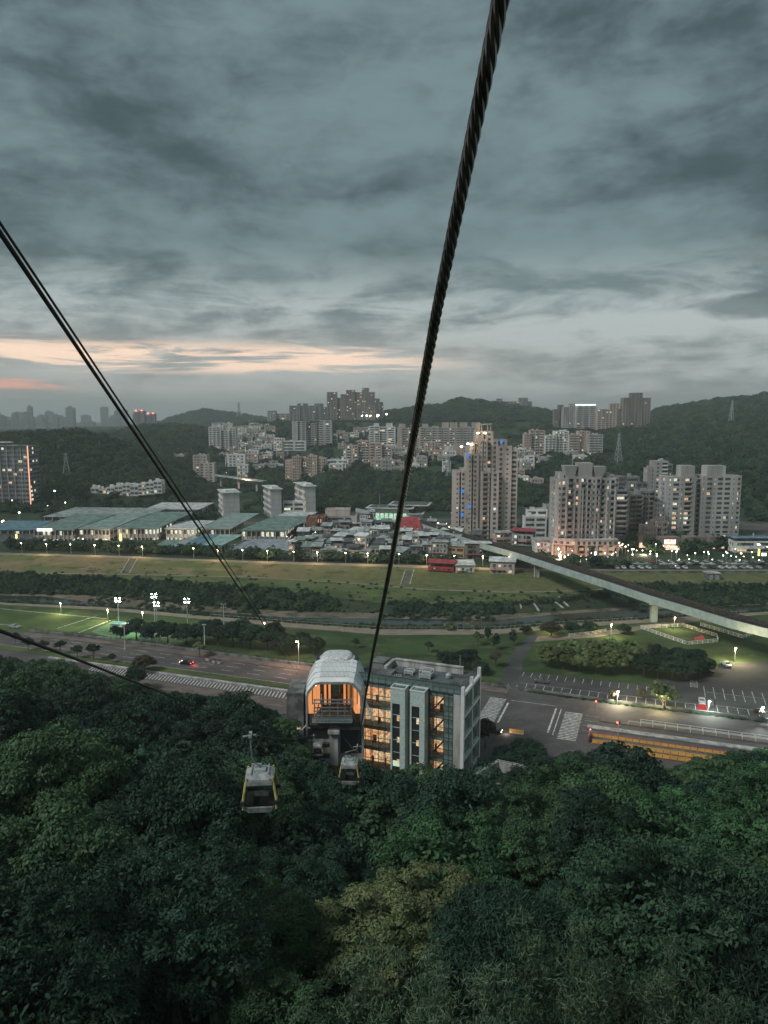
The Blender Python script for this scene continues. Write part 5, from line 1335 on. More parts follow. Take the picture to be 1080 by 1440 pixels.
class Fac:
    def __init__(s, rs, lit): s.W = MB(); s.B = MB(); s.Gl = MB(); s.Lw = MB(); s.Lc = MB(); s.rs = rs; s.lit = lit
    def face(s, p0, u, width, z0, z1, floors, bays, n):
        W = s.W; tot = sum(b[0] for b in bays); fh = (z1-z0)/floors; x = 0
        def P(a, z, d): return (p0[0]+u[0]*a-n[0]*d, p0[1]+u[1]*a-n[1]*d, z)
        for (bw, kd) in bays:
            w = width*bw/tot; a, b = x, x+w; x = b
            if kd == 'p': W.quad(P(a,z0,0),P(b,z0,0),P(b,z1,0),P(a,z1,0)); continue
            if kd == 's':                                  # deep slot between wings
                W.quad(P(a,z0,0),P(a,z0,1.6),P(a,z1,1.6),P(a,z1,0)); W.quad(P(b,z0,1.6),P(b,z0,0),P(b,z1,0),P(b,z1,1.6)); W.quad(P(a,z1,1.6),P(b,z1,1.6),P(b,z1,0),P(a,z1,0))
                s.Gl.quad(P(a,z0,1.6),P(b,z0,1.6),P(b,z1,1.6),P(a,z1,1.6))
                for f in range(floors): s.B.quad(P(a,z0+f*fh,1.5),P(b,z0+f*fh,1.5),P(b,z0+(f+.3)*fh,1.5),P(a,z0+(f+.3)*fh,1.5))
                continue
            for f in range(floors):
                c, e = z0+f*fh, z0+(f+1)*fh
                if kd == 'w': m, lo, hi, dp = .22, .30, .80, .25
                elif kd == 'n': m, lo, hi, dp = .30, .38, .72, .22
                elif kd == 'b': m, lo, hi, dp = .06, .02, .84, 1.1
                else: m, lo, hi, dp = .05, .32, .84, .25
                i0, i1, l0, h0 = a+w*m, b-w*m, c+fh*lo, c+fh*hi
                W.quad(P(a,c,0),P(i0,c,0),P(i0,e,0),P(a,e,0)); W.quad(P(i1,c,0),P(b,c,0),P(b,e,0),P(i1,e,0))
                W.quad(P(i0,c,0),P(i1,c,0),P(i1,l0,0),P(i0,l0,0)); W.quad(P(i0,h0,0),P(i1,h0,0),P(i1,e,0),P(i0,e,0))
                W.quad(P(i0,l0,0),P(i0,l0,dp),P(i0,h0,dp),P(i0,h0,0)); W.quad(P(i1,l0,dp),P(i1,l0,0),P(i1,h0,0),P(i1,h0,dp))
                W.quad(P(i0,l0,0),P(i1,l0,0),P(i1,l0,dp),P(i0,l0,dp)); W.quad(P(i0,h0,dp),P(i1,h0,dp),P(i1,h0,0),P(i0,h0,0))
                r = s.rs.random(); T = s.Gl
                if r < s.lit: T = s.Lw if s.rs.random() < .62 else s.Lc
                if T is not s.Gl and kd in 'bB' :
                    mid = i0+(i1-i0)*s.rs.uniform(.45,.8); T.quad(P(i0,l0+.0,dp),P(mid,l0,dp),P(mid,h0,dp),P(i0,h0,dp)); s.Gl.quad(P(mid,l0,dp),P(i1,l0,dp),P(i1,h0,dp),P(mid,h0,dp))
                else: T.quad(P(i0,l0,dp),P(i1,l0,dp),P(i1,h0,dp),P(i0,h0,dp))
                if kd == 'b':
                    q = s.B; o = -.55
                    q.quad(P(i0-.1,c+.0,o),P(i1+.1,c,o),P(i1+.1,c+fh*.36,o),P(i0-.1,c+fh*.36,o)); q.quad(P(i0-.1,c+fh*.36,o),P(i1+.1,c+fh*.36,o),P(i1+.1,c+fh*.36,o+.12),P(i0-.1,c+fh*.36,o+.12))
                    q.quad(P(i0-.1,c,o),P(i0-.1,c+fh*.36,o),P(i0-.1,c+fh*.36,0),P(i0-.1,c,0)); q.quad(P(i1+.1,c,0),P(i1+.1,c+fh*.36,0),P(i1+.1,c+fh*.36,o),P(i1+.1,c,o)); q.quad(P(i0-.1,c,0),P(i1+.1,c,0),P(i1+.1,c,o),P(i0-.1,c,o))
                elif kd in 'wB' and s.rs.random() < .5:          # air conditioner / ledge under the window
                    aw = min(.8, w*.4); xx = i0+s.rs.random()*max(0,(i1-i0-aw)); q = s.B
                    q.quad(P(xx,l0-.55,-.4),P(xx+aw,l0-.55,-.4),P(xx+aw,l0-.02,-.4),P(xx,l0-.02,-.4)); q.quad(P(xx,l0-.02,-.4),P(xx+aw,l0-.02,-.4),P(xx+aw,l0-.02,0),P(xx,l0-.02,0))
    def block(s, x, y, w, d, z0, z1, floors, bays, side=None, parapet=.9):
        """box with windows on the front (-y) and both ends"""
        sb = side or [(1,'p'),(1,'n'),(1,'w'),(1,'p')]
        s.face((x-w/2,y,0),(1,0),w,z0,z1,floors,bays,(0,-1)); s.face((x-w/2,y+d,0),(0,-1),d,z0,z1,floors,sb,(-1,0)); s.face((x+w/2,y,0),(0,1),d,z0,z1,floors,sb,(1,0))
        W = s.W; x0, x1 = x-w/2, x+w/2
        W.quad((x1,y+d,z0),(x0,y+d,z0),(x0,y+d,z1),(x1,y+d,z1)); W.quad((x0,y,z1),(x1,y,z1),(x1,y+d,z1),(x0,y+d,z1))
        if parapet:
            t = .25
            for (a,b,c,e) in ((x0-.06,x1+.06,y-.06,y+t),(x0-.06,x1+.06,y+d-t,y+d+.06),(x0-.06,x0+t,y+t,y+d-t),(x1-t,x1+.06,y+t,y+d-t)): W.box(a,b,c,e,z1+.003,z1+parapet)
    def finish(s, root, wall, balc=None):
        obj('wall', s.W, wall, root)
        if s.Gl.f: obj('window_glass', s.Gl, M_glass, root, 'stuff')
        if s.Lw.f: obj('lit_windows', s.Lw, M_warm, root, 'stuff')
        if s.Lc.f: obj('lit_windows', s.Lc, M_cool, root, 'stuff')
        if s.B.f: obj('balcony_fronts', s.B, balc or wall, root, 'stuff')
BAYS = {
 'res': [(.6,'p'),(1.2,'b'),(.9,'w'),(.5,'p'),(.9,'w'),(1.2,'b'),(.6,'p')],
 'slab': [(.3,'p')]+[(1.3,'b'),(.8,'w'),(.25,'p')]*3,
 'pier': [(.4,'p'),(1,'w'),(.3,'p'),(.5,'s'),(.3,'p'),(1,'w'),(.4,'p')],
 'strip': [(.2,'p'),(2,'B'),(.2,'p'),(2,'B'),(.2,'p')],
 'win': [(.3,'p'),(1,'w'),(1,'w'),(1,'n'),(1,'w'),(.3,'p')],
 'far': [(.3,'p'),(1,'B'),(.4,'p'),(1,'B'),(.3,'p'),(1,'B'),(.3,'p')],
}
def building(name, label, blocks, base, Y=None, wall=None, balc=None, lit=.08, fpx=None, rz=0, seed=0, cat='building', group=None, fh=3.2, extras=True):
    """blocks: (x0,x1,ytop,front offset m,depth m,bays) with x and y in photograph pixels, turned into metres at the building's distance"""
    x0 = min(b[0] for b in blocks); x1 = max(b[1] for b in blocks); cx = (x0+x1)/2
    P0 = (at(cx, base, TOWN_Z) if Y is None else None) if Y != 'hit' else hit(cx, base)
    if P0 is None:
        P0 = atY(cx, base, Y); 
    dep = (P0-C0).dot(cF); s = dep/F_PX
    root = thing(name, label, cat, tuple(P0), rz, group); rs = random.Random(seed or int(cx*7+base))
    F = Fac(rs, lit); top = 0
    hs = []
    for b in blocks:
        bx0, bx1, yt, off, d, by = b[:6]; z0 = (b[6] if len(b) > 6 else 0)
        if len(b) > 6: z0 = (base-b[6])*s
        x = ((bx0+bx1)/2-cx)*s; w = (bx1-bx0)*s
        zt = atY((bx0+bx1)/2, yt, P0.y+off).z-P0.z
        if by is None:
            F.W.box(x-w/2, x+w/2, off, off+d, z0-(0 if z0 else 1.0), zt); continue
        fl = max(1, round((zt-z0)/fh)); 
        F.block(x, off, w, d, z0 if z0 else -1.0, zt, fl, BAYS[by] if isinstance(by, str) else by); hs.append((x,off,w,d,zt))
    F.finish(root, wall or M_grey, balc)
    if extras:
        for (x,off,w,d,zt) in hs:
            m = MB()
            for _ in range(rs.randint(1,3)):
                ax = x+rs.uniform(-.3,.3)*w; ay = off+d*rs.uniform(.3,.7); q = rs.uniform(.8,1.6); m.box(ax-q,ax+q,ay-q,ay+q,zt+.01,zt+rs.uniform(1.5,3.0))
            obj('rooftop_box', m, wall or M_grey, root)
    return root, s
# --- tall beige tower with blue lamps -------------------------------------------------
twin = [(.25,'p'),(.7,'n'),(.3,'s'),(.7,'w'),(.25,'p')]
twb = [(.3,'p'),(.9,'w'),(.25,'p'),(.35,'s'),(.25,'p'),(.9,'w'),(.3,'p')]
T1, s1 = building('residential_tower', 'tallest beige residential tower with blue lamps in its slots, beside the viaduct',
  [(638,656,664,3,14,twin),(655,672,640,1,16,twin),(660,676,624,4,14,twin),(669,693,608,6,14,twb),(675,699,665,-2.5,10,[(.3,'p'),(1,'b'),(.3,'p'),(.3,'s'),(.3,'p'),(1,'w'),(.2,'p')]),(690,712,620,5,15,twb),(697,718,629,2,14,[(.3,'p'),(.8,'w'),(.3,'p'),(.8,'n'),(.3,'p')]),(717,727,634,3,12,[(.2,'p'),(1,'B'),(.2,'p')]),(672,684,620,2,5,twin)],
  757, None, M_bei, pmat('balcony_dark_beige', (.30,.27,.25), .8), .035, fh=3.05, seed=3)
cap = MB()
for (a,b) in ((-13.0,-9.5),(-8.2,-4.0),(1.5,6),): pass
for x in (-6.5,-4.6,-2.8,1.0,3.0): cap.box(x-.25,x+.25,5.8,6.1,68,73.5)
cap.box(-7,3.6,5.7,12,73.5,74.2); obj('crown_frame', cap, M_bei, T1)
M_bl = emat('blue_lamp', (.05,.25,.8), .7)
for (px,py) in ((650,691),(650,724),(660,712),(658,640),(705,621)):
    q = atY(px, py, T1.location.y-1.2)-T1.location; b = MB(); b.box(q.x-.8,q.x+.8,q.y-.3,q.y+.4,q.z-1.1,q.z+1.1); obj('blue_lamp', b, M_bl, T1)
for (px,py) in ((649,628),(658,624),(663,625),(672,609),(682,609)):
    q = atY(px, py, T1.location.y+1)-T1.location; b = MB(); b.box(q.x-.7,q.x+.7,q.y-.3,q.y+.3,q.z-.3,q.z+.3); obj('work_lamp', b, M_lampy, T1)
# --- stepped grey tower with crown and curved podium --------------------------------
gb = [(.25,'p'),(1,'b'),(.35,'p'),(.8,'w'),(.35,'p'),(1,'b'),(.25,'p')]
T2, s2 = building('residential_tower', 'grey residential tower with fan shaped crown blocks over a curved podium',
  [(781,795,676,1.5,18,[(.3,'p'),(1,'w'),(.2,'p'),(1,'B'),(.2,'p')]),(795,823,672,.5,20,gb),(822,842,673,0,20,gb),(841,863,674,1,18,gb),(787,857,667,5,12,'far'),(803,845,660,6,10,[(1,'p')])],
  783, None, M_grey, M_gdk, .17, fh=3.15, seed=8)
cr = MB(); zt = atY(820,668,T2.location.y+4).z-T2.location.z
for (a,b,t,fl) in ((792,811,655,1.6),(812,832,651,.4),(833,851,656,1.6)):
    xa, xb = (a-823)*s2, (b-823)*s2; z1 = atY(820,t,T2.location.y+4).z-T2.location.z
    i = len(cr.v); cr.v += [(xa+fl,3,zt-1),(xb-fl,3,zt-1),(xb-fl,10,zt-1),(xa+fl,10,zt-1),(xa,2.4,z1),(xb,2.4,z1),(xb,10.5,z1),(xa,10.5,z1)]
    for f in ((0,1,5,4),(1,2,6,5),(2,3,7,6),(3,0,4,7),(4,5,6,7)): cr.f.append(tuple(i+k for k in f))
obj('crown_block', cr, M_grey, T2)
for k in range(8):
    xx = (784+k*11.2-823)*s2; p = MB(); p.box(xx-.35,xx+.35,-.45,-.02,9,38.5); obj('pilaster', p, M_grey, T2)
pod = MB(); pts = []
for k in range(13):
    t = k/12; pts.append(((778+88*t-822)*s2, -3.4+5.5*(max(0,.38-t)/.38)**2))
pod.prism(pts+[(18,8),(-18,8)], 7.0, 10.0); pod.prism([(a, b-.35) for a, b in pts]+[(18.3,8),(-18.3,8)], 10.0, 10.5); obj('podium', pod, M_bei, T2)
for k in range(12):
    a, b = pts[k], pts[k+1]; w = MB(); w.bar((a[0]*.75+b[0]*.25,(a[1]*.75+b[1]*.25)-.03,8.4),(a[0]*.25+b[0]*.75,(a[1]*.25+b[1]*.75)-.03,8.4),.08,1.6); obj('podium_window', w, M_glass if k not in (3,) else M_warm, T2)
for k in range(0,13,2):
    a = pts[k]; c = MB(); c.box(a[0]-.5,a[0]+.5,a[1],a[1]+1,-1,7.0); obj('podium_column', c, M_pink, T2)
sf = MB(); sf.box(-17,17,.6,.8,0,6.4); obj('shop_front', sf, winmat('shop_glow', ((1,.45,.28),(1,.75,.45)), .55), T2)
# --- pale twin slab at the right ---------------------------------------------------
tw = [(.35,'p'),(.5,'n'),(.3,'p'),(1.1,'B'),(.2,'p'),(.5,'n'),(.2,'p'),(1.3,'b'),(.7,'p')]
tw2 = [(.35,'n'),(.35,'p'),(.9,'B'),(.25,'p'),(.35,'n'),(.25,'p'),(.9,'B'),(.25,'p'),(1.0,'B'),(.3,'p'),(.4,'n'),(.4,'p'),(.5,'B'),(.12,'p')]
building('residential_slab', 'pale twin winged apartment slab with two big roof cubes at the right',
  [(934,975,672,0,15,tw),(975,986,674,4,11,[(.5,'w'),(.5,'s')]),(985,1039,671,1,15,tw2)], 757, None, M_grey, M_bei, .2, fh=3.1, seed=12, extras=False)
Tq = [o for o in bpy.data.objects if o.name.startswith('residential_slab')][0]
for (a,b,t) in ((956,975,655),(992,1018,655)):
    P0 = Tq.location; xa = (a-986.5)*s1*1.0; xb = (b-986.5)*s1; z1 = atY(980,t,P0.y+3).z-P0.z; z0 = atY(980,672,P0.y+3).z-P0.z
    c = MB(); c.box(xa,xb,3,12,z0-2,z1); c.box(xa+2,xa+2.9,2.93,3.0,z1-5.2,z1-4.2); obj('roof_cube', c, M_grey, Tq)
# --- the others: (name, label, blocks, base, Y, wall, balcony, lit, fh) -------------
BL = [
 ('apartment_block','dark banded apartment block squeezed between the crowned tower and the cluttered block',[(864,884,690,3,14,[(.2,'p'),(1.6,'b'),(.2,'p')]),(860,872,672,8,10,'far')],776,450,M_gdk,M_grey,.08,3.1),
 ('apartment_block','cluttered dark apartment block with sloping cages of balconies in the shade',[(882,902,697,0,15,[(.2,'p'),(1.1,'b'),(1.1,'b'),(.2,'p')]),(900,920,692,3,13,[(1,'b'),(.6,'w'),(1,'b')]),(918,934,708,1,12,'win')],772,462,M_gdk,M_brown,.07,2.9),
 ('apartment_block','brown lower apartment block at the foot of the cluttered dark one',[(900,918,742,-6,10,'win'),(918,934,735,-4,10,'res')],776,452,M_brown,M_brown,.12,3),
 ('apartment_block','grey tiled block with orange lit stairwell behind the pale twin slab',[(909,918,660,2,10,[(1,'p'),(.6,'w')]),(917,936,650,0,12,[(.3,'p'),(.8,'w'),(.4,'p'),(1.3,'b')]),(933,944,654,3,9,'far')],735,600,M_grey,M_wwh,.2,3.1),
 ('apartment_block','low dark glass fronted block right of the crowned tower',[(864,900,672,5,12,'strip'),(884,912,680,3,8,'far')],750,520,M_gdk,M_gdk,.06,3.2),
 ('commercial_block','low white block at the foot of the wood left of the crowned tower',[(737,768,728,0,12,'strip'),(742,772,718,6,10,'strip')],755,480,M_wwh,M_wwh,.05,3.4),
 ('commercial_block','low grey block behind the white one left of the crowned tower',[(768,782,712,4,12,'win'),(770,783,722,0,12,'win')],756,485,M_grey,M_wwh,.05,3.2),
 ('apartment_block','distant brown cluster of stepped towers on the left hilltop skyline',[(460,474,552,0,20,'far'),(472,483,560,4,20,'far'),(479,493,555,2,20,'far'),(487,499,549,0,20,'far'),(497,511,552,3,20,'far'),(509,519,546,1,20,'far'),(518,527,552,2,20,'far')],590,1560,M_brown,M_brown,.09,3.6),
 ('apartment_block','distant slim grey tower right of the brown hilltop cluster',[(527,534,561,0,14,'far'),(533,539,566,3,14,'far')],586,1620,M_gdk,M_gdk,.06,3.8),
 ('apartment_block','distant low grey towers left of the brown hilltop cluster',[(407,422,571,0,18,'far'),(418,432,568,3,18,'far'),(430,445,571,0,18,'far'),(442,454,568,2,18,'far'),(452,461,573,3,18,'far')],594,1600,M_gdk,M_gdk,.06,3.6),
 ('apartment_block','white distant block at the left end of the hilltop towers',[(376,388,578,0,16,'far'),(388,408,582,3,14,'far')],592,1650,M_grey,M_grey,.12,3.6),
 ('apartment_block','grey twin slab with dark slots standing in the middle distance below the hilltop towers',[(411,434,593,0,16,[(1,'p'),(.5,'s'),(1,'w'),(.4,'s')]),(433,447,596,3,16,'far'),(446,467,592,0,16,[(.5,'s'),(1,'B'),(.5,'p'),(1,'B'),(.4,'p')])],625,1200,M_grey,M_grey,.05,3.4),
 ('school_building','long low white building with lit corridor below the grey twin slab',[(385,397,617,0,12,'far'),(397,430,621,2,14,'strip')],633,1080,M_wwh,M_wwh,.3,3.6),
 ('apartment_block','pinkish apartment block with stepped roof boxes left of the middle wood',[(401,411,648,2,14,'win'),(411,424,643,0,14,'win'),(423,434,645,3,14,'res'),(433,446,642,0,14,'win'),(445,459,645,2,14,'res')],680,860,M_pink,M_pink,.07,3.1),
 ('apartment_block','white and pink terraced apartment block right of the middle wood',[(487,504,627,0,14,'res'),(503,520,621,4,14,'slab'),(519,537,624,2,14,'res'),(534,551,629,5,12,'slab')],664,920,M_pink,M_wwh,.08,3.1),
 ('apartment_block','pale yellowish low block at the edge of the middle wood',[(459,490,648,0,14,'strip'),(470,487,652,-3,10,'win')],668,890,M_wwh,M_wwh,.05,3.3),
 ('apartment_block','white slab with roof boxes, leftmost of the long row on the hillside',[(519,534,600,0,14,'strip'),(533,556,601,2,14,'strip'),(526,533,595,4,8,None),(543,552,595,4,8,None)],640,1080,M_wwh,M_wwh,.1,3.1),
 ('apartment_block','pale slab hidden partly by the big cable, second of the long row',[(559,566,602,0,14,[(1,'p')]),(566,590,603,1,14,'slab'),(561,570,596,4,8,None),(578,586,597,4,8,None)],645,1040,M_bei,M_wwh,.08,3.1),
 ('apartment_block','pale slab right of the big cable, third of the long row',[(590,616,602,1,14,'slab'),(594,602,596,4,8,None),(608,617,599,4,8,None)],643,1040,M_bei,M_wwh,.08,3.1),
 ('apartment_block','pale slab with two roof boxes, fourth of the long row',[(615,640,602,0,14,'slab'),(622,631,594,4,8,None),(633,643,594,4,8,None)],643,1040,M_bei,M_wwh,.08,3.1),
 ('apartment_block','pale slab behind the tall beige tower, last of the long row',[(640,672,602,1,14,'slab'),(647,657,594,4,8,None),(664,675,594,4,8,None)],643,1040,M_bei,M_wwh,.08,3.1),
 ('apartment_block','pink lower block under the right half of the long row',[(597,612,623,0,12,'win'),(611,634,629,2,12,'res'),(632,650,630,0,12,'win')],650,980,M_pink,M_pink,.08,3.1),
 ('apartment_block','pinkish block with a blank side just left of the tall beige tower',[(637,652,628,0,14,[(1,'p'),(.4,'n')]),(626,640,634,3,12,'res')],664,900,M_pink,M_pink,.08,3.1),
 ('apartment_block','pale block behind the left shoulder of the tall tower',[(716,737,632,0,14,'slab'),(722,750,642,-3,12,'strip')],672,860,M_wwh,M_wwh,.06,3.1),
 ('apartment_block','pink and white block, left one of the group on the right hillside',[(737,747,611,0,14,'win'),(746,766,606,3,14,'slab')],642,950,M_pink,M_wwh,.05,3.1),
 ('apartment_block','white balconied block in the middle of the group on the right hillside',[(766,782,613,0,14,'slab'),(780,800,607,3,14,'slab')],644,950,M_wwh,M_wwh,.06,3.1),
 ('apartment_block','pink banded block, third of the group on the right hillside',[(800,815,612,0,14,'slab'),(813,829,607,2,14,'win')],648,950,M_pink,M_wwh,.06,3.1),
 ('apartment_block','grey and white end block of the group on the right hillside',[(828,847,612,0,14,'slab')],646,940,M_grey,M_wwh,.06,3.1),
 ('apartment_block','brown low tower at the left end of the right skyline group',[(779,786,576,0,14,'far'),(785,792,570,2,14,'far')],600,1450,M_brown,M_brown,.05,3.5),
 ('apartment_block','grey slab with stepped top on the right skyline',[(792,801,573,2,16,'far'),(800,809,568,0,16,'far')],601,1430,M_grey,M_grey,.06,3.5),
 ('apartment_block','distant round fronted slab with a glowing white roof rim on the right skyline',[(809,838,571,0,16,'far')],602,1420,M_grey,M_grey,.07,3.5),
 ('apartment_block','pinkish slab on the right skyline left of the trio',[(839,858,576,2,16,'far'),(856,870,568,0,14,'far')],604,1410,M_pink,M_grey,.06,3.5),
 ('apartment_block','tallest trio of brown grey towers on the right skyline',[(875,887,560,1,16,'far'),(886,902,553,0,16,'far'),(901,914,560,2,16,'far'),(868,877,576,4,14,'far')],605,1400,M_brown,M_grey,.05,3.5),
 ('apartment_block','small dark tower group on the centre skyline ridge',[(687,700,567,0,18,'far'),(699,706,561,2,18,'far')],578,1950,M_gdk,M_gdk,.05,4),
 ('apartment_block','wide low tower group right on the centre skyline ridge',[(706,722,565,0,16,'far'),(724,748,565,0,18,'far'),(730,742,560,2,16,'far')],578,1950,M_gdk,M_gdk,.05,4),
 ('apartment_block','white balconied slab at the left end of the hillside village',[(294,311,601,0,14,'slab'),(305,322,606,3,12,'slab'),(318,331,602,6,12,'slab')],630,1150,M_wwh,M_wwh,.06,3.2),
 ('apartment_block','pale slab at the edge of the left wood above the end of the cable shadow',[(272,292,641,0,14,'win'),(276,304,652,-8,12,'win')],676,880,M_bei,M_bei,.05,3.1),
 ('apartment_block','low pale hall among the trees of the left wood',[(238,259,640,0,12,[(1,'p'),(.5,'n'),(.5,'p')])],648,1000,M_bei,M_bei,0,3.3),
 ('office_building','pale low building with red roof light left of the village road',[(320,345,640,0,12,'win')],655,950,M_wwh,M_wwh,.15,3.2),
 ('apartment_block','distant twin tower with red lamps standing behind the left wood',[(187,195,580,0,18,'far'),(195,203,578,2,18,'far')],602,2300,M_gdk,M_gdk,.05,5),
 ('apartment_block','second distant twin tower just right of the slanting rope',[(205,212,584,0,18,'far'),(211,218,582,2,18,'far')],602,2350,M_gdk,M_gdk,.05,5),
]
for i, (nm, lab, bl, base, Y, w, b, lit, fh) in enumerate(BL):
    d = ray((bl[0][0]+bl[-1][1])/2, base); 
    building(nm, lab, bl, base, Y, w, b, lit, seed=100+i, fh=fh, extras=Y < 1100)
rim = MB(); P0 = atY(823,569,1418); rim.box(P0.x-19,P0.x+19,P0.y-2,P0.y-1,P0.z-1.2,P0.z+.6)
_rt = [o for o in bpy.data.objects if o.get('label','').startswith('distant round fronted')][0]
ro = obj('lit_rim', rim, emat('rim_white', (.9,1,.95), 2.2), _rt); ro.location = -_rt.location
for nm_, pxs in (('distant twin tower with red', (191,199)),('second distant twin', (208,215))):
    t_ = [o for o in bpy.data.objects if o.get('label','').startswith(nm_)][0]
    for q in pxs:
        P0 = atY(q, 578 if q < 203 else 582, t_.location.y-1)-t_.location; m = MB(); m.box(P0.x-2,P0.x+2,P0.y-2,P0.y+2,P0.z,P0.z+3); obj('warning_lamp', m, M_red, t_)
# village houses spilling down the hillside
r8 = random.Random(88); HC_ = [M_wwh, M_wwh, M_grey, M_pink, M_bei]
def small_block(px, base, w, h, lab, grp, wall, i, Y='hit', by='win', lit=.14):
    building('house', lab, [(px-w/2, px+w/2, base-h, 0, 10, by)], base, Y, wall, M_wwh, lit, seed=400+i, group=grp, extras=True)
i = 0
for (x0,y0,x1,y1,n,w0,w1,h0,h1) in ((480,634,640,668,16,11,19,9,15),(555,630,700,648,10,14,22,10,15),(372,636,402,668,6,10,16,9,14),(302,604,362,660,22,9,17,9,17),(340,606,400,640,14,10,18,8,14),(470,640,560,668,10,12,20,9,14),(575,624,690,650,12,12,20,10,15),(700,640,760,690,9,12,20,9,14),(480,610,530,632,9,9,15,7,11),(735,634,850,652,9,12,20,7,10),(300,612,360,640,16,9,16,8,16),(338,645,384,672,8,14,22,10,18),(300,600,400,612,8,8,14,5,8),(360,618,400,650,7,10,18,8,13),(460,607,520,622,7,8,14,6,9),(540,640,600,664,9,10,18,7,12),(716,636,780,656,7,10,16,7,11),(380,590,410,600,3,8,12,4,7)):
    for k in range(n):
        px = x0+(x1-x0)*r8.random(); py = y0+(y1-y0)*((k+r8.random())/n)
        w_ = HC_[r8.randrange(5)]; zone = 'in the hillside village at the left' if x1 <= 410 else 'below the long row of slabs' if x0 >= 540 and x0 < 700 else 'below the right hillside group' if x0 > 700 else 'beside the grey twin slab'
        small_block(px, py, r8.uniform(w0,w1), r8.uniform(h0,h1), 'small %s house %s' % ({M_wwh.name:'white',M_grey.name:'grey',M_pink.name:'pinkish',M_bei.name:'beige'}[w_.name], zone), 'small houses on the far hillsides', w_, i, 'hit'); i += 1
# terraced white houses in front of the left wood
for k in range(9):
    px = 134+k*11; py = 702-(k*1.2); small_block(px, py, 11.5, 15-((k*7) % 4), ['first','second','third','fourth','fifth','sixth','seventh','eighth','last'][k]+' white terraced house from the left before the dark wood', 'white terraced houses before the wood', M_wwh, 300+k, 650, 'strip', .18)
# ---- glass fronted block at the left edge
E = atY(18, 712, 600); eb = thing('office_building', 'dark glazed block with pale grid and an orange light strip at the left edge', 'building', tuple(E)); se = 600/F_PX*.99
F = Fac(random.Random(4), .12); F.block(-8*se, 0, 70*se, 18, 0, 48, 14, [(1,'B')]*9, [(1,'B')]*3); F.finish(eb, M_gdk, M_gdk)
for k in range(8):
    p = MB(); x = (-43+k*9.8)*se; p.box(x-.25,x+.25,-.7,-.56,0,49.5); obj('fin', p, M_rgr, eb)
for z in (0, 49.0): p = MB(); p.box(-44*se,27.5*se,-.9,-.2,z,z+.6); obj('frame_beam', p, M_rgr, eb)
p = MB(); p.box(26.3*se,27.4*se,-1.2,-.8,.5,48.8); obj('light_strip', p, emat('strip_orange', (1,.45,.28), 1.1), eb)
p = MB(); p.box(-20*se,0*se,4,8,51,52); obj('roof_beam', p, M_rlt, eb)
# ---- white school blocks with banded galleries
for (lab, xa, xb, yt, ye, yb, dd) in (('white block with a blank end wall, left one of the three behind the green roofs',312,340,693,696,726,30),('white block with a blank end wall, middle one of the three',380,398,688,691,724,34),('white block with a blank end wall, right one of the three',428,446,684,687,722,38)):
    B = atY((xa+xb)/2, yb, 580); s = 580/F_PX; w = (xb-xa)*s*.8; h = (yb-yt)*s
    t = thing('school_building', lab, 'school', tuple(B), .33, 'white school blocks behind the green roofs')
    F = Fac(random.Random(xa), .25); nf = 5
    F.face((-w/2,0,0),(1,0),w,-4,h,nf,[(1,'p')],(0,-1)); F.face((-w/2,dd,0),(0,-1),dd,-4,h,nf,[(1,'b')]*6,(-1,0)); F.face((w/2,0,0),(0,1),dd,-4,h,nf,[(1,'B')]*6,(1,0))
    F.W.quad((-w/2,0,h),(w/2,0,h),(w/2,dd,h),(-w/2,dd,h)); F.finish(t, M_wwh, M_wwh)
    p = MB(); p.box(-w/2-1.4,w/2+1.2,-1.0,dd+1,h+.1,h+.6); obj('roof_slab', p, M_rlt, t); p = MB(); p.box(-w/3,w/3,4,12,h+.61,h+2.2); obj('rooftop_box', p, M_wwh, t)
    for k in range(1,5): p = MB(); p.box(-w/2+.05,w/2-.05,-.06,.0,h*k/5-.1,h*k/5+.08); obj('string_course', p, M_grey, t)
building('school_building','pale link building between the middle and right white blocks',[(398,428,707,0,10,'strip')],724,585,M_wwh,M_wwh,.1,seed=71,fh=3.2,extras=False)
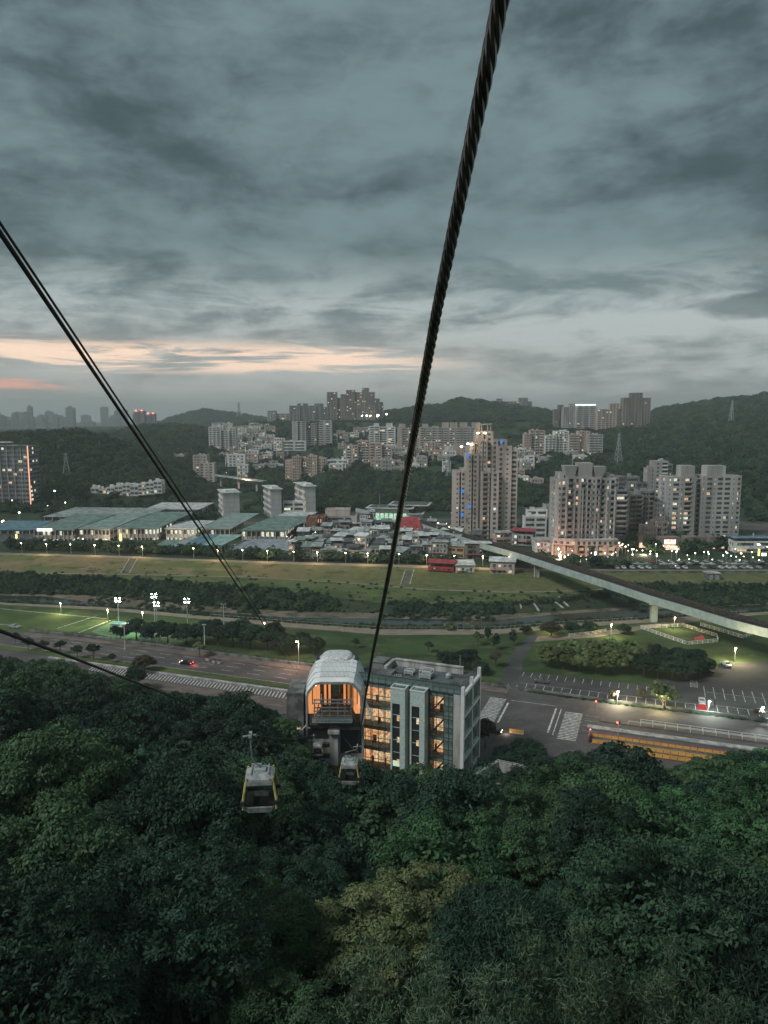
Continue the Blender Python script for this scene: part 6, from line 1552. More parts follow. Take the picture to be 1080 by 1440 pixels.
# ---- sheds and halls with metal roofs
def hall(name, lab, xa, xb, ye, yb, Y, depth, rise, roof, wall, skew=0, lit=.5, bays=8, floors=2, cat='hall', group=None, rz=-.05, over=1.0, warm=False):
    """long low hall: pillared front with tall windows, a pitched metal roof running back"""
    B = atY((xa+xb)/2, yb, Y); s = Y/F_PX*.99; w = (xb-xa)*s; h = (yb-ye)*s
    t = thing(name, lab, cat, tuple(B), rz, group); rs = random.Random(int(xa*3+ye)); F = Fac(rs, lit)
    F.face((-w/2,0,0),(1,0),w,-.5,h,floors,[(1,'B')]*bays,(0,-1)); F.face((w/2,0,0),(0,1),depth,-.5,h,floors,[(1,'B')]*max(2,int(depth/6)),(1,0)); F.face((-w/2,depth,0),(0,-1),depth,-.5,h,floors,[(1,'B')]*max(2,int(depth/6)),(-1,0))
    F.W.quad((w/2,depth,-.5),(-w/2,depth,-.5),(-w/2,depth,h),(w/2,depth,h))
    obj('wall', F.W, wall, t)
    if F.Gl.f: obj('window_glass', F.Gl, M_glass, t, 'stuff')
    if F.Lc.f or F.Lw.f: 
        if F.Lw.f: obj('lit_windows', F.Lw, M_warm if warm else M_cool, t, 'stuff')
        if F.Lc.f: obj('lit_windows', F.Lc, M_cool, t, 'stuff')
    if F.B.f: obj('sill_boxes', F.B, wall, t, 'stuff')
    r = MB(); o = over; sk_ = skew
    v = [(-w/2-o,-o,h),(w/2+o,-o,h),(w/2+o+sk_,depth+o,h+rise),(-w/2-o+sk_,depth+o,h+rise)]
    i = 0; r.v = v+[(a,b,c+.25) for a,b,c in v]
    for f in ((3,2,1,0),(4,5,6,7),(0,1,5,4),(1,2,6,5),(2,3,7,6),(3,0,4,7)): r.f.append(f)
    rf_ = obj('roof', r, roof, t)
    sm = MB(); n = max(4, int(w/2.2))
    for k in range(n+1):
        x = -w/2-o+(w+2*o)*k/n; sm.bar((x,-o,h+.30),(x+sk_,depth+o,h+rise+.30),.10,.14)
    obj('roof_seams', sm, roof, rf_, 'stuff')
    for k in range(bays+1):
        p = MB(); x = -w/2+w*k/bays; p.box(x-.28,x+.28,-.5,-.02,-.5,h-.05); obj('pillar', p, M_bei, t)
    return t
GG = 'green roofed market halls'
hall('market_hall','green roofed hall at the left end of the row, behind the street lamp',48,104,744,767,470,36,5,M_grn,M_bei,12,.4,9,2,'hall',GG)
hall('market_hall','second green roofed hall from the left with a lit white sign',112,156,743,766,472,38,5,pmat('roof_green_faded', (.27,.36,.33), .55, var=.2, scale=.25),M_bei,12,.35,8,2,'hall',GG)
hall('market_hall','third green roofed hall from the left, brightly lit windows',166,222,742,765,474,38,5.5,M_grn,M_bei,12,.6,10,2,'hall',GG)
hall('market_hall','hall with a pale raised roof in the middle of the green roofed row',234,276,743,764,474,30,1.0,M_rlt,M_bei,4,.5,7,2,'hall',GG)
hall('market_hall','green roofed hall crossed by the slanting rope',284,324,743,765,474,38,5,MATS['roof_green_faded'],M_bei,10,.2,6,2,'hall',GG)
hall('market_hall','green roofed hall at the right end of the row with bright lit windows',340,402,745,770,462,36,4,M_grn,M_bei,14,.75,9,2,'hall',GG)
hall('shed','long pale roofed shed behind the green roofed row at the left',60,200,727,734,540,30,3,M_rgr,M_gdk,10,.1,12,1,'shed')
hall('shed','grey roofed hall behind the green row before the white school blocks',205,280,716,728,570,26,2,M_rlt,M_wwh,4,.1,8,1,'shed')
hall('shed','blue roofed shed at the left edge above the levee',-20,44,745,755,500,22,3,M_rblu,M_gdk,4,.1,6,1,'shed')
hall('shed','dark roofed shed below the blue one at the left edge',-20,48,762,770,462,12,2,M_rdk,M_gdk,2,.2,6,1,'shed')
hall('long_hall','long hall with grey white roof and a lit clerestory behind the green roofs',385,428,728,740,520,20,1.5,M_rlt,M_wwh,6,.9,6,1,'hall')
hall('market_shed','low green shed with a small red awning between the levee trees',214,243,771,784,424,14,2.5,M_grn,M_gdk,4,.1,4,1,'shed','low metal roofed sheds behind the levee')
hall('market_shed','low grey green shed left of the blue striped roof',243,262,768,783,426,16,3,M_rgr,M_gdk,6,.1,3,1,'shed','low metal roofed sheds behind the levee')
hall('market_shed','low shed with a dark blue striped roof crossed by the slanting rope',262,282,766,782,426,16,3.4,M_rblu,M_gdk,6,.1,3,1,'shed','low metal roofed sheds behind the levee')
hall('market_shed','low shed with a bright pale green roof beside the slanting rope',282,312,766,783,426,16,3.4,pmat('roof_mint',(.30,.46,.42),.5,var=.2,scale=.3),M_wwh,8,.3,4,1,'shed','low metal roofed sheds behind the levee')
hall('market_shed','long low hall with a pale blue grey roof left of the houses',318,416,775,786,424,20,3.4,pmat('roof_bluegrey',(.30,.34,.38),.55,var=.2,scale=.25),M_wwh,7,.1,12,1,'shed','low metal roofed sheds behind the levee')
rs_ = MB(); P0 = ghit(152+66,782)
t = tag(obj('lit_sign', MB().box(0,9.5,0,.4,0,1.7), emat('sign_white', (.85,1,.85), 1.6)), 'bright white lit sign board on the second green roofed hall', 'sign'); t.location = atY(52,747,468.6)
t = tag(obj('lit_sign', MB().box(0,1.2,0,.4,0,6.5), emat('sign_yellow', (1,.85,.25), 2.0)), 'tall narrow yellow lit sign before the third green roofed hall', 'sign'); t.location = atY(168.5,765,468.5)
t = tag(obj('lit_sign', MB().box(0,1.0,0,.4,0,3.8), emat('sign_yellow', (1,.85,.25), 2.0)), 'short yellow lit sign at the left before the first green roofed hall', 'sign'); t.location = atY(22,760,468.5)
# ---- brick and striped institutional blocks
building('office_building','dark brick block with a pale flat roof right of the green roofed row',[(431,446,730,0,16,[(1,'p')]),(446,457,729,2,14,'far')],762,480,M_brick,M_bei,.25,seed=81,fh=4,extras=False)
building('office_building','buff office block with four long horizontal bands',[(456,502,727,0,16,[(.5,'p'),(4,'B'),(.7,'p')]),(457,492,718,4,10,[(1,'p')]),(471,483,715,6,5,None)],760,495,M_bei,M_bei,.08,seed=82,fh=3.2,extras=False)
# ---- metro station: pale roofs, green lit glass
B = atY(556, 745, 500); ms = thing('metro_station', 'pale roofed metro station with green lit glass behind the red roof', 'station', tuple(B), -.18)
p = MB(); p.box(-14,9,0,1,0,14.0); obj('wall', p, M_wwh, ms)
for k in range(7):
    a = -13.4+k*3.1; g_ = MB(); g_.box(a,a+2.3,-.08,-.02,2.0+(k % 2)*1.5,11.2); obj('lit_glass', g_, winmat('green_glow', ((.50,.95,.60),(.75,1,.8)), .85) if 'green_glow' not in MATS else MATS['green_glow'], ms)
for (z, x0_, x1_, y0_, y1_, c) in ((14.6,-20,12,-3,16,M_rlt),(16.0,-6,22,4,26,M_rlt),(11.0,9,19,-2,14,M_rlt)):
    p = MB(); p.box(x0_,x1_,y0_,y1_,z,z+.5); rf_ = obj('roof', p, c, ms); p = MB(); p.box(x0_+1.5,x1_-1.5,y0_+1.5,y1_-1.5,z+.5,z+.65); obj('roof_field', p, M_rdk, rf_)
p = MB(); p.box(9.2,17,0,10,0,10.8); obj('side_hall', p, M_wwh, ms)
for k in range(5): p = MB(); p.box(-12+k*6,-11.6+k*6,.9,1.3,14,16); obj('roof_post', p, M_wwh, ms)
pointlight(atY(552,738,494), 2500, (.6,1,.7)).parent = None
bpy.data.objects['lamp_light'].name if False else None
hall('temple_hall','red roofed hall in front of the metro station',566,592,746,757,470,12,7.0,M_rred,M_wwh,-3,.2,4,1,'hall')
hall('platform_shelter','yellow lit platform canopy beside the start of the viaduct',598,612,742,752,492,14,1,M_rlt,pmat('wall_yellow',(.5,.42,.25),.8),3,.7,4,1,'shelter',None,-.4)
# ---- dense low houses of the near town
def town_house(lab, px, py, w, h, roofm, wallm, i, dp=None, pitch=None):
    B = at(px, py, TOWN_Z+.1); s = (B-C0).dot(cF)/F_PX; w *= s; h *= s; rs = random.Random(900+i); d = dp or rs.uniform(7,11)
    t = thing('town_house', lab, 'house', tuple(B), rs.uniform(-.45,.15), 'low houses packed behind the levee')
    F = Fac(rs, .20); fl = max(1, round(h/3.1)); F.block(0, 0, w, d, 0, h, fl, BAYS[rs.choice(['win','res','strip'])] if w > 5 else [(.2,'p'),(1,'B'),(.2,'p')], [(.3,'p'),(1,'w'),(1,'w'),(.3,'p')], .5)
    F.finish(t, wallm, M_gdk)
    p = MB(); pt = pitch if pitch is not None else rs.uniform(.3,1.4); o = .7; z = h+rs.choice([.9,2.3])
    if z > h+1.5:
        q = MB()
        for (a,b) in ((-w/2+.2,.2),(w/2-.2,.2),(-w/2+.2,d-.2),(w/2-.2,d-.2)): q.box(a-.1,a+.1,b-.1,b+.1,h,z)
        q.box(-w/2+.3,w/2-.3,d*.45,d-.3,h+.01,z-.02); obj('roof_shed', q, M_gdk, t)
    a, b = -w/2-o, w/2+o
    if rs.random() < .5:
        p.v = [(a,-o,z),(b,-o,z),(b,d+o,z+pt),(a,d+o,z+pt),(a,-o,z+.15),(b,-o,z+.15),(b,d+o,z+pt+.15),(a,d+o,z+pt+.15)]; p.f = [(3,2,1,0),(4,5,6,7),(0,1,5,4),(1,2,6,5),(2,3,7,6),(3,0,4,7)]
    else:
        m = d/2; p.v = [(a,-o,z),(b,-o,z),(b,m,z+pt*1.4),(a,m,z+pt*1.4),(b,d+o,z),(a,d+o,z)]; p.f = [(0,1,2,3),(3,2,4,5),(1,4,2),(0,3,5),(5,4,1,0)]
    obj('roof', p, roofm, t)
    if rs.random() < .6: q = MB(); q.lathe(rs.uniform(-w/4,w/4), d*.6, [(.5,z+pt*.5),(.55,z+pt*.5+1.6),(.2,z+pt*.5+2.0)], 8); obj('water_tank', q, M_steel, t)
    return t
r9 = random.Random(404); i = 0
RM = [(M_rgr,'grey metal'),(M_rlt,'pale'),(M_grn,'green metal'),(M_rdk,'dark'),(M_rgr,'grey metal'),(M_rlt,'pale')]; WM = [(M_wwh,'white'),(M_grey,'grey'),(M_bei,'beige'),(M_gdk,'dark grey')]
for (py, x0, x1, hh, st) in ((744,505,640,20,17),(754,400,650,17,14.5),(764,418,660,17,14),(773,414,700,16,14),(782,404,640,18,15),(789,425,560,15,16)):
    px = x0
    while px < x1:
        if 560 < px < 598 and py < 762: px += 12; continue
        w = r9.uniform(.75,1.25)*st
        yl = py + (px-540)*.012+r9.uniform(-1.5,1.5)
        if px > 655 and py > 775: px += w; continue
        # stay clear of the viaduct
        vy = np.interp(px, [592,640,680,720], [742,757,771,782])
        if px > 592 and abs(yl-vy) < 7: px += w; continue
        rm, rn = r9.choice(RM); wm, wn = r9.choice(WM)
        lab = '%s house with %s roof, %s' % (wn, rn, ('in the back rows' if py < 760 else 'in the middle rows' if py < 778 else 'nearest the levee')+(' left of' if px < 545 else ' right of')+' the big cable')
        town_house(lab, px+w/2, yl, w*.92, hh*r9.uniform(.7,1.1), rm, wm, i); i += 1; px += w
print('town houses', i)
for k, (lab, px, py, w, h, rm, wm) in enumerate((
  ('orange brown lit house with open balconies left of the tall beige tower foot',641,786,24,16,M_rgr,pmat('wall_orange',(.50,.33,.18),.85,var=.2,scale=.2)),
  ('wide dark house with a pale upper storey under the viaduct',672,788,36,22,M_rlt,M_gdk),('pale green roofed three storey house beside the orange one',618,786,22,22,M_rgr,M_rgr),
  ('low red roofed shed on the levee edge right of the big cable',620,805,36,7,M_rred,M_redp),('low pale roofed shed right of the red one',654,806,26,9,M_rlt,M_wwh),('white walled two storey house at the levee edge by the viaduct',706,808,34,16,M_rlt,M_bei),
  ('pink orange house with a grey roof behind the viaduct',708,764,22,13,M_rgr,M_pink),('grey house with a pink red roof edge behind the viaduct',734,768,30,16,M_rred,M_grey),('pale blue roofed shed right of the tall tower foot',738,750,36,9,M_rblu,M_gdk),
  ('striped white shaft of a house rising among the low roofs left of the big cable',507,786,16,30,M_rlt,M_wwh),('large dark grey house beside the striped white one',530,786,18,20,M_rdk,M_gdk),
  ('low long house with a metal roof at the right edge behind the car lot',1062,778,60,16,M_rblu,M_wwh),('small house by the curved ramp left of the crowned tower',764,778,22,16,M_rgr,M_wwh))):
    town_house(lab, px, py, w, h, rm, wm, 500+k, 8)
# ---- far city on the horizon
M_fc = pmat('far_city_wall', (.17,.19,.20), .9, var=.3, scale=.01)
ra = random.Random(31)
for k in range(70):
    px = ra.uniform(-40,178) if k < 62 else ra.uniform(220,400); base = 600; Y = ra.uniform(3700,5200); t_ = ra.uniform(571,592) if ra.random() < .35 else ra.uniform(583,596)
    if k >= 62: t_ = ra.uniform(588,594)
    B = atY(px, base, Y); tp = atY(px, t_, Y); s = Y/F_PX; w = ra.uniform(4,13)*s; h = tp.z-B.z
    t = thing('distant_tower', 'hazy distant block on the far city skyline at the left' , 'building', tuple(B), 0, 'hazy blocks of the far city')
    m = MB(); m.box(-w/2,w/2,0,30,-20,h); m.box(-w/4,w/6,5,20,h+.01,h+ra.uniform(3,9)); obj('wall', m, M_fc, t)
    m = MB(); n = max(2, int(h/9))
    for q in range(n): m.box(-w/2+2,w/2-2,-.8,-.1,h*(q+.3)/n,h*(q+.3)/n+2.6)
    obj('window_bands', m, M_glass, t, 'stuff')
# ---- pylons and masts
def pylon(lab, px, ybase, ytop, Y, wb, group='lattice pylons on the hills'):
    B = hit(px, ybase) if Y is None else atY(px, ybase, Y); Y = B.y; T = atY(px, ytop, Y); H = T.z-B.z; s = Y/F_PX; wb *= s; th = .42*s
    t = thing('power_pylon', lab, 'pylon', tuple(B), .3, group); m = MB(); lv = 7; prev = None
    for k in range(lv+1):
        f = k/lv; w = wb/2*(1-f)**1.3+.06*wb; z = H*f; c = [(-w,-w,z),(w,-w,z),(w,w,z),(-w,w,z)]
        if prev:
            for j in range(4): m.bar(prev[j], c[j], th); m.bar(prev[j], c[(j+1) % 4], th*.6); m.bar(prev[(j+1) % 4], c[j], th*.6)
        prev = c
    obj('lattice_body', m, M_steel, t)
    for f in (.72,.83,.94):
        a = MB(); a.bar((-wb*.42,0,H*f),(wb*.42,0,H*f),th); a.bar((-wb*.42,0,H*f),(0,0,H*(f+.06)),th*.6); a.bar((wb*.42,0,H*f),(0,0,H*(f+.06)),th*.6); obj('crossarm', a, M_steel, t)
pylon('pale lattice pylon in front of the left wood', 94, 672, 637, None, 10)
pylon('lattice pylon on the right hillside above the crowned tower', 869, 656, 609, None, 9)
pylon('lattice pylon in the middle wood beside the tall beige tower', 631, 676, 641, None, 8)
pylon('small distant pylon on the left skyline', 336, 585, 566, 1700, 5)
pylon('distant pylon high on the right hill', 1028, 598, 563, None, 6)
for k, (px, yb, yt, Y, lab) in enumerate(((805,655,640,455,'thin roof mast on the crowned tower'),(534,705,693,620,'thin white mast before the middle wood'))):
    B = atY(px, yb, Y); T = atY(px, yt, Y); t = thing('radio_mast', lab, 'mast', tuple(B)); m = MB(); h = T.z-B.z
    m.tube([(0,0,-6),(0,0,h)], [.35,.12], 6); obj('mast', m, M_steel, t)
    for f in (.3,.6,.85): m = MB(); m.bar((-.9,0,h*f),(.9,0,h*f),.14); obj('crossbar', m, M_steel, t)
# small viaduct road in the hillside village
t = thing('road_bridge', 'small pale road bridge in the hillside village', 'bridge', (0,0,0)); A = atY(300,668,720); B = atY(372,677,700)
m = MB(); m.bar(A, B, 8, 1.0); obj('deck', m, M_rgr, t)
for f in (.15,.5,.85): q = A.lerp(B, f); m = MB(); m.box(q.x-.8,q.x+.8,q.y-.8,q.y+.8,q.z-10,q.z-.52); obj('pier', m, M_conc, t)
# ------------------------------------------------------------------ vehicles
def car_parts(body):
    """saloon about 4.3 m long, pointing along +x"""
    L, Wd = 4.3, 1.76; prof = [(-2.15,.35),(-2.12,.78),(-1.75,.88),(-1.35,.93),(-.75,1.40),(.45,1.43),(1.05,.98),(1.75,.86),(2.10,.68),(2.15,.35)]
    m = MB(); n = len(prof); rings = []
    for (y, k) in ((-Wd/2,.0),(-Wd/2+.14,1),(Wd/2-.14,1),(Wd/2,0)):
        rings.append([(x, y, (z if k or z < 1.0 else .95)) for (x, z) in prof])
    for r_ in rings: m.v += r_
    for k in range(3):
        for j in range(n): a = k*n+j; b = k*n+(j+1) % n; m.f.append((a, b, b+n, a+n))
    m.f.append(tuple(range(n))[::-1]); m.f.append(tuple(3*n+j for j in range(n)))
    parts = [('body', m, body)]
    g_ = MB(); g_.quad((-1.33,-.68,.96),(-1.33,.68,.96),(-.80,.62,1.37),(-.80,-.62,1.37)); g_.v = [(x-.012, y, z+.012) for x, y, z in g_.v]; parts.append(('rear_window', g_, M_glass))
    g_ = MB(); g_.quad((1.06,.68,1.0),(1.06,-.68,1.0),(.49,-.62,1.41),(.49,.62,1.41)); g_.v = [(x+.02, y, z+.015) for x, y, z in g_.v]; parts.append(('windscreen', g_, M_glass))
    for sy in (-1,1):
        g_ = MB(); y = sy*(Wd/2-.045); g_.quad((-1.1,y,1.0),(.85,y,1.0),(.42,sy*(Wd/2-.125),1.34),(-.72,sy*(Wd/2-.125),1.34)); parts.append(('side_window', g_, M_glass))
    tyre = pmat('tyre', (.02,.02,.02), .9, var=.1)
    for sx in (-1.32,1.34):
        for sy in (-1,1): w = MB(); w.tube([(sx,sy*.70,.32),(sx,sy*.90,.32)], .32, 12); parts.append(('wheel', w, tyre))
    for sy in (-1,1):
        h = MB(); h.box(2.06,2.165,sy*.62-.2,sy*.62+.2,.60,.74); parts.append(('headlight', h, pmat('headlight_off', (.6,.62,.62), .3)))
        h = MB(); h.box(-2.165,-2.08,sy*.66-.16,sy*.66+.16,.62,.80); parts.append(('tail_light', h, M_redp))
    return parts
CARM = {}
def car(lab, loc, rz, colname, col, group=None, lights=None):
    if colname not in CARM: CARM[colname] = [(n_, mb_.mesh(n_, mt), mt) for n_, mb_, mt in car_parts(pmat('car_'+colname, col, .3, metal=.2, var=.05))]
    t = thing('parked_car' if not lights else 'moving_car', lab, 'car', tuple(loc), rz, group)
    for n_, me, mt in CARM[colname]:
        if lights and n_ == 'tail_light': me = set_mat(me, M_red)
        if lights and n_ == 'headlight': me = set_mat(me, M_lampdot)
        link(n_, me, t)
    return t
CC = {'white':(.6,.62,.62),'silver':(.35,.37,.38),'black':(.02,.02,.022),'grey':(.12,.125,.13),'red':(.30,.03,.03),'blue':(.04,.07,.13)}
c_ = rd(-82, 13.2); c_ = at(262, 934, 0)
car('black car with glowing red tail lights driving on the main road', c_, ROT+PI, 'black', CC['black'], None, True)
l = pointlight(c_+Vector((2.9,-.9,.7)), 120, (1,.12,.1)); l.name = 'tail_glow'
c_ = at(694,1030,0); car('dark car with lit headlights waiting by the station corner', c_, ROT, 'black', CC['black'], None, True); pointlight(c_+Vector((3,-1.2,.8)), 60, (1,.8,.6))
car('white car parked beside the dark one at the car park hedge', at(987,988,0), PI/2+ROT, 'white', CC['white'])
car('dark grey car parked beside the white one at the car park hedge', at(998,990,0), PI/2+ROT, 'grey', CC['grey'])
car('black car parked at the end of the dark trees in the car park', at(994,947,0), 0.3+ROT, 'black', CC['black'])
car('small pale car parked at the top of the car park drive', at(1021,936,0), PI/2, 'white', CC['white'])
car('dark car alone in the left part of the car park', at(761,960,0), ROT, 'grey', CC['grey'])
car('pale car at the far left end of the upper road', at(20,883,0), ROT, 'silver', CC['silver'])
rb = random.Random(66); names = list(CC)
ROWN = {0:'row along the flood wall',1:'second row from the flood wall',2:'back row under the tall buildings'}
for row, (py0, py1, xa, xb, st) in enumerate(((803.5,804,868,1080,9.5),(799,799,876,1085,9),(793.5,794,905,1085,9.5))):
    px = xa
    while px < xb:
        cn = rb.choice(['white','white','silver','silver','black','grey','grey','red' if row else 'blue']); b = at(px, py0-2.5+(1.5 if row == 0 else 0), TOWN_Z+ .14)
        b.y = max(b.y, BY('levee_far', b.x)+3.0+row*8.5)
        if rb.random() < .88: car('%s car in the crowded lot behind the flood wall, %s' % (cn, ROWN[row]), (b.x, b.y, 2.0 if row < 1 else 1.9 if row == 1 else TOWN_Z+.13), rb.choice([PI/2,-PI/2]) + rb.uniform(-.1,.1) if row != 1 else rb.uniform(-.2,.2), cn, CC[cn], 'cars in the lot behind the flood wall', None)
        px += st*rb.uniform(.9,1.5)
# parked van like box and red sign at the car park
t = thing('notice_board', 'red board standing in front of the white parked car', 'sign', tuple(at(987,1003,0)), ROT); m = MB(); m.box(-1.1,1.1,-.08,.08,.5,2.5); obj('panel', m, emat('red_board_glow', (.75,.09,.10), .5), t)  # panel glows by emission, its brightness put into the board colour
for sx in (-.9,.9): m = MB(); m.box(sx-.06,sx+.06,-.06,.06,0,.5); obj('leg', m, M_dark, t)
# blue tents by the trees at the left
for k in range(3):
    b = at(206+k*9, 903-k*.6, 0); t = thing('blue_tent', ['left','middle','right'][k]+' one of the three small blue tents under the banyan trees', 'tent', tuple(b), ROT, 'blue tents under the banyan trees')
    m = MB(); m.poly([(-1.6,-1.4,1.9),(1.6,-1.4,1.9),(0,0,3.0)]); m.poly([(1.6,-1.4,1.9),(1.6,1.4,1.9),(0,0,3.0)]); m.poly([(1.6,1.4,1.9),(-1.6,1.4,1.9),(0,0,3.0)]); m.poly([(-1.6,1.4,1.9),(-1.6,-1.4,1.9),(0,0,3.0)])
    obj('canopy', m, pmat('tent_blue', (.05,.16,.34), .7), t)
    for sx in (-1.5,1.5):
        for sy in (-1.3,1.3): m = MB(); m.bar((sx,sy,0),(sx,sy,1.9),.07); obj('pole', m, M_steel, t)
t = thing('kiosk', 'small teal roofed kiosk by the leftmost floodlight mast', 'kiosk', tuple(at(166,886,0)), ROT); m = MB(); m.box(-1.8,1.8,-1.4,1.4,0,2.5); obj('wall', m, M_wwh, t)
m = MB(); m.box(-2.2,2.2,-1.8,1.8,2.5,2.8); obj('roof', m, pmat('teal_roof', (.15,.42,.38), .6), t); m = MB(); m.box(-.9,.9,-1.44,-1.41,.9,2.0); obj('window', m, M_cool, t)
t = thing('kiosk', 'white flat canopy right of the teal kiosk', 'kiosk', tuple(at(180,889,0)), ROT); m = MB(); m.box(-2.6,2.6,-1.5,1.5,2.9,3.1); obj('roof', m, M_rlt, t)
for sx in (-2.4,2.4): m = MB(); m.bar((sx,0,0),(sx,0,2.9),.12); obj('post', m, M_steel, t)
for k,(px,py) in enumerate(((292,929),(301,932),(308,933))):
    t = thing('utility_box', ['left','middle','right'][k]+' grey box on the sidewalk by the lit small tree', 'utility box', tuple(at(px,py,.12)), ROT, 'grey boxes on the sidewalk'); m = MB(); m.box(-.6,.6,-.35,.35,0,1.0); obj('body', m, M_steel, t); m = MB(); m.box(-.66,.66,-.41,.41,1.001,1.08); obj('lid', m, M_dark, t)
# ------------------------------------------------------------------ lights of the town
rc = random.Random(9)
def dotlamp(px, py, Y, r, mat, lab, grp, hgt=6):
    q = atY(px, py, Y); t = thing('street_lamp', lab, 'street lamp', (q.x, q.y, q.z-hgt), 0, grp)
    m = MB(); m.tube([(0,0,-1),(0,0,hgt)], .09*max(1,Y/600), 5); obj('pole', m, M_steel, t)
    m = MB(); m.lathe(0,0,[(r*.4,hgt-r),(r,hgt-r*.3),(r*.9,hgt+r*.3),(r*.3,hgt+r*.7)],7); obj('lamp_head', m, mat, t)
n_ = 0
def lampset(n, x0, x1, y0, y1, Yf, r, lab, grp, cool=.35, h=6, mt=None):
    for _ in range(n):
        px, py = rc.uniform(x0,x1), rc.uniform(y0,y1); q = hit(px, py) if Yf is None else None
        Y = q.y-2 if q else Yf+rc.uniform(-12,12); dotlamp(px, py, Y, r*rc.uniform(.6,1.2), mt or (M_lampdotc if rc.random() < cool else M_lampdot), lab, grp, h)
lampset(14, 300, 365, 600, 680, None, .75, 'small lit lamp among the houses of the hillside village', 'lamps in the hillside village', .35, 10)
lampset(7, 1, 44, 712, 770, 520, .55, 'lit lamp near the sheds at the left edge', 'lamps at the left edge')
lampset(12, 60, 330, 746, 776, 458, .30, 'small lamp in the lane before the green roofed halls', 'lamps before the green halls')
lampset(14, 400, 640, 745, 798, 440, .28, 'small lamp among the low houses behind the levee', 'lamps among the low houses')
lampset(8, 610, 638, 735, 742, 520, .5, 'yellow lamp on the lit terrace left of the tall beige tower', 'lamps on the lit terrace', 0)
lampset(8, 725, 1060, 590, 655, None, .95, 'lit lamp on the wooded slope of the right hill', 'lamps on the right hillside', .5, 13)
lampset(9, 985, 1025, 582, 585, None, 1.2, 'lamp in the lit line high on the right hill', 'lamps high on the right hill', .8, 14)
lampset(9, 500, 545, 582, 586, 1540, 1.6, 'bright lamp in the row under the hilltop towers', 'lamps under the hilltop towers', .3)
lampset(3, 610, 680, 582, 590, None, 1.2, 'lone lamp on the centre ridge', 'lamps on the centre ridge', .35, 14)
lampset(60, 780, 1078, 774, 800, 402, .33, 'lit street lamp over the crowded car lot', 'lamps over the crowded lot', .4, 5)
lampset(26, 860, 935, 762, 790, 425, .36, 'lit lamp in the busy street right of the crowned tower', 'lamps of the busy street', .35, 5)
lampset(14, 782, 800, 770, 792, 408, .36, 'lamp by the red lit corner left of the crowned tower', 'lamps of the red corner', .1, 5)
lampset(10, 1030, 1080, 765, 790, 420, .45, 'bright lamp at the right edge of the town', 'lamps at the right town edge', .5, 5)
lampset(5, 15, 120, 690, 712, 590, .5, 'lamp at the foot of the left wood', 'lamps at the left wood')
# warm pools of light in the streets
for (px, py, Y, e, col) in ((785,785,404,5500,(1,.5,.35)),(820,790,402,2500,(1,.7,.5)),(868,790,405,7000,(1,.7,.45)),(905,780,420,9000,(1,.75,.5)),(950,788,412,9000,(1,.72,.5)),(1000,790,410,7000,(1,.45,.42)),(1050,786,412,9000,(.95,1,.85)),
    (505,776,440,2600,(1,.65,.4)),(470,772,440,1800,(1,.75,.5)),(545,768,450,2200,(1,.75,.5)),(590,782,432,2000,(1,.7,.45)),(440,782,430,1600,(1,.75,.5)),(668,792,425,2000,(1,.7,.45)),(100,768,455,1800,(1,.8,.55)),(200,768,455,1800,(1,.8,.55)),(630,778,430,2500,(1,.62,.3)),(604,742,488,2500,(1,.8,.4)),(150,762,462,2500,(1,.8,.55)),(250,762,462,2500,(1,.85,.6)),(330,766,456,1800,(1,.85,.6)),(20,765,470,2500,(1,.7,.4)),(345,672,700,4000,(1,.6,.4))):
    pointlight(atY(px, py, Y), e*1.4, col, .6)
# shop fronts and signs in the street
def sign(lab, px0, px1, py0, py1, Y, mat, cat='sign'):
    A = atY(px0, py1, Y); B = atY(px1, py0, Y); t = tag(obj('lit_sign', MB().box(0, B.x-A.x, 0, .5, 0, B.z-A.z), mat), lab, cat, None); t.location = A
sign('pink lit bar sign over the crowded car lot', 955,972,783,787,414, emat('sign_pink', (1,.16,.25), 1.5))
sign('second pink lit sign right of the first over the car lot', 975,990,784,788,415, emat('sign_pink2', (.9,.25,.25), .9))
sign('yellow lit sign at the right edge of the town', 1066,1069,772,784,416, emat('sign_yg', (.9,1,.2), 1.8))
sign('white lit box sign at the right edge of the town', 1071,1078,778,784,416, emat('sign_w2', (.8,1,.85), 2.0))
sign('red lit sign low at the right edge of the town', 1064,1070,786,790,412, M_red)
sign('green white lit cone sign before the podium of the crowned tower', 836,839,776,782,404, emat('sign_gw', (.7,1,.85), 2.0))
for k, (px, w, wm) in enumerate(((962,28,0),(1000,26,1),(1035,22,0),(890,20,1),(930,16,0))):
    B = at(px, 783, TOWN_Z+.15); B.y = 436+k*2; t = thing('shop_building', ['low bright shop front below the pale twin slab','dark shop front right of the bright one','low shop front below the right end of the twin slab','lit shop front beside the crowned tower','small lit shop front left of the twin slab'][k], 'shop', tuple(B)); s = 440/F_PX; w *= s
    m = MB(); m.box(-w/2,w/2,.4,8,0,7.6); obj('wall', m, M_brown, t)
    m = MB(); m.box(-w/2+.4,w/2-.4,.2,.38,.3,3.2); obj('shop_window', m, MATS['shop_glow'] if wm else winmat('shop_bright%d' % k, ((1,.62,.42),(1,.9,.7)), 1.6), t)
    m = MB(); m.box(-w/2+.2,w/2-.2,-.9,.38,3.3,3.6); obj('awning', m, M_redp if wm else M_rlt, t)
    if k == 0: m = MB(); m.box(-w/2+2,w/2-3,.1,.38,3.8,6.6); obj('lit_fascia', m, winmat('fascia', ((1,.55,.4),(1,.9,.8)), 2.0), t)
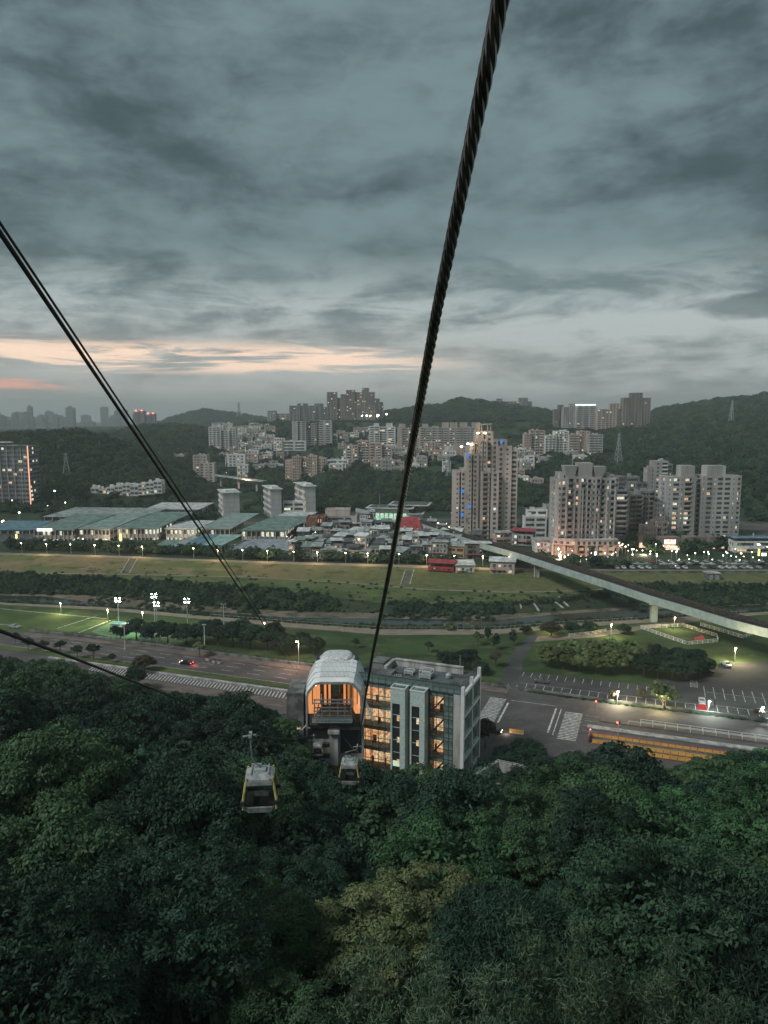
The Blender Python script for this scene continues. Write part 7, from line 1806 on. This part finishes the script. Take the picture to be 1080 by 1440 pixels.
# dark trees among the shops and at the foot of the towers
for k in range(34):
    px = rc.uniform(862,1090); Y = rc.uniform(425,455); q = atY(px, 770, Y)
    tree('street_tree', 'dark street tree between the shops and the towers at the right', 'tree', q.x, Y, TOWN_Z, FC[k % 3], TR_S[0], rc.uniform(.7,1.15), k, 'dark street trees among the shops', rc.uniform(.8,1.2))
for (px, py, s) in ((806,796,.9),(840,800,1.0),(795,800,.7),(858,801,.9),(880,800,.7),(700,796,.9),(690,792,.9),(720,800,.8),(762,790,.8),(560,738,.9),(530,744,.8),(300,742,1.1),(310,740,1.0),(420,756,1.0),(92,726,1.0),(245,730,1.1),(280,733,1.2)):
    q = ghit(px, py); yy = max(q.y, BY('levee_far', q.x)+5)
    if py < 760: q = at(px, py, TOWN_Z); yy = q.y
    tree('street_tree', 'dark bushy tree standing among the low buildings of the town', 'tree', q.x, yy, TOWN_Z, FC[int(px) % 3], TR_S[0], s, px, 'bushy trees in the town', s)
# people: a few walkers too small to show more than a figure
def person(lab, loc, col, rz):
    t = thing('person', lab, 'person', tuple(loc), rz)
    me = bpy.data.meshes.new('body'); V = [(0,0,.95),(0,0,1.2),(0,0,1.42),(0,0,1.52),(0,0,1.66),(.10,0,.9),(.12,.08,.5),(.12,.02,.06),(-.10,0,.9),(-.12,-.1,.5),(-.12,-.14,.06),(.2,0,1.4),(.26,.06,1.12),(.24,.14,.9),(-.2,0,1.4),(-.26,-.06,1.12),(-.24,-.02,.88)]
    E = [(0,1),(1,2),(2,3),(3,4),(0,5),(5,6),(6,7),(0,8),(8,9),(9,10),(2,11),(11,12),(12,13),(2,14),(14,15),(15,16)]
    R = [.15,.14,.15,.06,.11,.1,.07,.05,.1,.07,.05,.07,.05,.04,.07,.05,.04]
    me.from_pydata(V, E, []); o = link('body', me, t); md = o.modifiers.new('skin', 'SKIN'); o.modifiers.new('sub', 'SUBSURF').levels = 1
    for i, v in enumerate(me.skin_vertices[0].data): v.radius = (R[i], R[i]); v.use_root = (i == 0)
    me.materials.append(col)
person('person in red standing at the right foot of the station', at(663,1082,.1), M_redp, 0)
person('person in dark clothes walking past the station corner', at(672,1074,.1), M_dark, 1)
person('person in pale clothes on the riverside path left of the big cable', at(482,889,.05), M_wwh, .5)

# small roof clutter of the near town: pale sheets, tanks and awnings on the houses
rd_ = random.Random(17)
for t in [o for o in bpy.data.objects if o.get('category') == 'house' and o.name.startswith('town_house')]:
    w_ = [c for c in t.children if c.name.startswith('wall')][0]; bb = [Vector(v) for v in w_.bound_box]; x0 = min(v.x for v in bb); x1 = max(v.x for v in bb); z1 = max(v.z for v in bb)
    m = MB(); m.box(x0+.2, x0+(x1-x0)*rd_.uniform(.4,.95), -1.1, -.02, z1*.36, z1*.36+.12); obj('awning', m, rd_.choice([M_rlt, M_rgr, M_grn, M_redp, M_rblu]), t)
    if rd_.random() < .5: m = MB(); xx = rd_.uniform(x0+.5, x1-1.2); m.box(xx, xx+.8, -.45, -.02, z1*.55, z1*.55+.6); obj('air_conditioner', m, M_white, t)
